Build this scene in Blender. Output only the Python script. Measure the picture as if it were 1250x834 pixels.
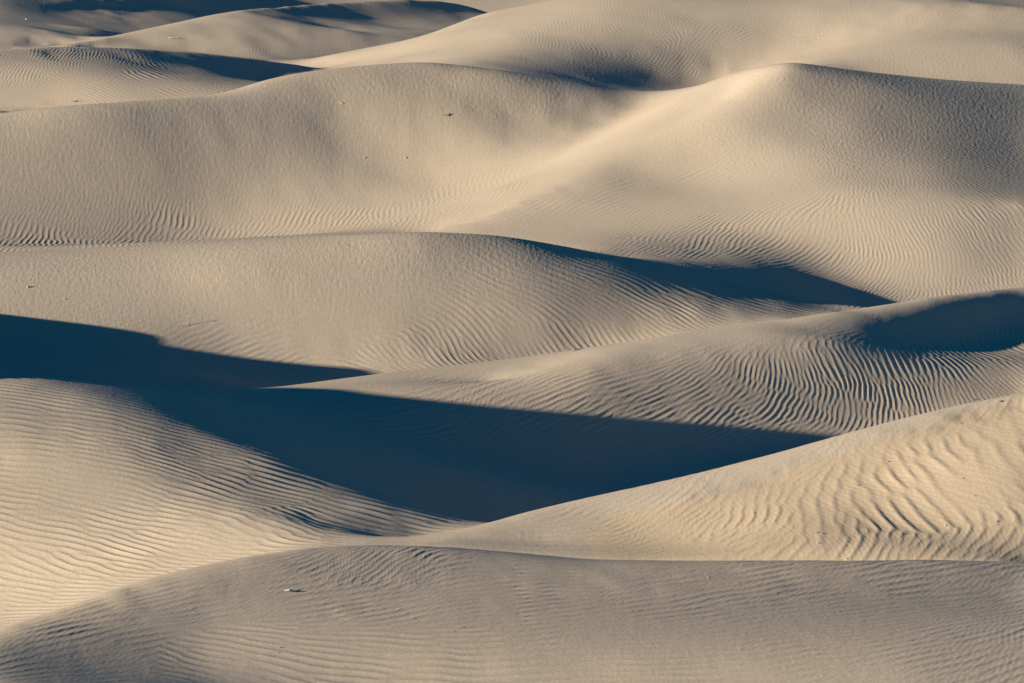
import bpy, bmesh, math, random
import numpy as np
from mathutils import Vector

# ------------------------------------------------------------------ camera, sky, sun, exposure
scene = bpy.context.scene
for o in list(bpy.data.objects):
    bpy.data.objects.remove(o)
PITCH = math.radians(10.0)
HFOV = math.radians(12.0)
FPX = 625 / math.tan(HFOV / 2)
EYE = 35.0
SUN_ELEV, SUN_TRAVEL = math.radians(12.0), math.radians(20.0)

cam_data = bpy.data.cameras.new("camera")
cam_data.angle = HFOV
cam_data.clip_start, cam_data.clip_end = 1.0, 20000.0
cam = bpy.data.objects.new("camera", cam_data)
scene.collection.objects.link(cam)
cam.location = (0, 0, EYE)
cam.rotation_euler = (math.pi / 2 - PITCH, 0, 0)
scene.camera = cam

world = bpy.data.worlds.new("World")
scene.world = world
world.use_nodes = True
wn, wl = world.node_tree.nodes, world.node_tree.links
wn.clear()
w_out = wn.new("ShaderNodeOutputWorld")
w_bg = wn.new("ShaderNodeBackground")
w_sky = wn.new("ShaderNodeTexSky")
w_tint = wn.new("ShaderNodeMix")
w_tint.data_type = 'RGBA'; w_tint.blend_type = 'MULTIPLY'
w_tint.inputs[0].default_value = 1.0
w_sky.sky_type = 'NISHITA'
w_sky.sun_disc = False
w_sky.sun_elevation = SUN_ELEV
w_sky.air_density = 1.0; w_sky.dust_density = 0.2; w_sky.ozone_density = 3.0
to_sun = Vector((-math.cos(SUN_TRAVEL) * math.cos(SUN_ELEV), -math.sin(SUN_TRAVEL) * math.cos(SUN_ELEV), math.sin(SUN_ELEV)))
w_sky.sun_rotation = math.atan2(to_sun.x, to_sun.y)
w_tint.inputs[7].default_value = (0.06, 0.50, 0.80, 1)
w_bg.inputs[1].default_value = 0.054
wl.new(w_sky.outputs[0], w_tint.inputs[6])
wl.new(w_tint.outputs[2], w_bg.inputs[0])
wl.new(w_bg.outputs[0], w_out.inputs[0])

sun_data = bpy.data.lights.new("sun", 'SUN')
sun_data.energy = 5.0
sun_data.angle = math.radians(0.53)
sun_data.color = (1.0, 0.86, 0.70)
sun = bpy.data.objects.new("sun", sun_data)
scene.collection.objects.link(sun)
sun.rotation_euler = to_sun.to_track_quat('Z', 'Y').to_euler()
sun.location = (-60, -40, 60)

scene.view_settings.view_transform = 'Standard'
scene.view_settings.look = 'None'
scene.view_settings.exposure = 0.95
scene.view_settings.gamma = 1.0
scene.view_settings.use_curve_mapping = False
scene.render.engine = 'CYCLES'
scene.cycles.max_bounces = 4
scene.cycles.diffuse_bounces = 1

# ------------------------------------------------------------------ dune relief
# heights of the dune field on a fan-shaped survey grid (bearing x distance), in units of one metre / 400,
# written as the change from one survey point to the next along and across the rows
GU0, GU1, GY0, GY1 = -0.235, 0.160, 112.0, 404.0
SURVEY_U = np.concatenate([np.linspace(-.235, -.12, 22)[:-1], np.linspace(-.12, .115, 125), np.linspace(.115, .16, 8)[1:]])
SURVEY_Y = np.concatenate([np.linspace(112, 376, 332), np.linspace(376, 404, 8)[1:]])
RELIEF = """
-344 125 124 123 123 122 120 118 116 114 110 108 103 98 94 87 82 74 67 59 51 43 13 12 10 10 9 7 7 6 4 4 3 2 1 0 -1 -2 -3 -3 -4 -5 -6 -6 -7 -8 -8 -9 -10 -10 -10 -12 -11 -12 -12 -13 -13 -13 -14 -13 -14 -14 -15 -14 -15 -15 -14 -15 -15 -15 -15 -14 -15 -15 -14 -15 -14 -15 -14 -14 -13 -14 -13 -14 -13 -13 -12 -13 -12 -12 -11 -12 -11 -11 -11 -10 -10 -10 -10 -9 -10 -8 -9 -9 -8 -8 -7 -8 -7 -7 -7 -6 -6 -6 -6 -6 -5 -5 -5 -5 -5 -4 -4 -4 -4 -4 -3 -3 -3 -3 -3 -3 -2 -3 -2 -2 -2 -2 -2 -2 -1 -1 -2 -1 -1 -1 -3 -2 -1 0 0 1 1
-56 0 1 1 1 0 2 2 2 2 3 2 3 3 3 3 3 3 2 3 2 2 0 0 1 0 1 0 0 0 1 0 0 0 0 0 0 0 0 -1 0 0 0 -1 0 0 -1 0 0 0 -1 1 -1 0 0 0 -1 0 0 -1 0 0 0 0 0 0 -1 1 0 0 0 -1 1 0 0 0 0 1 0 0 0 0 0 1 1 0 0 1 0 0 0 1 0 1 1 -1 1 0 1 0 1 0 1 1 0 1 0 1 0 0 1 0 0 1 1 0 0 1 0 1 1 0 0 1 0 1 0 0 0 1 0 1 0 1 0 0 0 1 0 1 0 -1 1 0 1 0 1 1 0 0 1 0 0
-57 0 1 1 1 2 1 1 2 3 2 3 2 4 2 4 3 3 3 3 2 1 1 1 0 1 -1 1 1 0 0 0 -1 0 0 0 0 0 0 0 0 -1 0 0 0 -1 0 0 0 -1 0 -1 0 0 -1 0 0 0 0 -1 0 0 0 -1 0 1 0 -1 0 0 0 1 -1 1 -1 1 0 0 0 1 0 1 0 0 0 0 1 0 0 1 0 1 0 0 1 1 0 1 0 0 1 0 1 0 1 0 0 1 1 1 0 0 1 0 0 2 0 0 1 0 0 1 1 -1 1 1 0 0 1 0 1 0 0 0 1 0 1 -1 1 0 0 1 1 0 -1 1 1 0 1 1 0 0 0
-59 1 1 0 1 1 2 2 2 2 3 2 4 3 4 3 3 4 3 2 3 2 0 1 1 0 0 1 -1 0 0 0 1 0 0 0 -1 0 0 0 -1 0 0 -1 -1 1 -1 -1 0 0 -1 0 0 -1 0 -1 1 -1 -1 1 -1 0 0 0 0 -1 0 0 0 1 0 -1 1 -1 1 0 0 1 0 0 0 0 1 0 0 1 0 1 1 0 0 0 1 1 -1 1 0 1 1 1 0 1 -1 2 0 0 1 0 1 0 1 1 0 1 0 0 1 0 1 0 1 0 0 2 0 0 0 1 0 0 1 0 1 0 0 1 0 1 0 0 1 0 0 0 1 -1 1 1 1 0 0 1 1
-60 0 0 2 0 2 1 2 2 2 3 3 4 3 4 4 3 4 4 3 3 2 1 0 0 1 1 -1 1 0 0 0 0 0 -1 0 0 -1 0 -1 0 0 -1 0 -1 -1 0 0 -1 -1 0 0 -1 0 -1 0 -1 0 0 -1 1 -1 0 0 0 -1 0 0 1 -1 0 1 -1 1 0 0 0 0 1 0 0 1 -1 1 1 0 0 1 0 1 1 0 1 0 1 0 1 0 0 1 1 0 1 0 1 1 0 1 0 1 0 1 1 0 1 0 1 0 0 1 1 0 1 -1 1 0 1 1 0 1 -1 1 0 1 0 0 1 0 0 1 0 0 0 1 0 1 0 1 0 1 1 0 0
-64 2 0 0 2 1 1 2 2 3 2 4 3 4 4 5 5 4 4 3 3 3 1 0 1 0 0 1 0 0 0 0 -1 0 0 -1 0 0 -1 0 -1 -1 -1 0 -1 0 -1 -1 -1 0 0 -2 0 -1 0 0 -1 0 0 0 -2 0 0 0 0 0 0 0 -1 1 0 0 0 0 0 1 0 0 0 1 0 0 2 0 0 1 0 0 1 0 1 1 0 0 1 1 1 0 1 0 1 1 1 0 0 1 1 0 1 0 1 0 1 0 1 1 0 1 1 0 0 1 0 1 0 1 0 0 1 0 1 0 0 1 0 1 -1 1 1 0 -1 1 0 1 0 0 1 0 1 0 1 0 1
-65 0 0 1 1 1 1 2 2 2 4 3 4 5 4 5 5 4 5 5 4 2 1 1 0 0 1 0 -1 1 0 -1 0 -1 0 -1 0 -1 -1 -1 0 -1 0 -2 0 -1 -1 0 -1 -1 -1 0 -1 0 -1 -1 0 -1 0 -1 1 -1 0 0 -1 1 0 0 0 -1 1 -1 1 0 1 0 0 1 0 0 1 0 0 1 0 1 1 0 1 1 0 0 1 1 1 0 0 2 0 1 0 0 1 1 1 1 0 1 0 1 1 1 0 1 0 0 1 1 0 1 0 1 0 1 1 -1 1 1 0 0 1 0 1 -1 1 0 1 0 0 0 1 1 0 -1 1 0 1 1 0 1 0 1 0
-69 0 2 0 0 1 2 1 3 2 3 4 4 4 6 5 6 6 5 5 4 4 0 1 1 0 0 0 1 -1 0 0 -1 0 -1 -1 -1 -1 -1 -1 -1 -1 -1 -1 -1 -1 0 -2 0 -1 -1 -1 0 -1 -1 0 -1 0 -1 0 -1 1 -1 -1 1 0 -1 0 1 0 0 1 0 0 0 0 1 0 1 0 1 1 0 0 1 1 0 1 0 1 1 1 0 1 0 2 0 0 2 0 1 1 1 0 1 0 1 1 1 1 0 0 1 0 1 1 0 1 0 1 1 0 1 0 0 1 1 -1 1 1 0 0 0 1 1 0 0 0 1 0 0 0 0 1 0 0 1 1 1 0 0 1 0
-71 0 0 1 0 1 1 2 1 3 3 3 5 5 6 6 6 7 7 5 5 3 1 1 0 1 0 1 -1 0 -1 -1 0 -1 -1 -1 -1 -1 -1 -1 -2 -1 -1 -1 -1 -1 -1 -1 -1 -1 -1 0 -2 0 0 -1 0 -1 -1 0 0 -1 0 1 -1 0 1 0 -1 1 0 0 0 1 0 1 0 1 0 1 0 1 0 2 0 0 2 0 1 0 1 1 1 1 1 0 1 1 0 1 1 1 0 1 1 1 1 0 0 1 1 1 0 1 1 1 0 0 1 1 0 0 1 0 1 1 0 1 0 0 0 1 1 0 -1 1 0 1 0 0 1 0 0 0 0 1 0 1 0 1 1 0 0
-74 0 0 1 1 -1 1 1 2 2 3 5 4 6 5 7 7 7 7 7 5 5 1 1 1 0 0 0 0 -1 -1 0 -1 -2 -1 -1 -2 -1 -1 -2 -1 -1 -2 0 -2 -1 -2 0 -2 0 -1 -1 0 -1 -1 0 -1 0 0 0 -1 0 0 0 0 0 0 0 1 -1 1 0 1 0 1 0 1 0 1 1 0 1 1 0 2 0 0 2 1 1 0 1 1 0 1 1 1 1 1 1 0 1 1 1 0 1 1 1 1 0 1 0 1 1 0 1 1 1 0 0 1 1 0 1 0 0 0 1 0 1 0 1 -1 1 1 -1 1 0 0 1 0 0 1 0 0 0 1 0 1 0 0 1 1
-76 0 0 0 0 1 0 0 2 2 3 2 5 5 7 7 9 8 8 8 6 5 2 0 1 0 1 -1 -1 -1 -1 -1 -2 -1 -2 -2 -1 -2 -2 -1 -1 -2 -1 -2 0 -2 0 -2 0 -1 0 -1 -1 -1 0 -1 0 -1 1 -1 1 0 0 -1 0 0 1 0 0 1 0 1 1 0 1 0 1 1 1 0 2 0 1 1 0 2 1 0 1 1 1 1 1 1 1 1 1 0 1 1 1 1 0 1 1 1 0 1 1 1 0 1 1 1 0 0 1 0 1 1 0 0 1 0 1 1 0 0 1 0 0 0 1 0 0 1 0 0 0 0 0 0 1 0 0 0 1 0 1 0 1 0 1
-76 -1 0 -1 -1 0 0 1 0 2 2 4 4 6 6 8 7 10 8 9 8 5 1 2 0 1 0 -1 -1 -1 -1 -3 -2 -2 -2 -1 -3 -1 -1 -2 -2 0 -1 -1 -1 -1 -1 -1 0 -1 -1 -1 0 0 -1 0 0 0 -1 0 0 0 0 0 1 1 -1 1 1 0 1 0 1 1 0 2 0 1 0 2 0 1 2 0 1 1 1 1 1 1 1 1 1 1 0 1 1 2 0 1 1 1 1 1 1 0 1 1 0 1 1 1 0 0 2 0 1 0 1 0 1 0 0 1 0 0 1 0 0 0 2 0 0 0 0 0 0 1 0 0 0 1 -1 0 1 0 0 1 0 1 0 0 1
-77 0 -2 0 0 -1 -1 0 0 1 1 3 4 5 7 8 9 9 10 8 8 7 1 1 1 1 -1 -1 -1 -3 -3 -2 -2 -3 -2 -2 -1 -1 -2 0 -1 -1 -1 -1 -1 0 0 0 -1 -1 0 0 -1 0 0 0 -1 0 0 1 0 0 0 1 0 0 1 1 0 1 0 2 0 1 1 1 1 1 1 1 1 1 1 1 2 0 1 1 1 1 1 1 1 1 1 1 1 0 2 0 1 1 1 0 1 1 1 0 2 0 1 0 1 1 0 1 0 1 0 0 1 1 0 1 0 0 1 0 0 0 0 0 0 1 0 0 0 0 0 0 1 -1 0 1 -1 1 0 0 1 1 0 1 -1
-75 -2 -1 -1 -1 -1 -1 -1 -1 -1 2 1 3 4 7 8 10 10 10 10 7 5 1 0 0 -1 -1 -2 -3 -3 -2 -3 -1 -1 -1 -1 -1 -1 0 -1 0 0 0 1 0 0 -1 0 0 0 0 0 0 -1 0 0 1 0 0 0 0 0 1 1 1 0 1 1 1 1 1 0 1 2 1 0 2 1 2 0 1 2 0 2 0 2 1 1 1 1 1 0 1 1 2 0 1 1 1 1 1 0 1 1 1 0 1 1 0 1 0 1 1 0 1 0 1 0 1 1 -1 1 1 -1 1 0 0 0 1 0 0 0 0 0 0 0 1 -1 0 1 -1 0 1 -1 1 -1 0 1 0 0 1 0 1
-71 -2 -2 -2 -2 -1 -2 -2 -1 -1 -1 0 2 5 5 8 10 10 12 10 8 3 1 0 -2 -2 -3 -3 -3 -2 -3 0 -2 -1 -1 0 1 0 0 1 1 0 1 0 1 0 1 0 0 0 0 0 0 0 0 0 0 0 1 0 1 1 1 0 1 1 1 1 1 1 2 1 1 1 1 2 1 1 1 1 2 0 2 1 1 1 1 1 1 1 1 1 1 1 0 2 0 1 0 2 0 1 0 1 0 2 0 1 0 1 0 1 0 1 0 1 0 1 0 0 1 0 0 1 -1 1 0 0 0 0 0 0 0 0 0 0 -1 1 0 -1 0 0 0 0 0 0 1 0 0 1 0 0 1
-67 -2 -2 -3 -1 -3 -2 -2 -3 -2 -2 0 0 2 6 7 10 13 11 12 9 4 0 0 0 -3 -2 -4 -4 -3 -2 -2 -1 -1 1 0 0 0 2 0 1 1 1 1 1 1 0 1 0 0 -1 0 0 1 0 0 1 1 0 1 1 1 1 1 1 2 1 1 1 2 0 2 2 1 1 1 1 1 2 1 1 2 0 1 2 0 1 2 0 1 1 1 1 1 1 0 1 1 0 0 1 1 1 0 1 0 1 0 1 0 1 0 0 1 0 0 1 0 0 1 0 0 0 0 1 0 -1 1 0 0 -1 0 1 -1 0 0 0 -1 0 0 0 0 -1 0 0 0 0 0 1 0 1 0 0
-58 -3 -3 -3 -2 -3 -2 -4 -3 -4 -4 -3 -1 1 3 8 10 13 14 13 11 8 1 0 -1 0 -3 -1 -2 -2 -2 -3 -2 -1 -1 -1 -1 0 -1 1 0 1 2 1 1 1 1 0 0 0 0 0 0 0 1 1 1 1 2 1 2 1 2 1 2 1 2 1 1 2 1 2 1 1 2 1 2 1 0 2 1 0 2 1 0 2 1 0 1 0 1 1 0 0 1 1 1 0 1 0 1 -1 1 1 0 0 0 0 0 1 0 1 0 0 1 0 0 0 1 -1 0 1 0 0 0 0 0 0 -1 0 0 0 -1 0 -1 0 -1 0 -1 0 0 0 0 0 -1 0 0 1 0 0 0 1 0
-49 -3 -4 -3 -3 -2 -3 -4 -4 -5 -4 -5 -4 -2 2 7 11 12 15 15 15 11 4 1 2 0 0 -3 -2 -2 -2 -2 -2 -2 -3 -1 -2 -2 -1 -1 0 0 -1 2 0 0 1 0 0 1 1 1 2 1 2 1 2 2 2 2 1 3 1 2 1 2 1 1 3 0 3 0 1 2 1 2 0 2 1 1 1 1 1 0 1 0 1 0 1 1 0 0 1 1 -1 0 1 0 0 1 -1 1 0 0 0 0 0 1 0 0 0 0 1 -1 0 1 -1 1 -1 1 0 -1 1 0 0 -1 1 -1 0 0 0 -1 0 -1 0 -1 -1 -1 0 -1 -1 0 -1 0 0 0 0 0 1 1 0 0 0
-38 -4 -3 -3 -4 -2 -4 -3 -4 -5 -6 -7 -6 -5 0 5 10 14 14 15 16 16 3 5 2 1 2 1 -1 0 -2 -1 -1 -2 -2 -2 -2 -2 -2 -1 -3 -2 -1 -3 0 1 0 2 2 1 1 2 1 3 2 3 2 3 2 3 2 2 1 2 1 1 2 1 1 2 0 2 2 1 1 1 1 0 2 0 1 0 0 1 1 0 0 0 0 0 0 1 -1 0 1 0 -1 0 1 -1 1 -1 0 0 -1 0 0 0 0 -1 1 0 -1 1 0 -1 1 -1 0 0 0 0 -1 0 0 0 0 0 0 0 -1 0 -2 -1 -1 -1 0 -1 -1 -1 0 -2 1 -1 0 0 0 1 0 0 0 0 0
-24 -2 -4 -4 -3 -3 -2 -3 -5 -4 -7 -6 -8 -8 -5 4 9 9 11 11 13 15 6 4 4 6 4 6 3 0 2 0 0 1 0 -1 -1 0 0 -2 0 -1 -2 -1 -1 -2 -1 -1 1 2 3 3 4 3 4 2 3 1 2 2 3 0 2 1 1 1 1 1 1 1 2 1 0 1 1 1 1 0 -1 0 0 0 0 0 0 0 -1 0 0 -1 0 -1 0 -1 0 0 -1 1 -1 0 -1 0 -2 -1 0 0 -1 -1 -1 1 -1 -1 1 -1 -1 0 -1 0 0 -1 0 0 0 -1 0 0 0 0 0 -1 -1 -1 0 -1 -2 -1 -1 -1 -1 -1 -2 0 -1 0 0 0 1 0 1 0 0 -1 0
-9 -4 -3 -3 -4 -2 -3 -2 -3 -4 -4 -5 -7 -8 -8 2 4 3 3 4 4 8 3 6 7 7 8 7 9 7 5 3 3 2 2 2 1 1 0 1 -1 0 0 0 -1 0 0 1 0 1 2 3 4 3 3 4 1 2 2 2 0 2 1 1 2 2 0 1 1 1 1 0 1 0 1 0 1 -1 0 -1 -2 0 0 0 0 0 -1 -1 -2 -1 -1 -2 -1 0 -1 -1 1 -1 0 -1 -1 -1 0 -2 -1 -2 -1 -1 0 -1 -1 0 -1 0 0 -1 -1 -1 0 -1 -1 -1 -1 0 0 0 -1 0 0 -1 0 -1 -2 -1 0 -1 -1 -1 -1 -1 -1 -1 -1 0 -1 0 0 1 0 -1 -1 1 -1
5 -3 -2 -3 -3 -3 -2 -2 -2 -2 -3 -2 -2 -1 0 -9 -9 -7 -6 -4 -1 3 4 4 6 8 9 8 8 10 8 8 5 4 2 3 3 3 1 1 2 -1 1 0 0 1 1 1 2 2 2 3 3 3 2 3 3 4 1 1 2 1 2 1 0 0 1 1 -1 0 -1 2 1 2 0 1 0 0 -2 -1 0 -1 1 1 -1 -2 -1 -1 -2 -1 -2 -1 -1 -2 0 0 0 -1 0 -1 -1 -2 -2 -1 -2 -1 0 -2 0 -1 0 -1 -1 -1 -2 -1 -1 -1 -2 -1 -1 0 -1 -1 -1 -1 0 -1 -1 0 -1 -1 0 0 -1 -1 0 -1 -1 0 0 -1 -1 -1 0 -1 -1 -2 -1 0 1 -1 -1
23 -2 -3 -4 -2 -3 0 -2 -1 -1 0 -1 1 1 -3 -12 -15 -15 -13 -11 -6 0 2 4 5 5 7 11 12 9 8 6 6 4 5 3 4 2 4 2 2 3 1 2 2 1 2 1 2 2 2 1 1 1 2 1 2 1 2 1 1 2 1 2 1 1 0 1 1 1 0 -1 -1 -2 0 -2 -1 1 1 1 0 0 -2 -2 -1 0 0 0 0 0 0 0 -1 0 -2 -2 -2 -1 -2 -1 -1 0 0 0 0 -1 -1 -1 -1 -2 -1 -1 -2 -1 -1 -1 0 -1 -1 -1 -1 -1 -1 0 -2 0 -1 -1 0 -1 0 0 0 -1 1 0 -1 0 0 0 -1 0 0 -1 0 -1 -3 -1 -1 0 -1 -1 0
37 -3 -2 -1 -3 -2 -2 0 -1 -1 0 0 -1 -2 -7 -11 -18 -17 -16 -14 -10 -3 1 1 5 6 7 7 6 7 5 9 10 8 6 4 4 4 3 5 3 4 3 3 2 2 2 2 1 1 0 0 -1 0 0 1 0 1 2 1 2 1 0 0 1 0 1 1 0 0 0 -1 -1 0 -2 0 -1 0 0 1 0 0 -1 0 -1 -1 0 0 1 0 0 0 0 -1 -1 -1 -2 -1 -2 0 0 -1 0 -1 0 0 -1 0 -2 -1 -1 -2 0 -1 -1 0 -1 -1 0 -1 0 -1 0 -1 0 -1 -1 0 -1 0 0 0 0 0 0 0 0 1 0 -1 1 0 -1 1 -1 0 -2 -1 -2 -1 0 0 -1
50 -1 -2 -2 -2 -3 0 -2 0 0 -1 -2 -2 -6 -8 -14 -17 -18 -19 -15 -13 -9 -2 -1 -1 0 3 6 11 14 18 10 6 11 13 9 6 4 4 4 4 1 0 0 4 2 1 1 -1 -1 -1 -2 0 0 -1 0 1 -1 -1 0 -1 0 1 1 2 1 0 -1 1 -1 0 0 0 -1 0 -1 0 -1 0 -1 0 0 0 -1 0 1 0 -1 0 0 -1 0 0 -1 0 0 -1 -1 0 -2 -1 0 -1 1 -1 0 -1 -1 0 0 -1 -1 -1 -1 0 -1 -1 0 0 0 0 -1 -1 0 0 -1 -1 -1 0 0 -1 1 0 1 0 0 1 0 1 0 0 0 1 -1 -1 1 -1 -1 0 -1 -1 -1 0
65 -2 -2 -2 -2 -1 -2 -1 -1 -2 -2 -3 -6 -6 -12 -14 -16 -20 -18 -17 -14 -10 -2 -1 -1 1 0 1 3 4 8 15 17 12 10 10 12 9 6 2 4 8 5 2 -3 2 1 0 1 0 -1 1 0 -1 -1 -2 -2 -1 -1 -1 -1 -1 0 0 -2 0 1 0 -1 0 0 0 0 1 0 0 0 0 0 -1 -1 0 0 -1 0 0 -1 1 -1 -1 0 -1 0 0 -1 -1 0 -1 0 0 -1 0 -1 -1 0 -2 0 0 -1 -1 -1 0 -1 -1 0 -1 0 0 -1 -1 -1 0 0 -1 -1 0 0 -1 -1 0 1 0 0 1 0 1 0 1 0 1 0 1 0 0 1 -1 1 1 0 0 -1 -1 -1
73 -1 -2 -1 -1 -2 -3 -1 -2 -2 -3 -4 -6 -10 -12 -15 -18 -18 -19 -17 -13 -9 -2 -1 -1 -1 0 0 0 1 0 3 6 11 13 18 15 14 11 12 11 4 3 2 6 2 3 3 2 0 0 -2 -2 -2 -1 -3 -2 -1 -2 -1 -1 -1 -2 -2 -1 0 -2 -1 -1 1 0 0 -1 -1 1 1 0 -1 0 0 0 -1 0 0 -1 -2 0 0 0 0 0 -1 -1 0 0 -1 0 -1 -1 -1 0 -1 -1 -1 -1 0 -1 -1 -1 -1 -1 0 -1 -1 -1 0 -1 -2 -1 0 0 -1 -1 0 -1 -1 0 0 0 0 -1 0 1 -1 1 1 0 0 1 0 1 0 1 1 0 1 2 1 1 0 -1 -1 0
82 -2 -1 -2 -2 -2 -2 -2 -2 -3 -4 -6 -7 -11 -12 -16 -18 -19 -18 -17 -14 -10 -2 -2 -2 -1 -1 0 0 0 2 1 3 4 6 8 10 16 19 19 12 9 3 8 6 7 5 2 3 5 1 1 -2 -3 -1 -2 -1 -2 -2 -3 -3 -2 -1 -2 -2 -3 0 -2 -1 -1 -1 -1 0 1 0 -1 0 1 -1 -1 -1 0 0 1 -1 0 0 -1 -2 0 0 1 0 -1 -2 1 -1 0 -1 -1 0 -1 0 -1 -1 -1 -1 0 -1 -1 -1 -2 0 -1 -1 -1 -2 0 0 -1 -2 0 -1 -1 -1 0 -1 0 -1 -1 0 -1 0 0 0 0 0 0 0 1 0 1 0 0 1 1 2 3 2 -1 0 0 -1
87 -2 -1 -1 -1 -2 -3 -3 -3 -4 -5 -5 -9 -10 -14 -17 -18 -19 -20 -17 -16 -10 -3 -3 -1 -1 -1 0 0 2 1 3 2 3 3 4 5 6 8 8 11 15 20 15 13 7 4 6 5 3 5 1 1 0 -1 2 -2 -1 0 -1 -1 -3 -2 -2 -2 -2 -4 0 -1 -3 -2 -1 -2 -3 -2 0 0 -1 -1 1 0 -1 0 -2 0 1 -1 0 1 -1 -2 -1 0 0 1 -2 0 1 0 1 -2 0 0 0 -1 0 -1 -1 -1 -1 0 -1 -2 0 -2 -1 0 -1 -2 -1 0 -2 -1 -1 -1 -1 -1 -1 -1 -1 -1 0 -1 0 -1 -1 1 -1 -1 0 0 0 0 1 0 0 3 3 2 1 0 0 0
90 -2 -2 -2 -2 -1 -3 -2 -4 -4 -4 -8 -8 -11 -14 -16 -19 -21 -19 -20 -16 -12 -4 -2 -2 -2 -1 0 1 1 2 2 2 3 2 2 4 3 4 5 7 9 13 12 10 10 11 10 9 8 7 6 5 6 2 1 2 -1 -1 0 -1 1 -1 -1 1 -2 -2 -3 -4 -3 -1 -3 -1 -1 -3 -3 -3 -1 0 0 0 0 -2 0 0 -1 0 -1 -1 0 2 1 -1 0 -1 1 0 -1 0 0 0 0 0 -2 0 -1 0 -2 1 1 -1 -1 -1 -1 -1 -2 -1 -1 -1 -1 -2 -1 -1 -2 -1 -2 -1 -2 -1 0 -1 -1 -2 -1 -2 0 -2 -1 0 -1 -1 -1 1 0 0 1 3 1 3 3 1 0 0
89 -2 -2 -2 -1 -3 -2 -4 -3 -3 -6 -6 -8 -11 -13 -18 -19 -21 -22 -20 -18 -14 -4 -3 -2 -2 -1 -1 0 0 1 1 2 1 3 2 2 3 2 4 4 6 6 7 9 12 12 12 10 10 8 11 8 7 8 7 4 4 2 1 -1 -2 -2 -1 -2 0 1 -1 -1 -1 -2 2 0 -2 -3 -3 -1 0 -2 -2 -1 -1 -1 -2 -1 -1 2 1 0 -1 -2 -2 1 0 1 -1 2 1 -1 -2 -1 1 1 1 0 -1 -1 1 -1 -2 -1 0 0 -2 -2 -1 -1 -1 -2 -1 -2 -2 -1 -2 -1 -2 -1 -1 -1 -3 -1 -3 -1 -2 -1 -2 -2 -1 -2 -1 -1 0 -1 0 2 0 3 3 1 1 1 1 -1
86 -2 -3 -2 -3 -2 -2 -4 -3 -5 -4 -5 -8 -9 -14 -16 -21 -22 -23 -22 -19 -17 -3 -5 -3 -2 -2 -1 -1 0 0 1 1 1 1 2 2 1 4 2 4 3 5 6 6 6 7 8 8 9 11 9 11 12 9 8 6 5 5 3 5 4 3 2 1 -1 3 3 2 0 -1 -4 -2 -2 1 0 -2 -2 -1 -2 -2 -1 -2 0 1 0 -3 -2 -1 -1 -1 -1 -1 0 2 5 0 -2 0 0 1 0 -2 -1 -1 0 0 1 0 1 1 1 1 0 1 -2 -2 -1 -1 -2 0 -2 -2 -1 -1 0 -2 -2 -2 -2 -3 -2 -2 -2 -1 -3 -1 -2 -2 -2 -1 -2 0 1 0 1 2 1 0 0 0 -1 -2
81 -4 -2 -3 -3 -2 -4 -2 -5 -3 -5 -4 -6 -8 -12 -17 -20 -23 -24 -23 -21 -18 -5 -3 -4 -3 -2 -1 -1 0 0 0 1 1 1 1 1 2 1 3 2 4 3 4 4 6 6 5 7 7 7 7 8 6 8 6 10 10 9 10 8 6 3 5 4 4 1 1 1 2 1 1 2 1 -1 -1 0 -2 -1 -2 -1 -2 0 -1 -4 -2 0 0 1 0 -1 0 1 0 0 -5 -3 0 2 2 0 -1 1 3 3 1 1 -2 0 0 0 0 0 2 1 0 0 0 1 -1 -2 2 0 0 -1 -1 -2 -2 -2 -1 -2 -2 -2 -2 -2 -2 -3 -2 -2 -3 -2 0 -1 0 0 0 0 -1 -2 -2 -3 -3 -1
74 -4 -4 -3 -3 -5 -2 -4 -4 -4 -4 -4 -4 -6 -10 -15 -20 -23 -23 -24 -23 -18 -6 -5 -3 -3 -1 -2 0 -1 0 1 0 1 1 0 2 1 1 2 2 2 2 4 3 3 4 5 5 5 5 6 5 6 6 7 7 8 9 9 10 9 7 2 4 6 4 3 3 3 3 5 3 2 1 1 1 1 1 0 -1 0 -2 -2 1 0 -3 -2 -2 -2 0 -1 -4 -2 -3 1 2 3 0 0 2 -1 0 0 -1 1 2 1 -1 0 2 3 3 1 1 6 4 2 0 0 1 -1 1 -2 -2 -1 0 0 0 -1 -1 -1 -1 -2 -3 -2 -3 -3 -3 -1 -1 -2 0 -1 -1 -1 -4 -5 -6 -5 -3 -4 -3
64 -4 -5 -5 -5 -4 -4 -5 -4 -5 -3 -4 -3 -3 -6 -15 -19 -19 -20 -21 -21 -21 -6 -5 -3 -2 -2 0 0 0 0 0 0 -1 0 1 -1 1 1 0 1 1 2 1 3 3 2 3 4 3 4 4 5 5 4 6 5 6 5 6 5 6 9 9 7 4 3 3 5 4 5 3 1 3 4 3 2 0 -1 0 1 0 0 1 -1 -1 -1 -2 -2 -1 -1 0 0 0 0 1 0 0 0 2 1 2 1 0 2 2 1 3 4 4 3 0 0 2 2 0 1 2 2 3 2 1 1 4 2 2 0 1 -1 1 0 -1 -2 0 -1 -2 0 -1 -1 -2 -3 -1 -2 -2 -2 -2 -10 -9 -8 -8 -7 -4 -5
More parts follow.
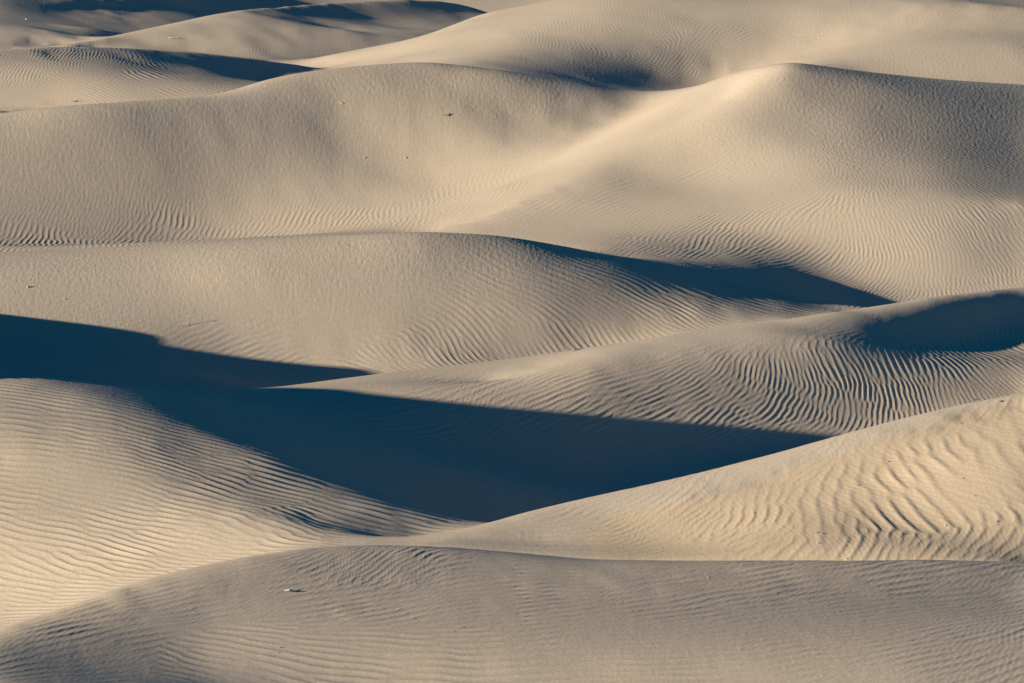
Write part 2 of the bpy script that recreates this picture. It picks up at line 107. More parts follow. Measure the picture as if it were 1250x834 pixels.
54 -5 -6 -5 -6 -5 -7 -4 -5 -6 -5 -4 -3 -4 -2 -13 -14 -14 -14 -15 -17 -19 -6 -5 -3 -1 0 -1 -1 0 -1 -2 -1 0 -2 -1 -1 -1 -1 0 0 0 1 1 1 1 2 2 1 3 3 3 3 3 4 4 4 4 4 4 5 5 5 5 4 4 3 4 2 3 1 1 1 2 2 2 0 2 1 2 0 0 0 0 0 -1 0 0 -1 1 0 0 0 1 1 0 1 0 1 1 0 2 1 3 2 3 3 3 3 1 0 1 2 1 2 2 3 2 4 5 3 3 4 3 4 1 3 3 3 2 3 3 3 3 2 2 0 -1 -1 -2 -2 -2 -3 -2 -3 -3 -12 -13 -12 -9 -7 -5 -4
43 -6 -6 -7 -7 -7 -7 -7 -6 -5 -6 -7 -7 -7 -9 -2 -2 -4 -6 -5 -7 -5 -2 -2 -4 -4 -5 -3 -4 -4 -4 -4 -3 -4 -3 -3 -2 -3 -1 -2 -1 0 -1 -1 0 1 1 0 1 1 1 1 1 2 2 0 2 2 2 1 1 2 2 3 3 3 5 3 4 2 3 3 4 2 3 3 3 2 3 1 2 0 1 0 0 0 0 -1 0 -1 0 -1 1 0 -1 1 0 1 1 -1 2 0 3 0 1 0 1 0 0 1 1 2 0 2 2 3 2 2 1 1 2 4 3 3 3 5 6 6 7 6 6 5 4 2 3 2 3 4 4 4 1 -2 -1 -2 -3 -3 -15 -15 -12 -9 -8 -6 -4
31 -7 -7 -8 -8 -10 -8 -8 -7 -7 -6 -7 -7 -9 -6 2 4 4 4 2 4 3 0 -2 -3 -4 -5 -7 -6 -6 -6 -5 -6 -5 -5 -5 -4 -2 -4 -2 -2 -2 -1 0 -1 -1 -1 0 -1 -1 -1 -1 0 -1 -2 0 -1 -1 -1 -1 0 -1 0 1 1 2 1 3 2 3 2 2 2 3 2 2 4 3 3 4 3 4 3 3 3 3 2 3 3 1 1 2 1 1 2 1 0 0 1 1 0 1 -1 1 -1 0 -1 0 0 1 0 0 0 0 1 -1 -1 0 1 0 2 1 0 2 3 3 3 2 3 2 3 3 3 3 4 6 5 5 5 5 7 5 2 0 -1 -2 -9 -10 -10 -9 -6 -4 -4
19 -7 -7 -9 -9 -10 -10 -10 -7 -6 -7 -6 -7 -4 -3 4 7 8 8 7 6 3 -1 0 -3 -4 -4 -5 -6 -5 -6 -6 -5 -6 -5 -4 -5 -5 -2 -3 -2 -2 -1 -2 -1 -3 -1 -2 -2 -2 -2 -2 -3 -3 -2 -3 -2 -3 -3 -1 -3 -1 -2 -1 0 0 0 0 1 1 1 1 1 1 1 2 0 2 2 2 3 2 3 3 3 3 3 4 3 4 4 3 4 3 3 2 3 2 2 2 2 1 2 1 2 1 2 1 2 0 2 1 2 0 -1 1 -1 0 0 0 0 0 0 0 0 0 -1 1 -1 0 0 2 2 3 3 2 3 3 3 3 3 4 3 3 3 2 3 -5 -8 -6 -5 -3 -1
6 -6 -8 -8 -11 -11 -12 -9 -9 -6 -4 -4 -4 -3 1 5 8 11 10 9 7 2 1 -1 -2 -2 -4 -3 -4 -5 -4 -4 -5 -4 -5 -5 -4 -4 -4 -3 -2 -2 -2 -2 -2 -2 -3 -4 -3 -4 -4 -4 -4 -4 -4 -4 -4 -4 -3 -4 -3 -3 -2 -2 -2 -2 -1 0 -1 -1 0 0 -1 0 1 -1 1 0 1 1 0 2 2 1 1 1 3 1 3 2 2 3 1 2 1 1 1 2 1 2 1 2 2 2 2 3 2 3 2 3 3 3 2 4 3 2 4 3 3 4 3 3 2 1 1 1 0 -1 -1 1 0 0 0 1 1 1 1 2 2 2 3 2 4 2 3 3 5 -4 -4 -4 -1 0 0
-10 -4 -6 -10 -11 -12 -11 -11 -8 -5 -3 -3 0 0 4 6 9 10 11 10 6 4 0 0 -1 -1 -1 -3 -2 -2 -3 -3 -2 -3 -2 -3 -2 -3 -3 -3 -3 -3 -4 -3 -4 -3 -5 -4 -5 -5 -6 -5 -6 -5 -5 -5 -5 -5 -5 -4 -4 -4 -3 -3 -3 -2 -2 -2 -2 -1 -1 -2 0 -1 -2 0 0 -1 0 -1 1 0 -1 1 0 1 0 1 0 1 0 0 0 0 0 -1 0 -1 0 -1 0 1 -1 1 0 0 0 1 1 1 0 2 3 2 4 4 5 5 6 7 8 8 9 10 9 8 7 5 5 2 2 1 0 -1 -1 0 0 -1 0 0 -1 1 0 1 2 1 1 -4 -1 1 3 3 3
-27 2 -5 -9 -12 -13 -13 -10 -7 -3 -2 0 0 4 4 6 10 10 10 10 6 4 0 0 1 -1 -1 0 -1 -2 -1 -1 -2 -2 -1 -1 -2 -1 -2 -3 -3 -4 -3 -4 -4 -5 -4 -6 -5 -6 -6 -6 -6 -6 -6 -5 -6 -5 -4 -5 -4 -3 -4 -3 -3 -3 -2 -4 -1 -2 -2 -1 -2 -1 -1 -1 -2 0 -2 0 -1 0 0 -1 -1 0 -1 0 -1 0 0 -1 -1 -1 -1 -1 -2 -1 -1 -1 -1 -1 -1 -2 0 -1 -1 -1 -1 0 1 0 1 1 2 3 4 5 5 7 7 10 10 11 13 13 13 13 9 8 6 2 3 0 -1 -2 -2 -2 -3 -1 -2 -2 -3 -2 -3 -3 -8 1 5 7 7 6 5
-39 3 -2 -9 -13 -15 -13 -11 -5 -2 1 2 3 4 5 8 6 9 9 7 7 5 2 0 1 0 1 -1 0 0 0 -1 -1 0 -1 -2 -1 -2 -3 -2 -4 -3 -4 -4 -4 -4 -4 -4 -5 -5 -5 -6 -4 -6 -5 -6 -4 -4 -5 -4 -4 -4 -3 -3 -3 -3 -3 -1 -3 -2 -2 -2 -1 -2 -1 -1 -1 -1 -1 -1 -1 -1 -1 -1 0 -1 0 -2 0 -1 -1 -1 -1 -2 -1 -1 -1 -2 -2 -1 -1 -2 -1 -2 -2 -1 -1 -2 -1 -2 -1 -1 -1 1 -1 1 1 2 3 3 5 5 7 9 9 11 14 13 14 12 8 7 3 1 0 -2 -1 -2 -1 -2 -1 -2 -2 -4 -5 -5 -11 5 12 13 11 9 8
-48 5 -2 -9 -15 -17 -15 -9 -3 2 3 4 5 5 6 6 7 6 6 6 7 5 2 2 0 2 0 1 0 0 0 0 -1 0 -2 0 -2 -2 -2 -3 -3 -4 -4 -4 -4 -3 -4 -3 -3 -2 -3 -2 -4 -3 -4 -3 -3 -4 -3 -3 -3 -3 -3 -3 -2 -2 -2 -2 -2 -2 -2 -1 -2 -1 -2 -1 -1 -1 -1 0 -1 -1 -1 0 -1 0 -1 0 -1 -1 -1 -1 0 -1 -1 -1 0 -1 -1 0 -2 -1 -1 0 -1 -2 -2 -1 -2 -1 -3 -2 -2 -2 -2 -2 -3 -2 -2 -2 -2 -2 0 0 2 4 4 9 10 12 11 8 6 3 0 0 -1 0 1 0 1 0 -2 -3 -5 -5 -4 16 20 18 15 10 9
-54 5 0 -9 -16 -18 -18 -11 0 7 6 7 5 6 6 5 6 4 5 5 6 6 1 1 2 1 1 1 0 1 -1 0 1 -2 0 -1 -1 -2 -2 -2 -2 -3 -2 -3 -3 -4 -2 -1 -2 -2 0 -2 -1 0 -1 -1 -2 -1 -2 -2 -2 -2 -2 -2 -2 -2 -2 -2 -2 -2 -1 -2 -1 -1 0 -2 0 -1 0 -1 0 -1 1 -1 1 -1 0 0 1 0 1 0 0 1 0 1 0 1 0 0 1 1 0 0 0 -1 0 -1 -1 -1 -2 -2 -2 -3 -3 -4 -4 -5 -6 -6 -7 -7 -8 -8 -8 -7 -5 -4 0 2 6 8 6 5 3 1 0 2 2 3 2 -1 -5 -6 -3 -1 17 27 27 21 14 12 8
-61 5 4 -8 -17 -21 -21 -13 1 17 12 6 7 6 5 5 4 4 3 4 4 4 2 1 1 1 1 1 1 0 1 0 -1 1 0 -1 -1 0 -1 -2 -1 -1 -2 -2 -1 0 -2 -1 1 0 0 1 1 0 2 1 0 0 1 0 1 -1 0 -1 -1 0 -1 -2 0 -1 -1 -1 -1 -1 -1 0 0 0 0 0 0 1 0 1 0 2 2 1 1 3 1 3 2 2 3 2 3 3 3 3 3 2 4 2 2 3 2 1 1 0 0 0 -1 -2 -1 -3 -4 -4 -5 -7 -8 -9 -11 -13 -14 -15 -16 -15 -15 -11 -7 -2 2 3 4 2 2 2 2 2 -3 -7 -7 -4 -2 3 30 34 24 18 12 8 7
-71 6 10 -4 -14 -21 -25 -21 -1 27 21 9 6 4 5 4 3 2 2 2 3 3 0 2 1 1 1 0 1 1 1 0 1 0 0 0 0 0 0 0 -1 0 0 1 0 0 1 1 1 1 2 2 2 2 2 2 2 3 2 1 1 2 1 2 1 0 1 2 0 1 1 0 1 1 1 1 0 1 1 2 1 2 2 3 3 2 3 4 4 3 5 5 5 5 6 5 6 5 6 6 5 6 5 6 5 5 5 4 4 3 3 3 3 2 2 1 2 1 0 0 -2 -3 -3 -5 -7 -9 -11 -14 -15 -17 -15 -11 -8 -2 0 4 3 2 0 -5 -8 -14 -17 -17 -11 -8 -2 7 8 6 7 5 4
-81 6 15 1 -7 -15 -20 -26 -10 31 30 7 4 3 2 3 2 0 0 2 2 2 1 0 1 0 1 1 1 0 1 1 1 0 1 1 0 0 1 1 1 1 1 1 1 2 2 2 1 3 2 2 3 3 2 3 3 2 3 3 3 2 2 2 2 2 2 1 2 2 1 3 1 2 1 2 2 2 3 2 3 3 3 3 3 4 4 4 5 5 5 5 5 6 5 6 4 5 5 4 5 5 4 5 5 4 4 4 4 3 5 3 3 5 2 2 3 3 4 1 0 2 2 -1 -3 -6 -5 -6 -6 -8 -9 -13 -10 -8 -6 -5 -3 -4 -5 -6 -6 -1 -1 -1 -6 -7 -34 -23 -10 -2 -1 1 2
-94 8 12 14 5 1 -3 -8 -6 9 12 1 0 -1 0 0 0 1 0 1 0 1 1 1 0 1 0 1 1 1 0 1 0 2 0 1 1 2 0 2 1 1 2 2 2 2 3 2 3 3 3 3 2 3 3 3 3 3 3 3 3 3 3 3 2 3 2 2 2 2 2 2 3 1 3 2 3 2 2 3 2 2 3 2 3 3 2 4 2 3 3 2 2 3 1 1 1 0 -1 0 0 -1 0 -1 -2 0 -1 1 1 2 2 3 3 2 3 2 2 1 -2 -1 0 -3 -4 -4 -3 -2 -4 -3 -4 -4 -5 -4 -7 -7 -7 -5 -5 -7 -8 -3 3 10 18 17 15 8 -5 -19 -16 -11 -4 -3 -1
-106 7 13 23 21 20 21 24 11 -35 -20 -4 -5 -3 -4 -3 -2 0 1 0 0 0 0 0 0 0 1 0 0 1 1 1 1 0 2 1 1 0 2 1 2 2 1 2 3 3 2 4 3 3 2 3 4 2 3 2 3 3 3 3 3 3 4 2 3 2 3 2 2 2 2 2 1 3 2 2 2 2 2 1 1 1 0 0 -1 0 1 -1 -1 -2 -3 -4 -4 -5 -4 -5 -6 -6 -6 -5 -4 -4 -2 -2 0 1 4 4 5 5 6 6 5 3 3 5 2 0 2 1 -1 -2 -3 -1 -2 -1 -1 -2 -1 0 0 0 2 1 3 2 2 4 4 4 6 7 8 8 8 7 8 -12 -14 -11 -9 -4 -3
-111 7 11 31 30 29 30 27 5 -27 -26 -9 -8 -7 -5 -5 -2 -1 0 -1 0 -1 -1 0 0 0 0 0 1 0 1 0 1 1 0 1 1 1 1 0 1 2 2 2 2 2 3 2 4 3 3 2 2 2 1 3 2 2 3 4 3 4 3 3 3 2 1 2 1 1 2 1 3 1 2 1 1 2 0 0 0 -2 -3 -2 -3 -4 -4 -5 -5 -4 -6 -4 -5 -6 -5 -4 -3 -1 -1 -2 -2 0 -1 2 3 2 2 4 5 6 3 4 2 3 3 4 3 2 2 1 1 0 -1 -1 0 0 1 2 1 1 2 4 4 6 7 7 8 7 9 7 6 6 4 4 3 4 2 -6 -12 -11 -7 -6 -4
-114 11 11 30 33 35 32 25 4 -15 -21 -13 -9 -8 -7 -5 -4 -1 -1 0 -2 -3 0 -1 -1 0 -1 1 0 1 0 1 0 0 0 0 0 0 0 0 1 -1 0 1 1 1 2 3 2 2 3 2 0 0 2 1 2 3 3 3 3 4 2 4 2 1 0 0 1 1 1 2 2 3 0 1 0 -2 -1 -2 -2 -3 -3 -5 -3 -4 -4 -3 -3 -3 0 -2 -1 -1 -1 -1 -1 -2 0 -1 1 1 1 1 2 2 3 2 0 1 1 1 3 4 4 2 1 2 1 1 1 1 2 3 3 2 3 2 4 5 6 7 7 8 7 10 8 7 6 7 6 3 2 2 1 0 0 -4 -7 -8 -8 -4 -4
-113 11 13 24 35 36 34 24 9 -7 -13 -11 -11 -10 -8 -5 -3 -2 -1 -1 -2 -3 -1 -1 -1 -1 0 -1 0 0 0 0 0 0 -1 -1 -1 -1 -2 0 -3 -1 -1 -2 -2 -1 -1 -2 0 0 0 0 1 3 1 3 3 3 2 3 2 1 3 0 0 1 0 0 0 0 1 1 0 2 5 2 -3 -1 -3 -3 -4 -2 0 0 -2 -1 -1 -1 -1 1 0 2 2 2 3 2 1 2 1 2 1 1 2 2 1 1 0 1 1 0 2 0 1 1 0 -1 0 0 0 2 4 4 3 4 4 4 4 5 6 7 6 5 6 6 7 4 4 5 5 4 2 3 2 1 2 2 3 -1 -3 -5 -4 -5 -3
-110 12 13 19 34 37 34 25 14 1 -8 -11 -10 -11 -8 -6 -3 -1 1 -1 -2 -3 -2 -1 -1 -1 -1 0 -1 -1 0 -1 -1 -1 0 -3 -1 -2 -2 -3 -2 -3 -4 -3 -3 -5 -4 -3 -4 -3 -1 0 2 2 3 2 4 3 3 1 2 0 -2 -1 -1 -1 1 0 0 -1 -1 -3 -2 -4 -2 3 7 5 3 1 2 1 -2 0 1 1 0 3 4 4 4 5 2 3 1 1 3 2 2 2 3 2 2 1 0 0 -1 -2 -1 0 -1 0 -1 -2 -1 -1 0 1 2 2 1 4 4 2 4 6 6 5 6 5 6 5 4 3 2 3 3 3 2 2 3 1 2 4 3 2 8 3 -1 -2 -3 -2 -3
-106 13 12 18 30 35 35 30 20 8 -2 -8 -14 -11 -9 -6 -3 1 2 1 -1 -4 -2 -2 -1 -2 -1 0 1 -1 -1 -2 -1 -2 -3 -1 -3 -3 -2 -3 -4 -3 -4 -5 -5 -4 -5 -4 -4 -3 -2 -1 1 1 3 2 0 1 1 1 0 0 -2 -3 -1 -2 -2 0 0 0 0 2 2 2 0 0 1 4 7 7 7 8 7 2 1 1 1 -1 2 0 0 -2 2 0 1 2 1 2 3 4 2 3 1 0 -1 -1 -2 -1 -1 -2 -1 -1 -1 -2 -1 0 -1 1 1 1 4 1 3 5 4 4 5 5 5 6 4 3 3 2 2 1 2 1 2 0 -1 0 5 3 4 4 9 5 2 1 -1 -1 -1
-101 12 14 14 27 36 38 35 26 14 1 -9 -13 -13 -11 -6 0 3 5 3 1 -4 -2 -3 -3 -2 -2 -2 -1 1 0 -1 -2 -2 -2 -2 -2 -3 -3 -4 -4 -4 -4 -4 -5 -5 -4 -4 -3 -3 -3 0 -2 -1 -2 -1 1 -1 -1 -2 -3 -4 -2 -2 -3 -2 -1 -1 -1 1 0 -1 -1 1 1 1 3 2 4 7 6 5 5 7 6 4 4 3 -1 -1 0 0 -1 1 1 2 3 4 4 3 3 1 1 -1 0 -2 0 -2 -2 0 -1 -2 -1 -1 0 0 1 0 1 3 0 3 3 2 3 3 2 4 3 1 3 3 3 3 2 3 1 2 0 2 3 4 1 1 1 2 7 6 5 2 2 0 1
-96 12 13 13 24 34 43 42 35 18 2 -9 -15 -15 -13 -8 0 7 9 8 2 -1 -2 -2 -2 -2 -3 -1 -1 -2 -2 -2 -2 -2 -3 -2 -4 -2 -4 -4 -3 -5 -4 -5 -4 -4 -4 -4 -4 -1 -3 -4 -3 -3 -2 -3 -4 -3 -2 -2 -4 -4 -5 -3 -4 -3 -3 -3 -3 -5 -4 -5 -4 -4 0 1 2 6 7 8 8 7 9 6 6 6 5 4 2 0 0 0 1 1 1 2 4 3 3 2 3 3 2 4 -1 0 -3 -1 -2 -3 -2 -1 -2 0 -1 1 1 1 2 0 3 1 1 1 1 1 2 1 1 3 1 3 2 1 1 0 1 0 2 3 2 3 2 3 3 2 8 8 7 4 3 2 0
-91 12 12 13 18 35 48 53 44 28 3 -16 -19 -19 -16 -9 1 10 15 12 6 0 0 -1 -1 -3 -1 -2 -3 -3 -3 -3 -3 -4 -2 -6 -3 -5 -4 -4 -5 -5 -5 -4 -4 -2 -2 -3 -2 -5 -3 -3 -4 -4 -4 -4 -5 -5 -5 -5 -6 -6 -5 -6 -4 -5 -6 -8 -9 -11 -12 -8 -8 -4 -3 1 4 4 6 7 10 11 10 12 12 11 7 4 3 4 2 2 1 2 2 2 1 2 1 1 0 1 3 4 4 -5 4 -5 -1 -2 -3 -1 -1 0 1 0 1 2 1 2 0 1 0 1 1 1 0 1 1 0 0 -1 0 -1 0 0 1 1 1 1 3 3 4 3 3 4 12 10 6 7 3 2 3
-83 10 10 13 13 33 55 64 62 39 7 -24 -30 -23 -21 -14 0 15 20 15 7 3 0 1 -1 0 -1 -4 -4 -4 -5 -4 -5 -5 -6 -5 -5 -5 -5 -6 -5 -5 -3 -4 -2 -2 -3 0 -2 -1 -2 -4 -7 -5 -5 -6 -6 -7 -8 -10 -7 -6 -7 -9 -10 -7 -10 -11 -12 -9 -8 -9 -7 -6 -1 0 1 4 3 4 5 7 7 9 11 10 12 11 11 7 6 6 5 3 3 2 1 -1 -1 0 -1 -2 -3 -4 1 9 -1 1 0 3 -3 -6 -3 0 1 4 3 3 1 1 0 1 1 0 0 1 0 0 0 -2 -1 -2 -2 0 -1 0 -1 2 1 1 3 3 3 4 4 3 12 11 10 5 5 3 2
-77 10 9 10 11 28 57 77 79 58 13 -34 -44 -29 -25 -19 -3 18 23 17 4 0 1 0 1 0 -1 -3 -5 -5 -6 -6 -7 -7 -7 -5 -7 -5 -6 -3 -4 -3 -3 -2 -3 -3 -1 -3 -1 -2 -2 -5 -2 -5 -6 -9 -11 -8 -7 -7 -10 -11 -11 -12 -9 -8 -5 -5 -5 -4 -2 -2 -2 -3 -6 -4 -1 -3 -1 -1 -1 1 3 4 4 4 6 8 10 12 11 10 9 7 5 3 1 2 0 1 1 0 1 2 1 1 1 7 4 0 5 5 3 0 -10 -1 -5 -3 -1 -1 1 0 1 1 1 -1 1 -1 -2 -1 -3 -1 -2 -2 -1 -1 1 -1 1 2 1 1 3 4 3 4 13 11 8 7 4 4 2
-68 7 9 8 8 17 55 84 101 89 27 -46 -65 -31 -25 -23 -7 12 16 13 -3 0 0 0 0 0 -3 -2 -4 -7 -5 -6 -5 -5 -4 -5 -4 -5 -3 -4 -3 -2 -4 -3 -3 -5 -6 -5 -7 -7 -6 -5 -5 -2 -5 -5 -6 -10 -12 -9 -10 -11 -6 2 1 -3 -1 1 4 0 3 1 -2 -8 -8 -9 -9 -6 -6 -6 -4 -4 -3 -1 -1 0 1 3 3 4 6 7 7 8 7 8 8 6 5 4 3 4 4 0 1 2 6 4 3 3 5 8 6 3 11 -3 -3 -2 -4 -3 -1 -1 -1 0 -2 0 -2 -2 -2 -3 -2 -3 -2 -2 -1 0 -1 0 -1 0 0 2 2 2 3 3 12 10 8 5 5 3 3
-57 6 6 5 5 2 37 79 117 131 59 -54 -89 -29 -19 -10 -11 -15 -10 -5 6 5 1 0 -1 -2 -1 -3 -3 -2 -3 -3 -2 -2 -3 -3 -2 -2 -2 -3 -2 -4 -3 -3 -5 -4 -6 -9 -9 -8 -10 -7 -9 -10 -8 -7 -5 -4 -4 -5 -1 2 3 5 5 6 1 -1 -2 1 -6 -4 -5 -5 -7 -8 -11 -12 -11 -9 -9 -8 -6 -6 -5 -1 -2 0 0 2 2 1 4 3 5 4 5 5 6 7 6 6 4 5 6 5 4 4 6 6 5 1 5 6 5 7 10 4 6 6 4 1 0 -3 -2 -2 -6 -3 -4 -5 -2 -4 -2 -2 -2 -2 -2 -2 -1 -1 1 0 1 2 3 3 9 9 6 5 3 3 2
-46 6 3 3 2 -15 8 45 105 165 104 -48 -70 -37 -11 -6 -15 -27 -24 -12 6 6 0 1 -1 -1 -2 -1 -1 0 0 0 -1 0 0 -1 -1 -1 -3 -1 -2 -2 -3 -4 -4 -6 -7 -7 -9 -9 -10 -10 -8 -9 -8 -5 -5 -5 -2 1 4 4 4 -2 0 0 3 5 1 -1 1 0 -1 -1 -5 -10 -14 -15 -15 -14 -15 -12 -10 -8 -6 -6 -3 -3 -2 -2 0 0 0 2 2 3 2 4 4 3 4 5 5 6 5 6 5 5 5 6 5 7 4 5 6 5 7 8 8 5 3 6 6 7 7 2 0 -4 -1 -8 0 -6 -14 -2 0 -2 -3 -3 -1 -1 0 1 2 3 3 3 9 6 4 3 2 2 2
-31 5 3 1 -4 -21 -45 -26 37 119 129 49 16 -14 -7 -10 -16 -25 -24 -11 2 5 1 0 0 -2 -2 -2 1 2 2 2 1 0 0 1 0 -1 -1 -2 -3 -3 -3 -6 -5 -6 -6 -7 -6 -8 -6 -7 -7 -7 -7 -6 -4 -3 -3 -2 -2 2 0 0 -2 0 0 3 5 3 1 -2 0 0 -2 -4 -8 -11 -13 -14 -13 -14 -15 -12 -11 -9 -8 -7 -5 -4 -4 -2 -2 -1 0 0 2 2 2 2 4 3 3 4 4 5 4 5 4 4 4 5 5 4 5 6 7 7 6 7 8 7 7 4 2 4 7 7 4 14 1 9 11 -16 -25 -1 -15 0 -5 -3 -3 4 6 6 4 4 6 2 1 0 1 2 2
-12 4 3 0 -5 -25 -91 -113 -57 23 115 221 124 13 -5 -11 -17 -21 -17 -9 3 7 4 2 1 1 0 -1 -2 2 1 0 -1 -1 -1 0 -2 -2 -1 -4 -3 -4 -5 -4 -7 -6 -5 -5 -4 -4 -4 -3 -4 -3 -4 -4 -5 -4 -4 -4 -2 -3 -2 -1 -1 -3 -2 -4 -4 -1 -2 -1 -2 -2 -3 -4 -2 -5 -7 -9 -10 -12 -12 -12 -12 -11 -10 -9 -7 -7 -5 -4 -4 -2 -2 0 0 -1 2 2 1 2 3 3 3 3 3 4 4 3 5 3 5 5 5 4 3 4 5 5 6 6 6 7 9 7 10 8 8 6 7 3 1 15 17 -12 10 -2 -5 -9 -17 0 5 1 1 -1 -2 -3 -3 -1 0 1 2
6 5 5 1 -3 -13 -108 -173 -93 77 164 191 108 17 -8 -13 -16 -15 -12 -5 3 12 4 6 6 7 5 4 -1 -6 -5 -6 -6 -4 -4 -4 -3 -3 -3 -2 -3 -2 -3 -6 -5 -5 -5 -5 -3 -2 -2 0 0 -1 0 -1 -1 -4 -4 -5 -6 -6 -6 -6 -4 -4 -6 -6 -5 -6 -4 -5 -4 -2 -3 -4 -4 -6 -6 -7 -8 -7 -8 -11 -10 -10 -10 -8 -8 -7 -6 -5 -3 -3 -2 -2 -1 0 0 0 2 1 2 2 2 2 3 3 3 4 3 4 3 5 3 4 4 4 3 5 3 4 4 5 4 7 5 7 6 5 4 7 12 12 14 18 7 4 10 10 13 -10 -16 -11 -8 -4 -10 -8 -4 -2 0 0 3
27 7 7 5 4 -2 -61 -159 -85 176 173 95 12 -28 -15 -17 -15 -12 -7 -1 5 10 5 5 5 4 4 1 -1 -4 -5 -4 -5 -6 -3 -3 -4 -3 -1 0 -2 -4 -5 -1 1 -1 -5 -2 -3 -3 -2 -1 0 1 1 1 0 1 -4 -4 -6 -7 -9 -7 -9 -8 -6 -8 -9 -8 -7 -6 -9 -9 -8 -8 -8 -5 -5 -4 -4 -6 -6 -7 -7 -8 -7 -7 -7 -4 -5 -4 -3 -4 -2 -2 -1 0 -1 0 0 1 0 1 2 2 2 2 2 2 3 3 3 3 3 3 3 3 4 2 4 3 3 4 4 4 4 4 4 4 6 5 5 5 5 5 8 7 6 6 8 6 3 1 0 -1 -6 -7 -5 -2 1 2 2
48 10 9 11 13 17 37 30 62 100 78 -52 -107 -92 -30 -19 -14 -7 -3 0 4 6 2 1 2 1 1 0 -2 -2 -3 -2 1 1 -1 -2 0 -2 -3 -4 -1 -1 1 0 -2 -1 1 -1 -3 -2 -1 -2 -2 -1 -2 -1 -1 -2 -1 -4 -4 -6 -6 -10 -10 -11 -12 -10 -8 -6 -6 -10 -11 -13 -12 -11 -11 -9 -7 -4 2 0 -4 -4 -5 -4 -4 -4 -3 -4 -2 -3 -3 -2 -2 -2 -2 -1 -1 0 -1 0 1 0 0 1 1 1 2 2 1 2 2 2 2 3 2 2 2 3 2 3 2 3 4 2 3 3 3 4 3 4 3 3 4 4 4 4 4 4 5 5 5 4 4 2 2 -3 -1 2 1 3 3
66 10 13 15 21 29 88 197 181 -16 0 -170 -162 -116 -37 -22 -13 -5 0 1 0 1 0 1 -1 -1 -1 -1 1 0 0 0 0 1 -1 0 0 1 0 -1 -2 -3 -2 -1 -1 0 1 0 1 2 0 -3 -4 -7 -6 -7 -6 -5 -3 -3 -5 -6 -7 -7 -6 -6 -5 -6 -5 -6 -10 -10 -8 -5 -7 -10 -12 -14 -16 -13 -9 1 3 2 2 0 0 -1 -1 -2 -3 -2 -2 -2 -3 -2 -1 -3 -1 -2 -1 -1 -1 0 1 -1 0 1 0 1 1 1 2 0 2 1 2 2 2 1 2 1 3 2 1 3 2 3 3 2 2 2 3 3 3 3 3 4 3 3 3 3 3 2 1 1 5 6 4 3 4 5 3
82 12 13 18 23 36 66 172 117 -57 -130 -66 -71 -73 -36 -21 -11 0 -1 -2 -3 -4 -2 -2 -1 -2 -1 -1 0 2 1 2 1 0 1 1 0 0 -1 0 -2 -1 -1 -1 -1 -1 -1 -1 -2 -4 -6 -5 -6 -6 -5 -3 -1 1 -3 -6 -5 -3 -1 0 -5 -4 -1 -3 -6 -4 -2 -2 0 -1 0 1 2 0 -3 -13 -19 -19 -11 -7 -4 -2 -4 -3 -3 -4 -3 -4 -4 -3 -3 -3 -4 -2 -3 -2 -2 -2 -2 -1 -2 -1 0 -2 0 0 0 0 0 1 1 0 1 1 0 2 1 1 1 2 1 1 2 1 1 3 2 2 1 2 2 2 3 1 3 2 2 1 1 1 0 2 5 9 8 7 6 5 6
94 11 13 17 24 30 37 77 40 -81 -130 -1 18 -8 -31 -16 -12 -1 -5 -8 -9 -9 -3 -3 -2 -2 -1 0 2 0 2 0 1 1 0 -1 0 0 -2 -1 -1 -1 -2 -2 -2 -2 -2 -2 -3 -5 -2 -3 -1 0 -1 -2 -4 -6 -5 0 0 2 0 0 1 1 -2 4 4 -2 -2 4 4 3 2 3 0 2 2 3 -1 -9 -15 -15 -15 -14 -10 -10 -10 -7 -8 -6 -6 -6 -5 -5 -4 -5 -4 -4 -3 -4 -2 -4 -2 -2 -2 -1 -2 -1 -1 0 -1 0 -1 0 0 0 1 -1 1 1 0 0 1 1 1 1 0 0 1 1 2 1 1 1 1 2 0 2 0 2 0 1 1 0 7 9 10 8 7 6 6
102 10 11 15 18 23 25 -3 -9 -59 -51 -11 37 24 -5 -2 -8 -17 -16 -15 -15 -13 -3 -4 -3 -1 -2 0 0 0 0 1 -1 0 0 -1 -1 -2 -2 -2 -2 -1 -2 -1 -1 -1 0 -1 0 0 -1 -1 -1 -2 -3 -3 -4 -4 2 5 4 1 0 0 2 2 2 1 1 4 6 5 3 -1 0 0 4 4 6 5 2 0 -3 -8 -13 -15 -16 -14 -13 -12 -10 -10 -8 -8 -7 -7 -6 -6 -5 -5 -6 -4 -4 -4 -4 -3 -3 -2 -2 -3 -1 -2 -1 -2 -1 0 -1 -1 0 0 -1 0 0 0 0 0 0 0 1 0 0 1 0 0 0 1 1 0 1 0 1 0 0 1 1 1 5 9 10 9 8 7 6
104 8 10 10 12 13 13 -40 -57 -69 -39 36 79 62 2 6 -9 -25 -25 -23 -19 -16 -5 -3 -4 -3 -2 -1 -1 1 0 0 0 -2 -2 -2 -3 -2 -1 -3 0 -1 1 -1 1 0 0 1 1 2 -1 0 -2 -1 -2 -1 0 3 2 -1 0 1 4 3 4 2 2 -1 3 3 3 3 2 3 3 4 2 3 3 3 3 1 0 1 -2 -6 -9 -13 -13 -14 -13 -12 -11 -9 -10 -8 -8 -7 -8 -7 -6 -6 -6 -4 -5 -4 -4 -4 -3 -2 -3 -3 -2 -2 -1 -2 -1 -1 -2 -1 -1 -1 0 -1 0 -1 -1 -1 0 0 0 -2 0 0 0 0 -1 0 0 0 0 0 1 0 1 1 5 8 9 9 9 7 7
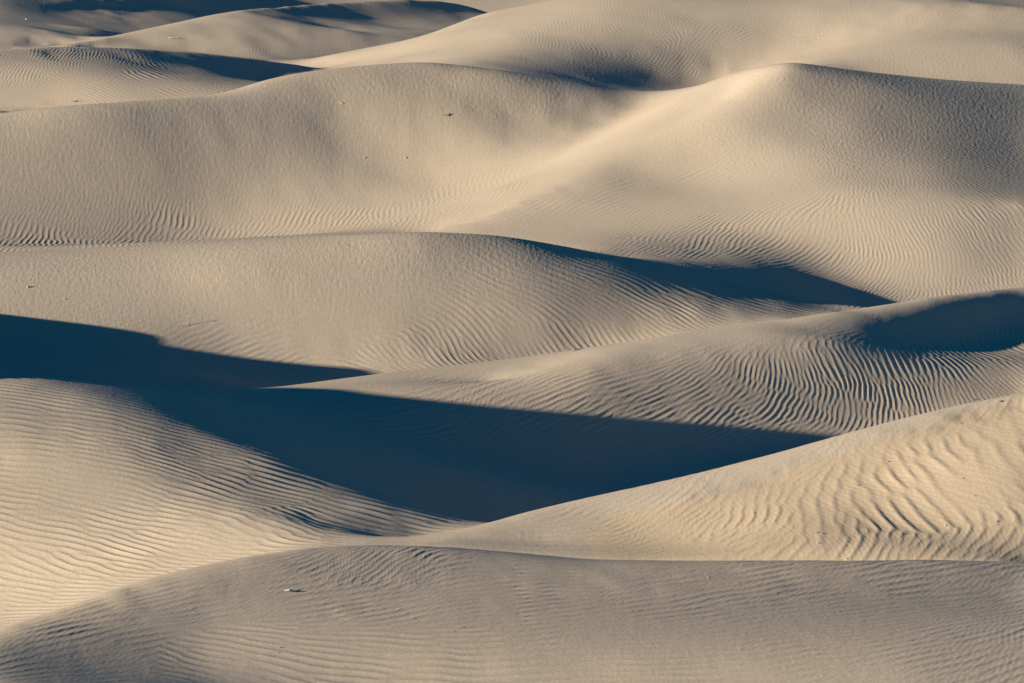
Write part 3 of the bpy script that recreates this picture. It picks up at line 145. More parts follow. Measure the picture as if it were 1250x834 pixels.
105 6 5 7 5 5 0 -51 -80 -83 -43 79 109 77 11 1 -12 -25 -27 -25 -22 -18 -5 -5 -4 -3 -2 -2 0 0 0 0 0 -2 -2 -3 -3 -2 -1 0 -1 1 -1 1 0 1 1 0 1 0 1 0 1 -1 1 -1 1 0 0 0 1 3 2 2 1 3 2 4 3 3 0 1 3 4 5 3 5 2 -1 1 3 3 4 3 2 1 -2 -5 -8 -10 -11 -12 -12 -11 -10 -10 -10 -9 -8 -9 -7 -7 -7 -7 -5 -5 -5 -4 -4 -4 -3 -3 -3 -2 -3 -2 -3 -2 -1 -2 -1 -1 -2 -1 -2 -1 -1 0 -2 -1 -2 0 -1 -1 -1 -1 -1 -1 0 -1 0 0 0 0 1 1 4 7 9 9 8 7 7
102 3 3 2 2 -2 -6 -44 -83 -68 -14 73 107 69 4 -5 -14 -22 -26 -25 -23 -19 -6 -5 -4 -4 -3 -1 -2 0 0 0 -1 -1 -2 -2 -1 -2 0 1 0 0 1 0 0 0 -1 1 1 1 1 1 0 1 0 1 0 0 0 1 1 0 1 3 3 3 3 2 1 2 4 3 2 3 2 3 2 2 4 2 1 3 4 1 2 3 2 0 -2 -3 -7 -7 -9 -11 -10 -10 -10 -10 -9 -9 -9 -8 -7 -7 -6 -6 -5 -5 -4 -4 -4 -4 -3 -4 -3 -3 -2 -3 -2 -2 -2 -2 -2 -1 -2 -1 -2 -3 -1 -2 -1 -2 -2 -1 -2 -1 -1 -1 -2 0 -1 0 0 0 0 0 5 6 7 9 8 8 7
97 0 1 -2 -3 -6 -11 -28 -74 -47 8 70 92 56 -17 -15 -14 -19 -22 -23 -22 -20 -5 -5 -5 -4 -3 -4 -2 -3 -1 -2 -1 0 0 0 0 1 1 0 2 0 0 1 0 0 0 2 0 1 2 1 1 1 0 1 0 1 0 0 1 1 3 2 2 2 2 2 2 2 1 1 1 2 3 5 3 2 1 2 3 2 0 2 3 1 3 4 1 -1 -1 -4 -5 -5 -8 -7 -8 -8 -8 -8 -7 -8 -8 -6 -7 -7 -5 -6 -5 -5 -4 -4 -5 -3 -5 -3 -4 -2 -3 -2 -3 -2 -2 -2 -2 -3 -2 -2 -2 -3 -2 -2 -2 -3 -1 -2 -2 -2 -1 -1 -1 -1 -1 0 0 0 3 6 8 8 7 7 6
91 -1 -3 -4 -7 -10 -14 -24 -55 -34 17 66 74 51 -31 -27 -12 -14 -18 -20 -19 -17 -6 -5 -4 -4 -5 -3 -3 -2 -3 -2 0 0 1 2 1 1 -1 1 -1 2 2 -1 1 1 2 0 2 1 1 0 2 1 2 0 2 0 1 1 2 2 -1 1 1 0 2 2 2 2 2 2 2 2 2 -1 1 2 2 3 2 1 1 1 1 3 1 2 3 3 1 0 -1 -3 -3 -5 -5 -5 -6 -5 -6 -5 -6 -6 -6 -5 -6 -5 -6 -5 -6 -4 -5 -5 -4 -4 -3 -4 -3 -3 -2 -3 -2 -4 -2 -3 -3 -2 -4 -2 -3 -3 -2 -3 -2 -3 -2 -1 -2 -2 -1 -2 0 -1 -1 1 2 5 7 7 8 6 5
85 -4 -4 -5 -9 -13 -16 -20 -49 -34 9 54 38 11 10 -3 -4 -8 -13 -16 -17 -16 -5 -5 -4 -4 -3 -3 -3 -2 -1 -1 -1 0 0 1 1 1 1 0 1 0 0 2 1 1 2 3 1 0 0 2 0 2 1 3 1 1 1 1 -1 0 1 0 0 2 1 2 1 1 2 1 2 0 1 1 1 2 2 1 0 2 1 1 2 1 2 3 3 2 2 2 0 0 -1 -2 -2 -3 -3 -4 -4 -4 -3 -5 -4 -5 -5 -5 -5 -5 -4 -5 -4 -4 -3 -5 -4 -3 -4 -3 -3 -3 -4 -2 -4 -3 -2 -4 -3 -3 -3 -3 -4 -2 -3 -2 -2 -3 -2 -2 -2 -1 -2 -1 0 -1 2 6 6 7 5 5 5
78 -4 -6 -8 -10 -12 -17 -23 -54 -43 -26 7 4 19 81 22 6 -3 -8 -12 -14 -14 -4 -4 -4 -3 -3 -2 -1 -2 -2 0 -1 0 1 1 1 0 0 1 1 1 1 1 2 2 2 0 0 1 1 1 1 1 2 0 1 2 0 1 1 1 0 0 1 1 0 0 1 1 0 1 1 1 0 1 1 0 2 0 2 0 2 2 1 2 2 1 2 3 3 2 3 1 1 0 -1 0 -2 -1 -2 -3 -3 -2 -3 -3 -4 -4 -3 -4 -4 -3 -4 -3 -4 -3 -3 -4 -3 -4 -4 -4 -2 -4 -3 -3 -4 -3 -3 -4 -3 -3 -3 -2 -4 -2 -3 -1 -3 -2 -2 -2 -1 -2 -1 -1 1 5 6 5 5 4 3
72 -6 -7 -8 -10 -13 -16 -20 -47 -63 -75 -91 0 108 105 44 12 3 -5 -8 -10 -12 -4 -3 -3 -2 -2 -2 -1 -1 0 -1 0 1 0 0 0 1 2 0 1 2 1 1 1 1 0 0 1 1 1 1 1 1 1 2 0 1 1 0 1 1 1 0 1 -1 0 0 -1 0 1 0 1 0 0 1 0 2 1 2 0 1 1 2 2 1 1 2 2 2 2 4 2 2 2 1 1 0 0 0 0 -1 -1 -2 -2 -2 -2 -2 -2 -3 -2 -4 -2 -3 -3 -2 -3 -3 -4 -3 -4 -3 -4 -4 -2 -4 -3 -3 -2 -3 -3 -2 -2 -4 -1 -3 -2 -3 -1 -2 -3 -2 -2 -1 -3 -1 0 4 5 4 2 3 3
67 -7 -7 -8 -10 -12 -15 -14 -29 -73 -80 -65 8 71 83 44 12 5 0 -6 -9 -9 -3 -4 -2 -2 0 -1 0 0 -1 0 1 -1 1 0 1 1 0 2 0 1 1 1 1 0 1 1 0 1 1 1 2 0 1 0 1 1 0 1 1 -1 1 1 -1 0 0 -1 1 -1 0 0 -1 1 0 1 1 1 1 0 2 1 1 1 0 2 2 1 2 2 2 1 3 2 2 3 2 1 2 1 0 1 0 0 -1 -1 -1 -1 -2 -1 -3 -1 -2 -2 -2 -3 -3 -3 -2 -3 -3 -3 -3 -2 -4 -2 -3 -2 -3 -1 -2 -3 -2 -1 -2 -2 -2 -2 -2 -2 -1 -2 -3 -2 -1 -2 0 2 1 1 2 1 1
61 -7 -7 -9 -9 -11 -12 -13 -21 -54 -59 -29 11 22 44 31 12 6 1 -2 -6 -8 -2 -2 -2 -1 0 2 0 0 0 0 -1 0 0 0 1 0 0 1 1 0 2 1 0 1 0 1 1 2 0 1 0 1 1 0 1 0 1 0 -1 1 -1 0 0 0 0 0 -1 0 -1 0 0 0 1 0 1 0 0 1 0 1 2 1 1 1 1 2 1 1 2 2 2 3 3 2 3 3 2 1 2 1 1 0 1 0 0 0 -1 0 -1 -1 -1 -2 -1 -2 -2 -1 -3 -2 -2 -3 -2 -3 -2 -2 -1 -2 -2 -2 -1 -1 -1 -2 -1 -1 -1 -2 -1 -1 -1 -1 0 -1 0 0 -5 -3 -2 -2 -1 -1 -1
56 -7 -7 -8 -10 -10 -10 -12 -13 -39 -42 -22 -2 12 24 24 9 5 2 -1 -3 -2 -2 -1 -1 0 0 0 0 0 0 -1 0 -1 -1 0 0 0 1 0 1 1 0 1 1 2 0 1 1 0 2 0 1 0 0 1 0 -1 0 0 1 -1 0 -1 0 0 0 0 0 -1 0 0 -1 0 0 0 0 1 0 1 1 1 0 1 1 1 1 1 2 1 2 1 2 3 3 3 3 2 2 3 1 2 1 3 1 1 1 0 1 0 0 0 -1 -1 -1 0 -1 -2 -2 -2 -1 -1 -3 -1 -1 -2 -2 -1 -1 -1 -1 -1 -1 0 -2 0 -1 1 -1 0 -1 1 -1 1 -1 0 -4 -8 -6 -4 -3 -2 -1
52 -7 -8 -8 -8 -9 -10 -11 -13 -24 -31 -24 -10 13 17 12 7 5 2 1 1 -1 0 0 1 -1 -1 -1 -1 0 -1 -1 -1 0 -1 0 -1 1 0 0 1 1 1 1 1 0 2 1 1 1 0 1 0 1 0 0 0 1 0 -1 0 0 -1 0 0 -1 0 0 -1 1 -1 -1 1 0 -1 0 0 0 0 0 1 1 1 0 2 0 2 1 1 2 1 2 2 1 2 3 1 3 3 2 3 2 3 2 1 3 1 1 1 1 1 0 0 0 0 -1 -1 -1 0 -1 -1 -2 0 -2 -2 0 -1 -2 0 -1 -1 0 0 -1 1 -1 0 -1 1 0 0 0 1 -1 1 -1 -5 -7 -7 -6 -5 -3 -4
48 -7 -7 -8 -8 -9 -10 -10 -10 -15 -21 -20 -13 16 8 -2 3 4 4 2 2 1 0 1 -2 -1 -1 -1 -1 -1 0 -1 0 -1 0 0 0 0 0 1 1 1 1 1 1 2 1 0 2 1 1 0 1 0 0 0 1 -1 0 1 -1 -1 0 0 -1 1 -1 0 0 -1 1 0 -1 -1 1 0 0 -1 0 1 1 0 1 0 1 2 0 1 1 1 1 2 0 2 1 1 3 3 3 3 3 3 2 2 3 1 3 2 1 1 1 1 1 1 0 -1 1 0 -1 -1 -1 0 -2 0 0 -2 -1 1 -1 -1 0 0 -1 1 -1 1 0 1 0 0 1 -1 0 1 -1 0 -4 -8 -8 -7 -5 -5 -4
43 -6 -8 -7 -8 -8 -8 -9 -10 -9 -11 -9 -1 14 -16 -15 2 2 4 4 2 3 0 0 0 0 -2 -2 -2 -1 -1 1 -1 0 0 -1 0 0 2 0 1 1 1 1 2 0 2 2 0 2 1 1 1 1 1 0 0 0 0 0 -1 1 0 -1 1 -1 0 0 0 0 -1 0 0 1 -1 0 0 0 1 0 0 1 0 1 0 1 1 1 0 1 1 0 1 1 1 2 2 2 3 2 3 3 3 2 3 2 2 2 2 1 2 1 1 0 1 1 0 -1 1 0 -1 -1 0 0 -2 0 0 -1 0 0 0 0 0 0 1 0 1 0 0 1 0 1 0 0 -1 -1 -4 -7 -8 -7 -6 -6 -4
41 -8 -6 -7 -8 -8 -8 -8 -9 -6 -5 -1 3 -22 -18 -2 3 4 3 3 4 3 1 0 0 -1 -1 -1 -1 -2 0 -2 0 0 0 0 1 0 0 1 0 1 1 2 1 2 1 1 2 1 2 2 1 1 1 1 0 2 0 -1 1 0 0 0 0 1 0 -1 0 0 1 0 0 0 1 0 0 1 0 1 -1 1 0 1 1 0 1 0 1 0 0 0 1 0 2 1 1 2 1 3 2 3 2 3 2 2 2 2 1 2 1 1 1 2 0 1 0 1 -1 0 0 0 0 -2 1 -1 0 -1 0 0 0 0 1 1 0 1 1 1 0 0 1 1 0 -1 0 0 -5 -6 -8 -8 -7 -5 -5
36 -6 -7 -7 -6 -7 -8 -9 -7 -6 -3 -4 -13 -34 -7 8 8 3 4 5 3 2 1 1 0 0 -1 -1 -1 -1 -1 0 -1 0 0 0 0 0 0 1 2 0 2 1 2 1 1 2 2 2 2 1 3 2 1 2 1 1 1 1 0 0 1 2 0 0 1 0 1 1 0 1 2 0 1 0 1 1 1 0 1 0 1 1 0 1 0 1 -1 0 0 0 -1 0 -1 0 1 0 2 2 1 1 3 1 1 3 1 2 2 1 1 1 1 1 1 0 1 0 1 0 -1 0 -1 0 -1 -1 -1 1 -1 1 0 1 1 0 1 1 1 1 2 0 1 0 0 0 0 -1 -4 -7 -7 -7 -7 -7 -5
34 -7 -6 -7 -7 -7 -7 -7 -8 -6 -4 -9 -17 -24 -9 8 8 5 3 3 4 2 1 0 1 -1 0 0 -1 0 -1 0 1 -1 0 0 0 1 0 1 0 1 1 1 1 3 2 3 2 1 1 3 1 3 2 2 3 1 2 2 2 2 1 1 1 1 2 2 2 2 2 2 1 2 1 3 2 1 0 1 1 0 0 1 2 1 1 -1 1 -1 -1 -2 -2 -3 -2 -3 -2 0 -1 1 2 1 0 1 1 1 1 1 2 1 0 1 0 0 1 1 0 1 0 0 0 -1 -1 -1 -1 0 -1 -1 1 0 1 0 1 2 2 1 1 2 1 2 1 0 1 0 0 -1 -4 -6 -8 -8 -7 -5 -6
30 -6 -6 -6 -7 -6 -7 -7 -7 -7 -5 -10 -17 -18 -8 4 7 4 3 3 2 3 0 0 0 1 0 0 0 0 0 1 -1 1 0 1 -1 0 0 0 1 1 1 2 1 2 2 1 2 2 2 2 3 2 4 3 2 4 2 3 2 2 3 2 3 3 3 4 3 3 4 4 4 4 3 2 2 3 3 1 1 -1 1 1 2 2 1 0 -1 -2 -4 -3 -5 -5 -6 -5 -5 -3 -1 0 0 0 0 0 0 1 2 0 0 -1 -1 -1 0 0 0 1 1 1 0 0 -1 -1 -1 -2 -1 -1 0 0 0 0 1 2 2 1 2 3 2 1 2 2 1 1 0 1 -1 0 -4 -7 -7 -7 -7 -6 -5
28 -6 -7 -6 -5 -7 -6 -7 -7 -7 -4 -10 -15 -14 -8 0 4 2 3 2 2 1 1 1 0 0 1 0 1 1 0 0 1 1 0 0 1 0 1 0 0 0 1 1 2 0 3 1 2 1 2 3 3 4 3 4 4 3 4 3 4 4 3 4 5 4 5 6 6 7 6 6 5 5 5 5 5 4 4 3 2 4 2 0 -1 -1 -2 -1 -2 -3 -4 -5 -5 -7 -8 -8 -7 -6 -2 -4 -3 -2 -1 -1 0 -2 -2 0 -3 -4 -3 -3 -1 0 1 1 2 1 1 -1 -1 -3 -2 -2 -1 -1 -1 0 1 2 1 2 3 3 2 3 3 3 2 2 2 1 1 0 0 -1 -4 -7 -8 -6 -6 -5 -5
24 -5 -6 -5 -7 -6 -6 -5 -7 -6 -4 -8 -13 -14 -8 -3 2 2 1 0 1 2 0 0 1 1 1 0 1 1 1 1 1 1 2 1 0 0 0 0 0 1 0 0 1 1 1 2 1 3 3 2 3 3 4 4 4 4 4 4 4 4 6 6 5 8 7 7 8 7 7 7 8 7 7 5 5 3 4 4 3 3 3 2 0 -1 0 -1 -2 -2 -1 -3 -4 -5 -5 -6 -6 -7 -7 -8 -8 -8 -8 -5 -4 -5 -7 -6 -6 -4 -4 -4 -2 -1 0 2 1 3 1 -1 -3 -3 -3 -2 -2 0 1 1 1 2 3 3 2 4 4 3 4 4 3 3 1 3 0 0 1 -1 -6 -7 -6 -7 -5 -5 -4
23 -6 -5 -6 -5 -6 -6 -6 -6 -6 -3 -8 -10 -10 -10 -5 -2 0 0 0 0 0 1 0 1 1 0 1 2 0 2 2 1 2 1 1 2 1 0 0 0 0 0 0 0 1 0 2 2 2 3 3 2 3 3 3 5 4 4 5 6 5 5 6 8 7 7 7 7 8 9 8 7 7 5 7 5 5 4 4 5 4 3 3 2 2 2 1 1 1 0 -1 -2 -3 -4 -4 -5 -5 -9 -9 -11 -12 -12 -11 -9 -9 -7 -7 -9 -9 -7 -4 -4 -3 -3 -4 -1 -3 -1 -2 -1 -1 0 1 0 1 1 2 2 3 3 4 4 4 4 5 4 4 4 3 4 1 1 1 -2 -1 -6 -6 -7 -6 -4 -4 -3
20 -6 -5 -6 -5 -5 -5 -6 -5 -5 -4 -3 -8 -10 -9 -8 -5 -2 -3 -1 -2 0 0 1 0 1 1 2 0 2 2 1 3 1 3 2 2 2 1 1 0 -1 0 0 0 0 0 0 2 2 2 3 3 3 3 4 3 3 4 4 5 5 6 6 6 6 7 7 7 7 7 7 6 6 7 6 5 7 6 6 6 6 5 5 5 4 4 4 5 4 3 4 2 0 -2 -5 -4 -3 -6 -7 -10 -11 -12 -14 -10 -11 -11 -12 -8 -7 -8 -9 -10 -12 -11 -8 -9 -7 -7 -2 0 1 1 1 2 2 2 2 3 3 3 3 5 3 6 4 5 5 5 4 3 2 2 -2 0 -2 -7 -7 -4 -3 -3 -3 -2
17 -5 -5 -4 -6 -5 -5 -5 -4 -6 -2 -2 -6 -8 -9 -11 -8 -4 -3 -4 -2 -2 0 0 1 0 1 1 1 2 2 3 2 3 2 3 3 2 2 1 1 1 -1 0 -1 0 0 1 0 1 2 2 3 2 4 3 2 2 3 4 4 6 5 6 5 6 5 6 5 5 4 4 6 5 5 6 7 5 7 8 7 7 7 5 7 7 6 7 7 8 9 7 7 7 5 5 0 -7 -7 -7 -5 -4 -5 -8 -15 -12 -14 -12 -9 -11 -13 -15 -17 -14 -12 -12 -11 -11 -8 -6 -4 -2 -1 1 0 1 1 1 2 1 3 2 2 5 3 4 5 5 5 5 4 2 0 -1 -3 -1 -7 -3 -2 -2 -2 -1 -2
15 -4 -6 -5 -4 -5 -5 -4 -5 -4 -3 1 -3 -7 -11 -11 -10 -7 -5 -5 -4 -2 -1 0 -1 1 1 0 3 1 2 2 3 3 3 4 3 3 4 2 1 1 0 0 0 0 0 -1 0 1 0 1 1 3 1 2 3 5 4 4 3 5 5 4 4 4 4 2 3 3 2 3 2 4 4 4 4 7 5 6 7 6 8 10 8 9 9 10 10 10 9 9 8 9 6 5 3 -1 -2 -4 -5 -3 -3 -6 -4 -9 -9 -8 -13 -13 -10 -9 -11 -11 -14 -16 -17 -14 -12 -8 -7 -4 -5 -3 -2 -3 -1 -1 -1 0 0 1 1 0 2 3 3 3 5 4 4 3 -2 -2 -1 -2 -2 0 1 1 0 -1 -1
13 -5 -4 -5 -5 -4 -4 -4 -4 -4 -3 4 -1 -6 -9 -13 -14 -9 -7 -7 -6 -5 0 -1 0 -1 1 1 0 3 1 3 2 4 3 4 4 5 4 5 3 2 1 0 0 0 -1 0 0 -1 0 0 1 0 2 2 3 4 5 4 5 3 3 3 2 2 2 2 1 0 1 1 0 0 1 1 3 1 4 4 6 9 8 10 11 11 11 11 9 10 11 10 13 8 8 6 5 5 2 1 2 -2 -3 0 -3 -2 -4 -8 -6 -7 -7 -6 -8 -11 -13 -13 -13 -13 -12 -12 -11 -12 -7 -9 -6 -6 -5 -4 -5 -3 -4 -3 -3 -2 -2 -2 -1 -2 -1 -1 -1 0 2 3 2 2 8 7 4 3 2 1 -1
10 -5 -4 -4 -4 -4 -4 -4 -3 -4 -2 6 1 -3 -9 -13 -16 -13 -9 -9 -8 -5 -3 -1 -1 0 -1 1 1 1 2 2 4 2 5 4 4 5 5 5 5 4 3 2 0 -1 1 -1 -1 0 0 -1 0 1 1 2 3 3 4 4 3 3 2 3 3 1 1 0 1 0 -1 -1 -1 -1 0 -1 -1 0 0 1 2 4 8 8 9 11 14 14 14 12 10 11 10 12 9 6 6 7 8 7 5 2 2 2 -1 -2 0 -1 -4 -2 -3 -6 -4 -6 -6 -6 -7 -10 -12 -15 -15 -13 -14 -12 -11 -9 -10 -8 -7 -8 -7 -7 -6 -6 -6 -6 -6 -5 -6 -4 -4 -1 3 4 5 5 14 10 7 5 3 1 2
9 -5 -4 -5 -4 -4 -4 -3 -3 -2 -2 6 4 1 -6 -15 -19 -17 -11 -9 -10 -9 -2 -2 -1 -1 -1 0 1 0 2 2 3 3 3 4 6 4 6 5 6 6 5 3 3 1 -1 0 0 -1 -1 1 0 0 1 1 2 2 3 3 4 3 3 2 2 2 1 1 -1 0 0 -2 0 -1 -3 -1 -2 -3 -3 -4 -3 -2 2 8 13 15 12 11 13 10 9 11 11 12 9 9 11 11 8 9 7 6 5 3 3 3 1 2 3 1 -1 -3 -2 -3 -3 -5 -6 -5 -9 -8 -9 -14 -15 -13 -15 -15 -12 -11 -11 -11 -11 -10 -10 -9 -8 -8 -8 -7 -6 -6 -3 -2 0 3 3 4 15 13 9 5 3 3 0
5 -3 -5 -4 -4 -3 -3 -3 -3 -2 -1 5 10 5 -3 -14 -22 -24 -11 -13 -11 -10 -3 -3 -3 -2 -1 -1 0 1 1 2 1 4 4 4 3 6 4 6 7 6 7 6 4 2 2 1 -1 0 -1 -1 0 0 1 1 1 3 2 3 3 3 4 2 2 1 1 2 1 0 0 1 0 -1 0 -1 -2 -1 -3 -3 -5 -5 -3 6 9 2 6 10 6 7 11 8 10 10 15 16 10 7 6 7 8 12 11 8 6 7 6 2 2 2 2 3 2 -1 -1 -4 -2 -3 -3 -3 -5 -4 -6 -13 -12 -14 -16 -16 -15 -16 -16 -13 -12 -11 -11 -10 -10 -9 -8 -7 -5 -3 0 0 2 3 13 10 9 6 3 1 1
4 -5 -4 -3 -4 -4 -3 -3 -2 -1 -1 6 13 11 2 -13 -27 -27 -16 -12 -13 -13 -4 -3 -3 -3 -3 -1 -2 1 1 1 3 2 3 4 4 4 6 5 5 7 6 7 7 6 3 1 1 0 0 -1 -1 0 0 1 2 1 2 3 2 3 3 3 2 3 2 1 2 2 1 2 1 2 2 1 2 3 3 3 3 2 1 -5 -7 -3 -4 -5 0 8 7 8 4 6 10 12 11 9 9 8 7 9 10 10 10 7 10 10 6 3 2 6 4 3 1 2 0 -1 0 -3 -4 -4 -5 -4 -7 -8 -13 -14 -13 -16 -17 -15 -14 -14 -13 -12 -12 -11 -11 -8 -7 -4 -2 -1 1 1 7 8 5 4 3 1 1
2 -4 -4 -5 -3 -4 -3 -2 -2 -2 0 5 18 18 8 -12 -30 -34 -17 -14 -14 -13 -5 -5 -4 -3 -3 -3 0 -2 0 2 2 3 2 4 4 4 3 5 5 5 6 7 6 8 6 4 3 1 0 0 0 -1 -1 0 0 1 2 2 3 3 2 2 4 2 2 3 2 3 3 2 3 2 3 4 4 3 5 5 4 3 0 -5 -7 -6 -9 -7 -1 0 2 4 7 7 7 5 6 9 10 8 11 9 9 10 6 11 10 7 8 12 12 6 3 3 6 6 2 1 -1 -2 -1 -3 -3 -4 -4 -4 -4 -7 -9 -10 -11 -17 -16 -14 -15 -18 -17 -15 -13 -11 -8 -6 -3 -1 -1 0 2 2 3 1 1 1 0
-1 -4 -4 -3 -4 -3 -4 -3 -2 0 -2 5 19 25 17 -10 -32 -36 -21 -14 -13 -15 -4 -5 -5 -6 -3 -4 -3 0 0 1 2 2 3 2 3 3 3 3 3 4 4 5 6 6 7 8 5 4 2 1 0 0 0 0 -1 0 0 1 1 2 2 4 2 3 3 2 4 1 3 3 3 4 3 2 4 3 2 3 4 2 -2 -5 -3 -3 -2 -1 -2 -4 -3 1 3 4 2 3 8 8 7 6 4 5 5 8 13 9 6 10 12 12 13 10 10 12 10 6 8 5 2 2 -1 -2 -4 -3 -3 -4 -3 -5 -6 -4 -6 -7 -12 -15 -15 -15 -13 -17 -17 -13 -9 -6 -5 -4 -3 -2 -8 -4 -3 0 -1 0 -1
-2 -4 -4 -4 -4 -4 -2 -3 -2 -3 1 0 19 28 26 -8 -35 -35 -19 -12 -12 -13 -5 -5 -5 -5 -6 -4 -3 -2 1 1 1 3 2 1 1 1 2 1 2 1 3 2 4 4 5 6 7 6 6 4 2 2 1 -1 1 -1 0 -1 1 1 1 1 2 2 3 3 1 4 2 3 2 3 3 3 2 2 3 1 1 2 2 1 -2 -3 0 -1 -2 -2 -2 -3 0 -1 1 3 2 3 5 6 8 7 7 4 5 5 7 10 9 10 9 12 14 13 8 10 14 12 6 4 3 -1 -2 -5 -4 -3 -3 -2 -3 -2 -2 -3 -3 -6 -9 -8 -11 -8 -10 -16 -15 -10 -7 -6 -7 -6 -17 -12 -7 -4 -2 -2 1
-5 -4 -3 -5 -3 -3 -4 -2 -3 -2 -2 0 12 21 29 -5 -25 -23 -19 -10 -9 -10 -4 -4 -5 -5 -4 -6 -4 -2 1 1 2 -1 0 0 0 0 -1 -1 0 0 0 1 1 2 4 3 5 6 6 6 5 4 2 3 1 1 -1 1 -1 -1 1 0 1 1 1 1 2 2 3 2 3 2 2 3 3 3 2 2 2 1 1 1 -2 0 0 0 -2 -1 -1 -1 -2 -1 0 -1 0 2 4 7 5 4 4 4 4 5 6 5 7 6 7 6 7 7 9 7 2 7 15 13 9 8 4 4 -1 -2 -2 -2 -2 -1 0 0 -1 -1 -1 -2 -3 -4 -4 -5 -8 -10 -11 -11 -11 -10 -28 -17 -9 -6 -3 -1 -2
-6 -4 -5 -3 -4 -4 -3 -4 -2 -2 -2 -2 1 3 -6 10 14 -4 -12 -7 -6 -5 -1 -2 -1 0 -2 0 -2 -2 -4 -3 -4 -3 -4 -3 -4 -4 -3 -2 -3 -1 -2 -1 0 0 1 2 2 4 4 5 5 5 5 3 3 3 2 0 1 0 -1 1 -1 0 0 1 1 0 1 1 2 2 3 3 2 3 2 3 2 1 1 -1 2 1 0 0 -1 -1 -2 -1 -3 -1 -2 0 0 2 4 4 4 4 2 2 2 3 6 5 3 4 3 4 2 2 1 2 2 -1 1 4 9 9 10 9 7 5 4 2 0 0 4 3 3 3 3 4 4 3 2 3 1 -5 -12 -15 -12 -13 -29 -18 -12 -6 -3 -3 -1
-9 -3 -4 -4 -4 -3 -4 -3 -4 -3 -3 -3 -3 -5 -10 16 25 8 -10 -2 -3 -1 -1 1 1 1 2 1 0 -3 -4 -6 -6 -6 -6 -7 -5 -5 -5 -4 -4 -4 -2 -3 -2 0 -1 1 2 1 4 3 4 4 4 5 3 2 3 2 1 1 1 -1 1 0 -1 0 -1 1 0 0 1 2 1 1 3 2 2 2 1 2 2 2 1 0 1 -1 0 -2 -1 -3 -2 -2 0 1 3 2 1 1 2 1 1 3 3 4 2 3 5 3 3 1 2 3 3 3 2 2 1 2 1 1 2 1 4 4 3 3 4 4 1 4 3 4 4 4 3 3 4 2 2 -2 -5 -5 -7 -6 -21 -14 -9 -5 -4 -2 -3
-9 -5 -4 -3 -4 -4 -4 -4 -3 -3 -3 -4 -3 -6 1 18 23 10 -8 -2 -1 2 1 2 1 1 1 0 0 -2 -5 -5 -6 -6 -7 -6 -6 -7 -6 -5 -5 -5 -3 -3 -2 -3 0 -1 1 1 1 3 3 3 3 3 3 4 2 2 2 2 0 1 0 0 0 -1 1 -1 0 0 0 0 1 1 0 1 2 1 2 2 2 2 0 2 -1 0 -1 -1 -2 0 -2 -1 0 1 1 0 1 0 0 1 4 2 2 1 2 3 3 4 4 5 4 3 4 7 8 8 5 0 0 2 1 -1 -3 -4 -4 -3 -1 -1 0 0 2 2 2 2 4 3 2 3 -1 -1 1 1 0 -2 -7 -8 -6 -5 -3 -2 -1
-12 -3 -4 -4 -4 -4 -4 -4 -4 -3 -4 -4 -2 2 11 24 23 3 -11 -2 1 3 1 1 2 1 0 1 -1 -2 -3 -5 -5 -6 -5 -6 -8 -6 -5 -7 -5 -5 -5 -3 -4 -2 -3 0 -2 1 0 1 1 2 2 2 3 1 2 2 2 1 2 1 1 1 1 0 -1 0 0 0 0 0 -1 0 1 0 0 1 2 1 0 2 1 0 1 -1 -1 -1 0 -1 0 -1 0 0 0 0 -1 0 1 1 0 2 2 3 2 2 2 3 3 3 4 5 8 10 12 11 9 8 4 3 2 -2 -5 -4 -4 -6 -8 -7 -6 -6 -3 -1 1 0 1 2 3 1 2 1 2 2 2 2 1 -3 -2 -3 -2 -2 -2
-12 -5 -3 -5 -3 -5 -3 -4 -4 -4 -4 -3 -3 8 21 32 26 -6 -20 -2 1 3 3 1 1 1 1 0 -1 -1 -2 -3 -4 -4 -5 -5 -5 -7 -7 -6 -5 -5 -6 -4 -4 -3 -3 -3 -1 -2 -1 -1 1 0 1 1 1 1 2 1 0 2 1 1 1 1 1 0 1 1 0 0 0 0 1 0 -1 0 0 1 0 0 1 0 0 0 1 0 0 0 -1 -1 0 0 0 -1 -1 1 0 0 -1 1 1 1 2 2 2 0 1 1 0 3 5 7 7 7 8 10 12 12 11 7 7 6 3 -1 -4 -7 -8 -9 -9 -9 -8 -7 -6 -2 0 0 0 2 1 3 2 2 2 3 5 2 -1 -1 -1 -1 -2
-14 -3 -5 -3 -5 -3 -4 -4 -4 -4 -4 -5 -2 10 25 44 32 -16 -28 -3 3 4 0 2 1 2 1 0 0 0 -1 0 -2 -3 -2 -5 -4 -4 -7 -6 -8 -6 -5 -6 -5 -4 -4 -3 -3 -3 -1 -2 -1 -1 0 0 -1 1 0 1 1 0 0 1 1 0 1 2 1 0 1 1 0 0 0 0 0 0 1 -1 0 1 0 0 1 0 -1 1 0 -1 0 0 -1 0 -1 1 0 -1 0 0 1 0 1 1 1 0 1 0 1 0 2 1 2 3 4 4 5 7 10 12 13 13 11 12 11 6 6 -1 -4 -8 -13 -11 -13 -12 -8 -6 -4 -2 0 1 2 1 2 2 3 1 6 4 2 1 -1 -2 -1
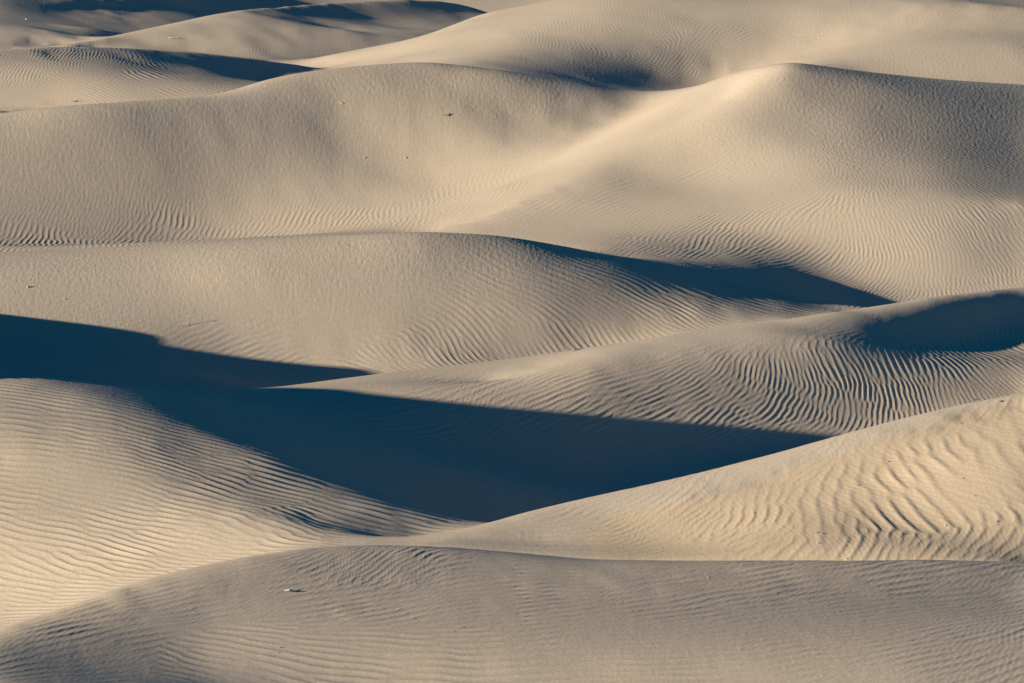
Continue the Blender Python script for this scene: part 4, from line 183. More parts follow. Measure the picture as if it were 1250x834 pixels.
-15 -4 -3 -4 -4 -4 -4 -4 -4 -4 -4 -4 -4 3 14 50 32 -18 -12 -2 4 3 2 1 2 1 1 2 1 1 1 0 1 1 -1 0 -2 -4 -3 -7 -7 -8 -7 -7 -6 -6 -5 -5 -4 -3 -4 -2 -3 -2 -2 -2 0 -1 -1 -1 1 0 1 0 0 2 0 1 1 1 0 0 0 1 0 0 0 1 -1 1 0 0 0 0 0 0 0 0 0 0 0 0 0 0 0 -1 0 1 0 0 1 0 0 0 0 1 -1 1 0 0 -1 1 1 0 1 0 1 3 5 8 8 8 10 17 22 23 15 11 6 -2 -5 -12 -13 -13 -14 -12 -9 -4 -1 -1 0 1 1 1 1 1 5 4 3 0 0 0 -2
-16 -3 -4 -4 -3 -4 -4 -4 -4 -4 -4 -5 -6 -5 -15 -31 32 63 23 2 4 5 1 1 1 2 1 2 2 1 3 2 2 2 3 1 1 -1 -3 -4 -6 -7 -8 -8 -7 -8 -5 -6 -6 -5 -4 -5 -4 -3 -3 -2 -3 -2 0 -1 -1 0 1 0 1 0 1 1 0 0 1 1 0 -1 0 1 0 0 0 0 0 0 0 0 0 0 1 -1 0 1 0 0 0 0 0 1 0 -1 0 1 -1 1 0 0 0 0 0 0 -1 0 1 -1 -1 1 -1 0 -2 -1 -1 1 6 12 14 14 16 18 20 23 18 13 2 -4 -8 -14 -13 -13 -13 -11 -4 -1 -2 -1 -1 -1 0 0 3 4 2 2 0 -2 -1
-16 -4 -4 -4 -4 -3 -4 -3 -4 -4 -5 -5 -4 -8 -24 -50 25 78 36 9 6 3 2 1 1 1 2 0 2 3 2 3 3 4 3 4 3 1 -2 -4 -4 -6 -7 -6 -7 -6 -8 -6 -5 -6 -6 -5 -5 -5 -5 -4 -2 -3 -2 -1 -1 -1 0 1 0 0 1 0 0 1 -1 0 0 1 0 -1 1 -1 1 0 1 0 0 0 1 0 0 0 1 -1 0 0 1 0 0 0 0 0 1 -1 0 0 0 0 0 0 0 -1 0 0 -1 1 0 -1 0 -1 0 -2 -1 0 2 6 9 12 12 16 17 20 24 21 19 10 -2 -6 -14 -18 -15 -7 -6 -6 -4 -5 -2 -2 -2 0 0 3 3 1 -1 -1 -2
-17 -4 -3 -4 -3 -4 -3 -4 -4 -5 -4 -3 -5 -1 0 14 -6 27 26 5 5 4 1 0 1 0 1 1 1 1 2 2 2 3 3 3 3 3 -1 -3 -3 -3 -2 -4 -3 -4 -4 -5 -6 -5 -6 -6 -6 -6 -5 -6 -5 -3 -4 -2 -2 -1 -1 -1 0 1 0 0 0 -1 0 -1 0 -1 0 1 -1 1 0 1 -1 1 1 1 0 1 0 2 0 1 1 0 0 0 1 0 -1 0 -1 0 0 -1 -1 1 0 -1 0 1 0 -1 1 -1 0 0 0 -1 0 0 -1 0 1 1 3 4 6 7 11 16 21 28 30 24 16 7 -3 -8 -13 -20 -20 -7 -3 -3 -6 -4 -3 -2 1 3 1 0 -1 -2 -3
-17 -4 -4 -3 -4 -4 -4 -3 -3 -4 -4 -4 -3 6 20 36 3 17 -10 -8 6 3 0 1 0 0 0 0 0 0 0 0 1 -2 -1 0 -2 0 1 3 2 3 1 0 0 -1 -2 -2 -2 -4 -4 -5 -5 -6 -8 -7 -8 -7 -5 -4 -3 -2 -2 0 -1 0 0 0 -1 -2 -1 -1 0 0 0 -1 1 0 1 -1 1 0 0 1 1 2 1 1 2 1 1 1 0 1 -1 0 1 -1 0 -1 0 -1 1 -1 -1 1 0 -1 0 1 -1 1 0 0 -1 1 -1 -1 0 0 0 0 1 0 1 2 6 9 15 21 25 27 30 25 15 2 -8 -19 -16 -12 -9 -10 -6 -5 -3 0 1 2 0 -1 -3 -3 -2
-18 -3 -3 -4 -4 -3 -4 -4 -4 -3 -4 -4 -2 6 32 61 93 -74 -43 -9 5 5 0 1 0 -1 -1 -1 -1 0 -1 -1 -2 -2 -3 -5 -2 -1 2 3 4 3 3 3 2 1 1 1 -1 -1 -2 -3 -5 -8 -9 -10 -9 -7 -7 -5 -4 -4 -3 -3 -1 -2 -2 -1 -1 0 -1 0 0 0 0 1 1 0 -1 0 0 -1 0 0 0 0 3 1 1 3 1 1 1 0 1 1 0 1 -1 1 0 0 0 0 1 -1 0 1 0 -1 1 -1 0 0 1 -1 0 0 0 -1 -1 1 -1 0 -1 1 2 3 3 6 15 25 32 31 32 27 9 -5 -15 -20 -21 -14 -7 -2 -1 0 5 0 -1 -5 -3 -4 -4
-17 -4 -4 -4 -3 -4 -3 -4 -3 -4 -4 -2 -3 2 19 18 -24 23 20 8 10 6 2 0 0 0 -1 -1 0 -2 -1 -2 -3 -3 -4 -2 -3 -1 0 2 1 2 2 3 1 2 1 1 2 2 1 -4 -9 -10 -11 -10 -8 -8 -4 -5 -5 -5 -4 -4 -3 -2 -2 -3 0 -1 1 0 -1 1 1 1 0 0 0 -1 -3 -1 -2 -2 -1 0 -1 1 1 1 2 2 2 1 2 0 2 1 2 0 1 2 0 1 1 1 0 0 1 1 -1 1 1 0 0 0 0 1 0 -1 1 -1 0 -1 0 0 0 0 -2 0 1 11 17 24 31 35 33 27 4 -20 -24 -15 -5 -1 2 2 1 -3 -7 -6 -6 -4 -4
-18 -3 -4 -3 -4 -3 -4 -4 -4 -3 -3 -4 -2 -2 2 -10 -27 34 50 23 14 10 2 1 1 0 0 0 -2 -1 -1 -3 -2 -3 -2 -4 -2 -3 0 -1 0 0 -1 -1 -1 -2 0 -1 -1 0 -1 -6 -9 -8 -7 -4 -5 -4 -6 -7 -5 -4 -3 -2 -4 -3 -1 -2 -1 -1 -2 -1 0 0 0 1 1 1 -1 -3 -3 -3 -3 -2 -2 -2 -1 0 0 0 1 1 1 2 2 2 1 2 2 2 2 1 3 1 1 2 2 1 1 1 2 0 0 1 0 2 0 0 0 0 0 -1 0 -1 0 0 -1 -1 0 -1 0 0 4 13 21 25 34 37 26 11 -4 -11 -6 0 0 -1 -8 -11 -10 -8 -7 -5 -4
-17 -4 -4 -3 -4 -4 -3 -3 -4 -4 -3 -3 -4 -4 -6 -14 -7 26 48 36 17 12 3 3 2 1 0 0 0 0 -2 -1 -3 -3 -3 -2 -4 -2 -2 -2 -2 -2 -2 -4 -3 -3 -5 -6 -7 -8 -10 -5 -1 0 0 1 0 -4 -6 -3 -5 -4 -4 -3 -3 -4 -4 -2 -4 -1 -2 -1 -2 -2 -1 0 0 1 -2 -3 -4 -4 -3 -3 -2 -1 -1 -1 0 0 0 1 1 2 1 1 2 2 2 3 2 3 2 3 2 2 1 2 2 1 1 1 2 0 1 0 1 0 0 1 -1 0 -1 0 0 -2 0 0 -1 -1 0 0 1 5 7 15 23 29 33 35 29 15 0 -5 -7 -7 -21 -17 -13 -9 -7 -6 -4
-17 -4 -3 -4 -3 -4 -4 -3 -4 -3 -3 -4 -3 -4 -6 -11 -1 23 49 40 19 16 4 5 2 3 3 1 2 0 -1 -2 -2 -2 -3 -2 -2 -3 -3 -1 -3 -4 -3 -3 -5 -5 -6 -8 -8 -9 -8 -4 0 0 3 1 0 -1 -1 -6 -5 -6 -5 -6 -2 -4 -6 -5 -3 -5 -3 -3 -2 -5 -4 -6 -5 -6 -3 -2 -1 -1 -2 -1 -2 -1 -1 -1 -1 0 1 0 1 0 0 2 2 1 2 3 2 3 2 3 3 2 3 1 1 2 1 1 0 2 0 0 0 1 0 0 0 0 0 0 -1 0 -1 0 0 0 -1 0 0 0 1 3 7 12 25 32 36 35 19 4 -1 -5 -20 -17 -12 -11 -7 -5 -4
-16 -4 -3 -4 -4 -3 -4 -4 -3 -3 -4 -3 -3 -3 -4 -3 10 29 39 31 21 19 6 5 6 5 3 3 1 1 0 0 -1 -2 -1 -2 -2 -1 -3 -3 0 -2 -4 -4 -3 -4 -5 -5 -5 -5 -4 -3 -3 1 1 0 0 -1 -3 -2 -5 -8 -9 -5 -7 -6 -4 -3 -4 -5 -5 -3 -4 -6 -8 -8 -9 -8 -6 -4 -3 -4 -2 -4 -2 -3 -2 -1 0 0 -1 0 -1 0 0 0 0 1 2 1 4 2 3 3 3 2 2 3 1 0 1 1 0 0 1 1 0 0 0 0 0 0 -1 0 -1 0 1 -1 0 1 0 0 0 0 0 0 1 4 9 18 24 24 21 16 9 5 -2 -10 -11 -8 -6 -4 -4
-16 -3 -4 -4 -3 -4 -3 -4 -3 -4 -3 -2 -4 -3 1 5 17 35 30 24 22 19 7 6 7 5 6 5 3 2 1 0 0 0 0 -2 -1 -1 1 -2 -2 -1 -1 0 -1 -3 -1 -1 -3 -3 -1 -1 1 0 0 -4 -2 0 -2 -4 -4 -5 -4 -6 -7 -7 -7 -9 -5 -2 -5 -6 -10 -6 -5 -6 -8 -12 -10 -9 -8 -7 -7 -6 -5 -4 -4 -3 -2 -1 0 -1 -2 -2 -3 -2 -1 1 0 3 1 4 3 3 3 2 2 0 1 1 0 0 1 0 -1 0 1 -1 1 0 0 0 0 -1 0 0 -1 1 0 -1 1 1 0 0 1 1 1 2 4 6 9 11 14 15 14 11 16 -2 -7 -5 -5 -4 -2
-15 -4 -3 -3 -4 -4 -4 -3 -3 -3 -3 -3 -2 -2 2 11 22 31 29 22 19 20 7 8 6 8 6 6 4 2 2 1 1 2 0 1 1 0 0 1 0 3 2 1 1 3 1 2 0 2 2 3 1 0 0 4 1 -2 -2 -2 -1 -1 -6 -7 -8 -7 -9 -8 -7 -6 -7 -10 -8 -6 -8 -8 -9 -9 -10 -11 -13 -12 -10 -10 -9 -9 -7 -5 -5 -3 -2 -3 -4 -7 -4 -5 -2 -2 1 1 4 2 4 3 2 3 0 0 -1 -1 0 -1 -1 0 0 0 0 1 -1 0 0 -1 0 0 0 0 0 -1 0 1 0 0 1 0 1 1 1 2 3 3 3 5 6 9 10 11 22 4 -1 -3 -2 -1 -1
-15 -2 -4 -4 -3 -4 -3 -3 -4 -3 -2 -3 -2 -2 4 13 23 28 25 23 19 19 7 6 7 6 7 5 4 3 2 3 2 2 2 2 2 2 2 2 4 1 3 4 3 3 4 3 7 5 6 4 5 4 3 2 0 0 0 0 0 -4 -4 -5 -4 -8 -8 -4 -7 -9 -6 -9 -8 -6 -12 -14 -6 -9 -13 -9 -8 -10 -12 -12 -12 -12 -13 -12 -9 -7 -6 -4 -10 -9 -7 -5 -4 0 0 1 1 4 3 3 3 0 -1 -2 -2 -2 -2 -1 -1 0 0 0 0 0 1 0 -1 0 -1 0 -1 -1 -1 1 -1 0 0 0 0 1 1 1 1 1 2 2 3 3 5 4 7 7 18 7 4 1 1 0 0
-13 -4 -3 -3 -5 -2 -4 -4 -3 -2 -3 -2 -2 -1 4 13 21 26 24 21 19 16 6 5 6 6 4 5 3 4 4 2 2 3 3 3 3 3 2 5 1 4 4 3 5 6 5 8 7 8 6 8 7 7 5 3 2 3 0 1 -2 0 0 -3 -6 -1 -2 -5 -8 -7 -5 -4 -6 -12 -11 -11 -13 -3 -3 -6 -7 -7 -12 -12 -12 -14 -18 -20 -19 -17 -18 -16 -8 -6 -5 -3 -3 -2 -2 -1 1 0 2 2 2 -1 -3 -4 -4 -2 -2 -1 -1 0 0 1 0 1 0 -1 0 -1 -1 -2 0 -1 0 -2 0 -1 0 0 0 1 -1 1 0 1 0 2 2 2 1 3 2 2 15 13 8 6 3 2 1
-12 -3 -4 -3 -3 -4 -4 -3 -3 -3 -2 -2 -1 -1 2 13 19 22 22 20 16 13 4 5 4 3 4 2 4 3 3 4 4 2 3 4 3 4 3 3 6 3 4 5 5 5 7 6 8 9 9 9 9 8 7 4 4 3 4 0 0 2 2 0 1 -1 0 -2 -2 -3 -6 -4 -3 -5 -2 -1 -3 -7 -2 -1 -4 -4 -3 -2 -12 -13 -10 -15 -23 -27 -28 -25 -19 -12 -10 -8 -7 -7 -6 -6 -7 -6 -6 -5 -6 -3 -3 -2 -1 -1 -2 0 0 -1 1 0 2 0 0 -1 -2 -1 -2 -1 -2 -1 -1 -1 0 -1 0 -1 0 -1 0 -1 0 -1 1 -1 0 0 1 0 0 1 11 16 13 8 5 3 2
-11 -3 -3 -4 -3 -3 -3 -4 -3 -3 -1 -2 -1 -1 0 11 16 19 21 17 14 10 3 3 3 2 3 3 2 3 3 3 4 3 3 4 4 3 4 4 2 4 4 5 5 6 5 6 8 7 9 8 7 8 6 5 5 6 3 2 3 4 1 1 1 1 1 0 1 1 0 1 1 2 2 2 1 1 -2 -1 4 0 3 -2 0 0 -4 -5 -9 -18 -23 -25 -25 -24 -22 -18 -16 -17 -15 -14 -14 -13 -12 -12 -11 -8 -4 -1 -2 -2 0 -2 0 -1 0 0 0 0 0 -1 -2 -3 -2 -2 -1 -2 -1 0 -1 -1 -1 -1 -1 -1 -1 -1 0 -1 -1 -1 -1 0 -1 0 0 0 9 15 13 9 7 5 3
-9 -4 -3 -3 -3 -4 -3 -4 -2 -2 -3 -1 -2 -1 0 8 14 17 16 16 11 9 2 2 2 2 1 2 3 2 3 3 3 3 4 2 4 3 4 2 4 5 4 4 4 4 6 7 5 5 7 6 6 5 4 6 7 4 3 5 4 3 3 3 3 2 4 3 3 2 3 2 3 3 4 4 2 3 2 0 1 3 3 2 5 1 -1 -1 -1 -2 -2 -7 -11 -14 -17 -23 -25 -29 -29 -23 -22 -19 -16 -15 -15 -11 -9 -7 -4 -2 -3 -2 -3 -2 -3 -2 -3 -1 -1 -4 -3 -2 -2 -1 -1 0 -1 -1 -2 0 -2 0 -1 -2 -1 -1 -2 -1 -2 -1 -1 -1 -1 -1 0 1 7 13 13 10 7 5 5
-9 -2 -3 -3 -3 -3 -4 -2 -4 -2 -2 -2 -2 -1 0 4 11 13 14 12 10 5 2 2 0 1 2 1 2 2 2 2 2 4 3 3 3 3 3 4 3 3 4 3 4 4 4 3 4 5 2 4 4 3 6 5 3 4 5 6 4 3 5 8 6 5 3 5 5 5 4 3 3 3 2 1 2 0 1 2 1 3 1 2 2 1 2 1 2 3 2 2 -1 -5 -9 -12 -14 -15 -16 -18 -19 -21 -21 -22 -18 -16 -14 -9 -7 -7 -5 -5 -5 -5 -5 -8 -8 -9 -8 -2 -2 0 0 -1 -1 0 -1 -1 -1 -1 -1 -2 -2 -1 -2 -2 -2 -1 -2 -1 -2 -2 0 -1 0 0 5 12 11 10 7 5 4
-7 -3 -3 -3 -3 -3 -2 -3 -2 -3 -2 -3 -2 -1 -1 2 8 10 10 10 9 4 1 0 2 1 0 1 1 2 2 2 3 2 2 3 2 3 3 3 3 3 3 4 3 3 2 3 3 1 3 1 2 2 4 3 5 4 6 5 7 6 6 4 6 7 7 6 6 6 5 5 4 3 3 3 -1 0 1 0 -1 0 0 2 1 3 1 0 1 1 4 3 1 0 -2 -4 -7 -6 -8 -13 -12 -10 -17 -15 -12 -13 -14 -18 -16 -12 -10 -9 -6 -4 -4 -7 -12 -11 -9 -6 -4 -3 -2 -1 -2 -2 -1 -1 -1 -2 -2 -2 -1 -2 -1 -3 -1 -3 -1 -3 -1 -2 -1 -1 0 0 5 8 10 9 7 5 4
-5 -4 -2 -3 -3 -2 -3 -2 -3 -3 -3 -2 -2 -2 -2 1 4 8 8 7 7 3 1 1 1 1 1 1 0 1 2 2 1 2 3 2 2 2 2 2 3 3 2 3 3 2 3 2 0 2 0 2 1 3 2 3 2 3 6 6 4 6 5 5 6 8 5 4 8 9 9 7 5 5 7 2 0 0 1 -1 -1 -2 0 -1 0 -1 1 0 0 2 3 4 5 3 1 -1 -3 -4 -6 -7 -8 -13 -12 -8 -2 -7 -14 -15 -15 -12 -17 -18 -14 -9 -8 -9 -5 -5 -5 -5 -2 -4 -2 -3 -2 -2 -2 -2 -2 -2 -1 -2 -2 -2 -3 -1 -3 -2 -2 -1 -3 -1 -2 0 -2 1 2 7 8 8 6 5 4
-5 -2 -3 -2 -3 -3 -2 -2 -3 -2 -3 -3 -2 -3 -1 -3 3 3 6 5 4 4 1 1 -1 1 0 1 2 1 0 2 1 1 1 2 1 2 2 3 2 1 3 1 2 2 1 1 1 1 1 0 0 1 0 2 2 4 2 2 4 4 5 4 4 3 7 10 7 5 6 8 7 9 6 4 6 5 2 0 -1 -2 -3 -1 -2 -1 -1 0 -1 0 1 2 3 2 3 3 1 -2 -4 -8 -9 -6 -1 -3 -13 -10 -4 -7 -2 -9 -12 -11 -16 -17 -16 -11 -5 -3 -2 0 -3 -2 -3 -2 -2 -3 -2 -2 -1 -2 -2 -1 -2 -2 -1 -2 -2 -2 -2 -2 -2 -2 -2 -2 0 -2 2 5 6 4 5 4 3
-3 -3 -3 -2 -2 -2 -3 -3 -1 -4 -3 -3 -3 -1 -3 -2 -2 3 2 3 5 2 0 1 1 0 1 1 0 1 1 0 1 1 0 1 2 1 2 1 2 2 1 2 1 1 1 1 1 -1 0 0 1 0 0 1 1 1 1 2 2 2 2 4 2 4 3 2 1 2 4 4 7 6 7 10 10 7 5 6 4 3 1 -1 -2 -1 -2 -3 -1 -1 -2 -1 1 3 2 3 2 2 0 0 -1 -4 -8 -8 -6 -6 -6 -3 -10 -9 -4 -4 -5 -11 -9 -8 -11 -7 -2 -3 -1 -3 -3 -3 -3 -1 -3 -1 -2 -1 -1 -1 -1 0 -1 -1 -1 -1 -2 -2 -1 -3 -2 -2 -2 -1 -2 2 3 3 3 3 3
-3 -2 -2 -3 -2 -3 -2 -2 -3 -3 -3 -2 -3 -4 -2 -4 -1 -1 0 2 2 3 1 0 1 1 1 0 2 0 0 0 0 1 0 1 0 1 1 1 1 1 2 0 1 1 1 0 0 1 0 0 -1 0 0 -1 1 -1 1 0 0 0 1 0 0 -2 -1 -1 -2 -1 -2 0 1 3 3 7 9 11 12 12 12 9 7 3 2 -2 -1 1 -2 -2 -3 -2 0 2 4 5 4 3 2 2 1 -2 -3 -5 -6 -6 -3 -6 -6 -6 -4 -6 -4 0 -3 -8 -6 -6 -6 -4 -4 -5 -4 -4 -1 -2 0 -2 0 -1 0 -1 0 -1 1 0 0 1 -1 0 -1 -1 -2 -2 -3 -3 -4 -2 -2 2 2 1 2
-2 -2 -2 -3 -2 -2 -2 -2 -3 -3 -3 -3 -3 -3 -4 -3 -4 -3 -2 0 2 2 1 1 0 0 1 1 0 1 0 1 0 -1 1 -1 1 0 0 0 1 1 0 1 1 0 0 0 0 0 0 -1 0 -1 0 0 -1 -1 -1 -1 -1 -1 -2 -2 0 -1 -2 -2 -1 -2 0 -2 0 -2 1 0 2 3 5 7 7 10 9 10 7 6 3 3 4 1 1 -1 2 2 3 2 4 4 6 4 0 0 0 -1 -4 -4 -3 -1 -2 -6 -4 -1 0 -1 -4 -2 -3 -8 -12 -10 -8 -3 -1 1 0 0 0 0 -1 -1 0 0 1 1 1 2 2 1 2 0 1 0 0 -2 -2 -1 -11 -8 -4 -2 0 2 1
-1 -2 -3 -1 -3 -2 -2 -3 -3 -2 -3 -4 -3 -3 -3 -4 -6 -4 -3 -3 0 4 0 1 1 2 0 1 1 0 0 -1 0 1 -1 1 -1 0 0 0 0 0 -1 1 -1 0 0 0 0 -1 -1 0 0 0 -1 -1 -1 0 -1 -1 -1 -2 -1 -1 -3 -2 -1 -1 -2 0 -3 0 -1 0 0 1 2 2 2 2 4 3 5 5 7 7 8 7 5 7 5 5 0 -1 0 1 2 4 3 2 4 3 3 -2 -1 0 -3 0 2 1 0 -2 -4 -4 -3 -4 -6 -3 -4 -8 -10 -5 0 2 0 0 -1 -1 -2 0 -1 1 1 2 2 2 3 3 3 3 1 1 -1 0 -2 -3 -11 -11 -6 -3 -1 0 2
-1 -3 -1 -3 -1 -2 -3 -2 -2 -3 -3 -3 -3 -4 -4 -5 -5 -7 -5 -3 -1 1 1 0 2 0 2 0 0 0 1 0 0 -1 1 -1 0 0 -1 -1 -1 -1 0 -1 -1 -1 0 -1 -1 0 0 -1 -1 -1 -1 -1 -1 -1 -2 -1 -2 -1 -2 -2 -1 -1 -2 -2 0 -2 0 -1 -1 0 -1 2 1 2 2 2 3 3 4 5 5 8 7 6 8 6 7 3 2 0 -1 -1 1 3 4 5 5 5 3 2 1 0 2 1 0 2 -1 -1 -3 -4 -3 -3 -2 -1 -4 -5 0 0 -4 -5 -4 -4 -2 -3 -2 -2 0 1 1 3 3 4 4 3 4 3 3 1 0 -2 -2 -2 -12 -10 -6 -4 -1 0 0
-1 -1 -3 -1 -3 -2 -1 -3 -2 -3 -3 -3 -4 -4 -3 -5 -7 -7 -7 -6 -4 1 0 0 -1 0 -1 0 0 0 0 0 1 0 -1 0 0 -1 -1 0 -1 -1 -1 -1 -1 0 -2 -1 -1 -1 -1 -1 -1 -1 -1 -1 -2 -2 -1 -2 -1 -2 -2 -1 -1 -2 -1 -1 -2 -1 -1 -1 -1 0 1 0 0 2 2 2 2 4 3 5 7 6 7 9 8 7 6 5 2 0 -2 -1 2 3 6 7 6 6 5 5 4 4 3 0 -1 -2 -1 -3 -4 -4 -2 4 3 -2 1 1 0 -4 -7 -12 -11 -9 -7 -3 0 1 2 2 3 3 3 4 4 5 5 4 3 1 -1 -1 -2 -4 -8 -8 -6 -2 -2 0 -1
0 -2 -2 -2 -1 -2 -3 -1 -4 -2 -3 -4 -3 -4 -5 -3 -8 -8 -9 -8 -4 -3 0 0 -1 0 -1 -1 -1 0 0 0 -1 1 0 -1 0 -1 0 -1 -1 0 -1 -2 0 -2 0 -1 -1 -2 -1 -1 -2 -2 -1 -1 -2 -1 -2 -1 -2 -1 -2 -2 -2 -1 -2 -1 -1 -1 -1 -1 0 -1 0 0 1 0 2 2 2 3 5 4 5 7 9 8 8 9 7 7 4 2 1 0 0 4 5 7 7 5 3 7 7 4 0 -3 -5 -3 -4 -2 1 0 0 -1 1 2 0 0 -7 -9 -5 -7 -10 -10 -6 -1 1 3 1 3 3 3 3 3 3 4 3 5 3 2 -1 -2 -2 0 -5 -4 -4 -2 -1 0 0
0 -2 -1 -2 -2 -2 -2 -3 -1 -4 -3 -3 -4 -3 -4 -5 -8 -9 -10 -9 -7 -3 -1 -1 -1 -1 0 -1 0 -1 -1 0 0 -1 0 0 -1 0 -1 -1 0 -2 0 -1 -1 -1 -1 -1 -2 0 -2 -2 0 -1 -2 -2 -1 -2 -2 -2 -1 -2 -2 -1 -2 -1 -1 -2 -1 -1 -1 -1 -1 0 -1 0 0 1 1 2 2 3 3 6 5 7 6 8 9 9 10 9 7 7 6 5 3 1 2 3 3 1 5 6 6 0 -3 0 -3 -3 0 2 3 1 -8 -5 -3 -6 -5 -6 -4 -4 -6 -1 -3 -4 -2 1 0 1 3 1 1 1 2 1 1 1 0 0 0 1 3 2 2 1 2 0 0 -1 0 -1 1
1 -2 -2 -1 -2 -2 -2 -2 -3 -2 -3 -4 -3 -5 -4 -5 -6 -11 -11 -11 -10 -4 -1 -2 0 -1 -1 -1 -1 0 -1 0 -1 0 0 -1 0 -1 0 0 -1 -1 -1 0 -2 0 -2 -1 -1 -1 -1 -1 -2 -2 -1 -2 -1 -1 -2 -1 -3 -1 -1 -2 -1 -2 -1 -1 -2 -1 -1 0 -1 -1 -1 0 0 0 1 1 2 2 4 3 6 6 7 7 8 8 8 9 10 9 7 7 4 3 -1 2 4 6 4 4 2 3 4 3 3 3 0 -4 -7 -6 1 -2 -8 -6 -5 -4 -3 -5 -5 -4 -1 4 1 -1 -1 -1 -1 -1 0 -1 -1 -1 -2 -2 -2 -2 -1 1 2 4 4 3 9 4 2 1 0 1 -1
2 -2 -2 -2 -2 -1 -2 -2 -3 -3 -3 -3 -4 -3 -5 -5 -7 -9 -13 -13 -10 -6 -2 0 -1 -1 -1 0 -1 -1 0 -1 0 -1 -1 0 -1 1 -1 -1 -1 0 -1 -1 0 -1 -1 -1 -1 -1 -2 0 -2 -1 -1 -1 -2 -2 -1 -2 -1 -2 -1 -1 -2 -2 -1 -1 -1 -1 -1 -1 -1 0 0 -1 0 0 0 1 1 2 3 4 5 5 8 7 6 7 7 7 7 8 7 5 5 4 6 3 4 7 7 4 0 3 6 7 5 0 -2 0 -4 -2 0 -5 -4 -2 -5 -5 -6 -5 -3 -1 2 1 0 -3 -2 -3 -4 -1 -3 -2 -3 -2 -2 -3 -2 -3 -1 1 2 2 4 4 10 7 4 2 1 -1 1
1 -1 -1 -2 -2 -2 -2 -2 -2 -3 -3 -3 -4 -4 -4 -5 -6 -11 -12 -13 -12 -8 0 -1 -1 -1 -1 -1 -1 0 -1 0 -1 0 0 -1 0 -1 0 -1 0 0 -1 -1 -1 -1 0 -1 0 -2 0 -2 0 -1 -2 -1 -1 -2 -1 -1 -1 -2 -1 -2 -1 -1 -1 -1 -1 -1 -1 0 0 -1 0 -1 0 1 -1 0 1 2 2 4 5 6 6 7 7 7 6 5 5 4 5 5 5 6 6 6 4 5 4 3 5 7 7 3 3 3 3 1 2 -1 -4 -3 -2 -6 -4 -2 -3 -1 -3 -1 1 -1 -2 -3 -4 -4 -3 -4 -3 -3 -3 -3 -3 -3 -3 -2 -1 -1 2 2 2 3 11 8 5 3 1 1 -1
2 -1 -2 -2 -1 -2 -1 -3 -2 -2 -4 -3 -3 -4 -5 -4 -6 -10 -13 -14 -12 -9 -1 -1 -1 -1 0 -1 0 -1 0 -1 0 0 -1 0 0 -1 -1 1 -1 -1 0 0 0 -1 -1 -1 0 -1 -1 0 -1 -1 -1 -1 -1 0 -1 -2 -1 0 -2 -1 -1 0 -1 -1 0 -1 0 -1 1 0 0 1 1 -1 1 1 0 0 2 3 4 7 8 8 8 6 5 5 5 3 2 1 2 4 6 5 6 3 3 2 5 6 3 4 5 6 3 0 0 -1 -3 -1 0 1 1 -2 0 -2 -1 -1 0 0 -3 -5 -4 -2 -3 -4 -3 -4 -3 -5 -3 -4 -3 -3 -1 -1 0 2 2 2 9 8 5 3 1 0 0
3 -2 -2 -1 -2 -1 -3 -1 -3 -2 -2 -4 -4 -4 -4 -5 -5 -8 -13 -14 -13 -8 -2 -1 -1 0 -1 0 -1 0 -1 0 0 -1 0 0 -1 0 1 -1 -1 0 0 0 -1 0 -1 1 -2 1 -1 0 -1 0 0 -1 -1 -1 -1 0 -1 -1 -1 0 0 -1 -1 0 0 1 0 1 0 1 1 2 1 2 1 0 1 1 1 2 5 8 8 7 7 7 6 5 4 4 2 2 1 1 3 2 0 0 0 1 3 3 6 6 4 3 3 2 1 1 1 0 -3 -2 1 2 3 3 0 0 0 -2 -3 -1 -1 -4 -4 -3 -3 -3 -5 -4 -5 -4 -4 -3 -3 0 -1 1 1 2 7 7 5 2 1 0 -1
2 -1 -1 -1 -2 -2 -1 -3 -2 -3 -2 -3 -3 -4 -4 -4 -5 -9 -12 -13 -13 -9 -2 0 -1 -1 0 -1 0 0 0 0 -1 0 0 0 0 0 -1 0 1 -1 0 -1 0 0 1 -1 1 -1 1 -2 1 -1 0 0 0 0 0 -1 -1 0 0 0 -1 1 0 1 0 0 2 1 1 2 3 2 2 3 3 4 3 3 3 4 5 4 5 5 4 4 5 4 4 4 4 1 3 2 -2 -2 -3 -5 -1 2 2 3 2 2 3 6 6 6 1 0 -3 -3 1 3 1 3 3 4 5 2 -2 -2 1 0 -1 -1 -2 -4 -5 -5 -5 -6 -5 -5 -5 -3 -3 -3 0 0 1 1 5 5 4 2 0 -1 -2
3 -2 -1 -2 0 -2 -2 -2 -1 -3 -3 -2 -4 -3 -4 -5 -4 -7 -10 -13 -12 -10 -1 -1 0 0 -1 1 0 -1 0 0 1 -1 0 0 0 0 0 0 0 0 0 0 1 0 -1 0 0 1 0 1 0 1 0 0 0 0 0 0 1 0 0 0 2 0 2 1 1 2 2 2 3 3 3 3 4 4 4 5 5 6 6 5 2 0 0 0 2 1 0 0 1 3 5 8 5 -1 -4 -3 -3 0 1 -1 -2 -2 1 2 4 4 3 4 4 0 2 3 2 1 1 2 2 5 5 1 0 1 3 4 1 -1 -1 -2 -5 -6 -7 -6 -6 -5 -4 -5 -4 -2 -2 -1 0 0 2 3 1 0 -1 -2 -1
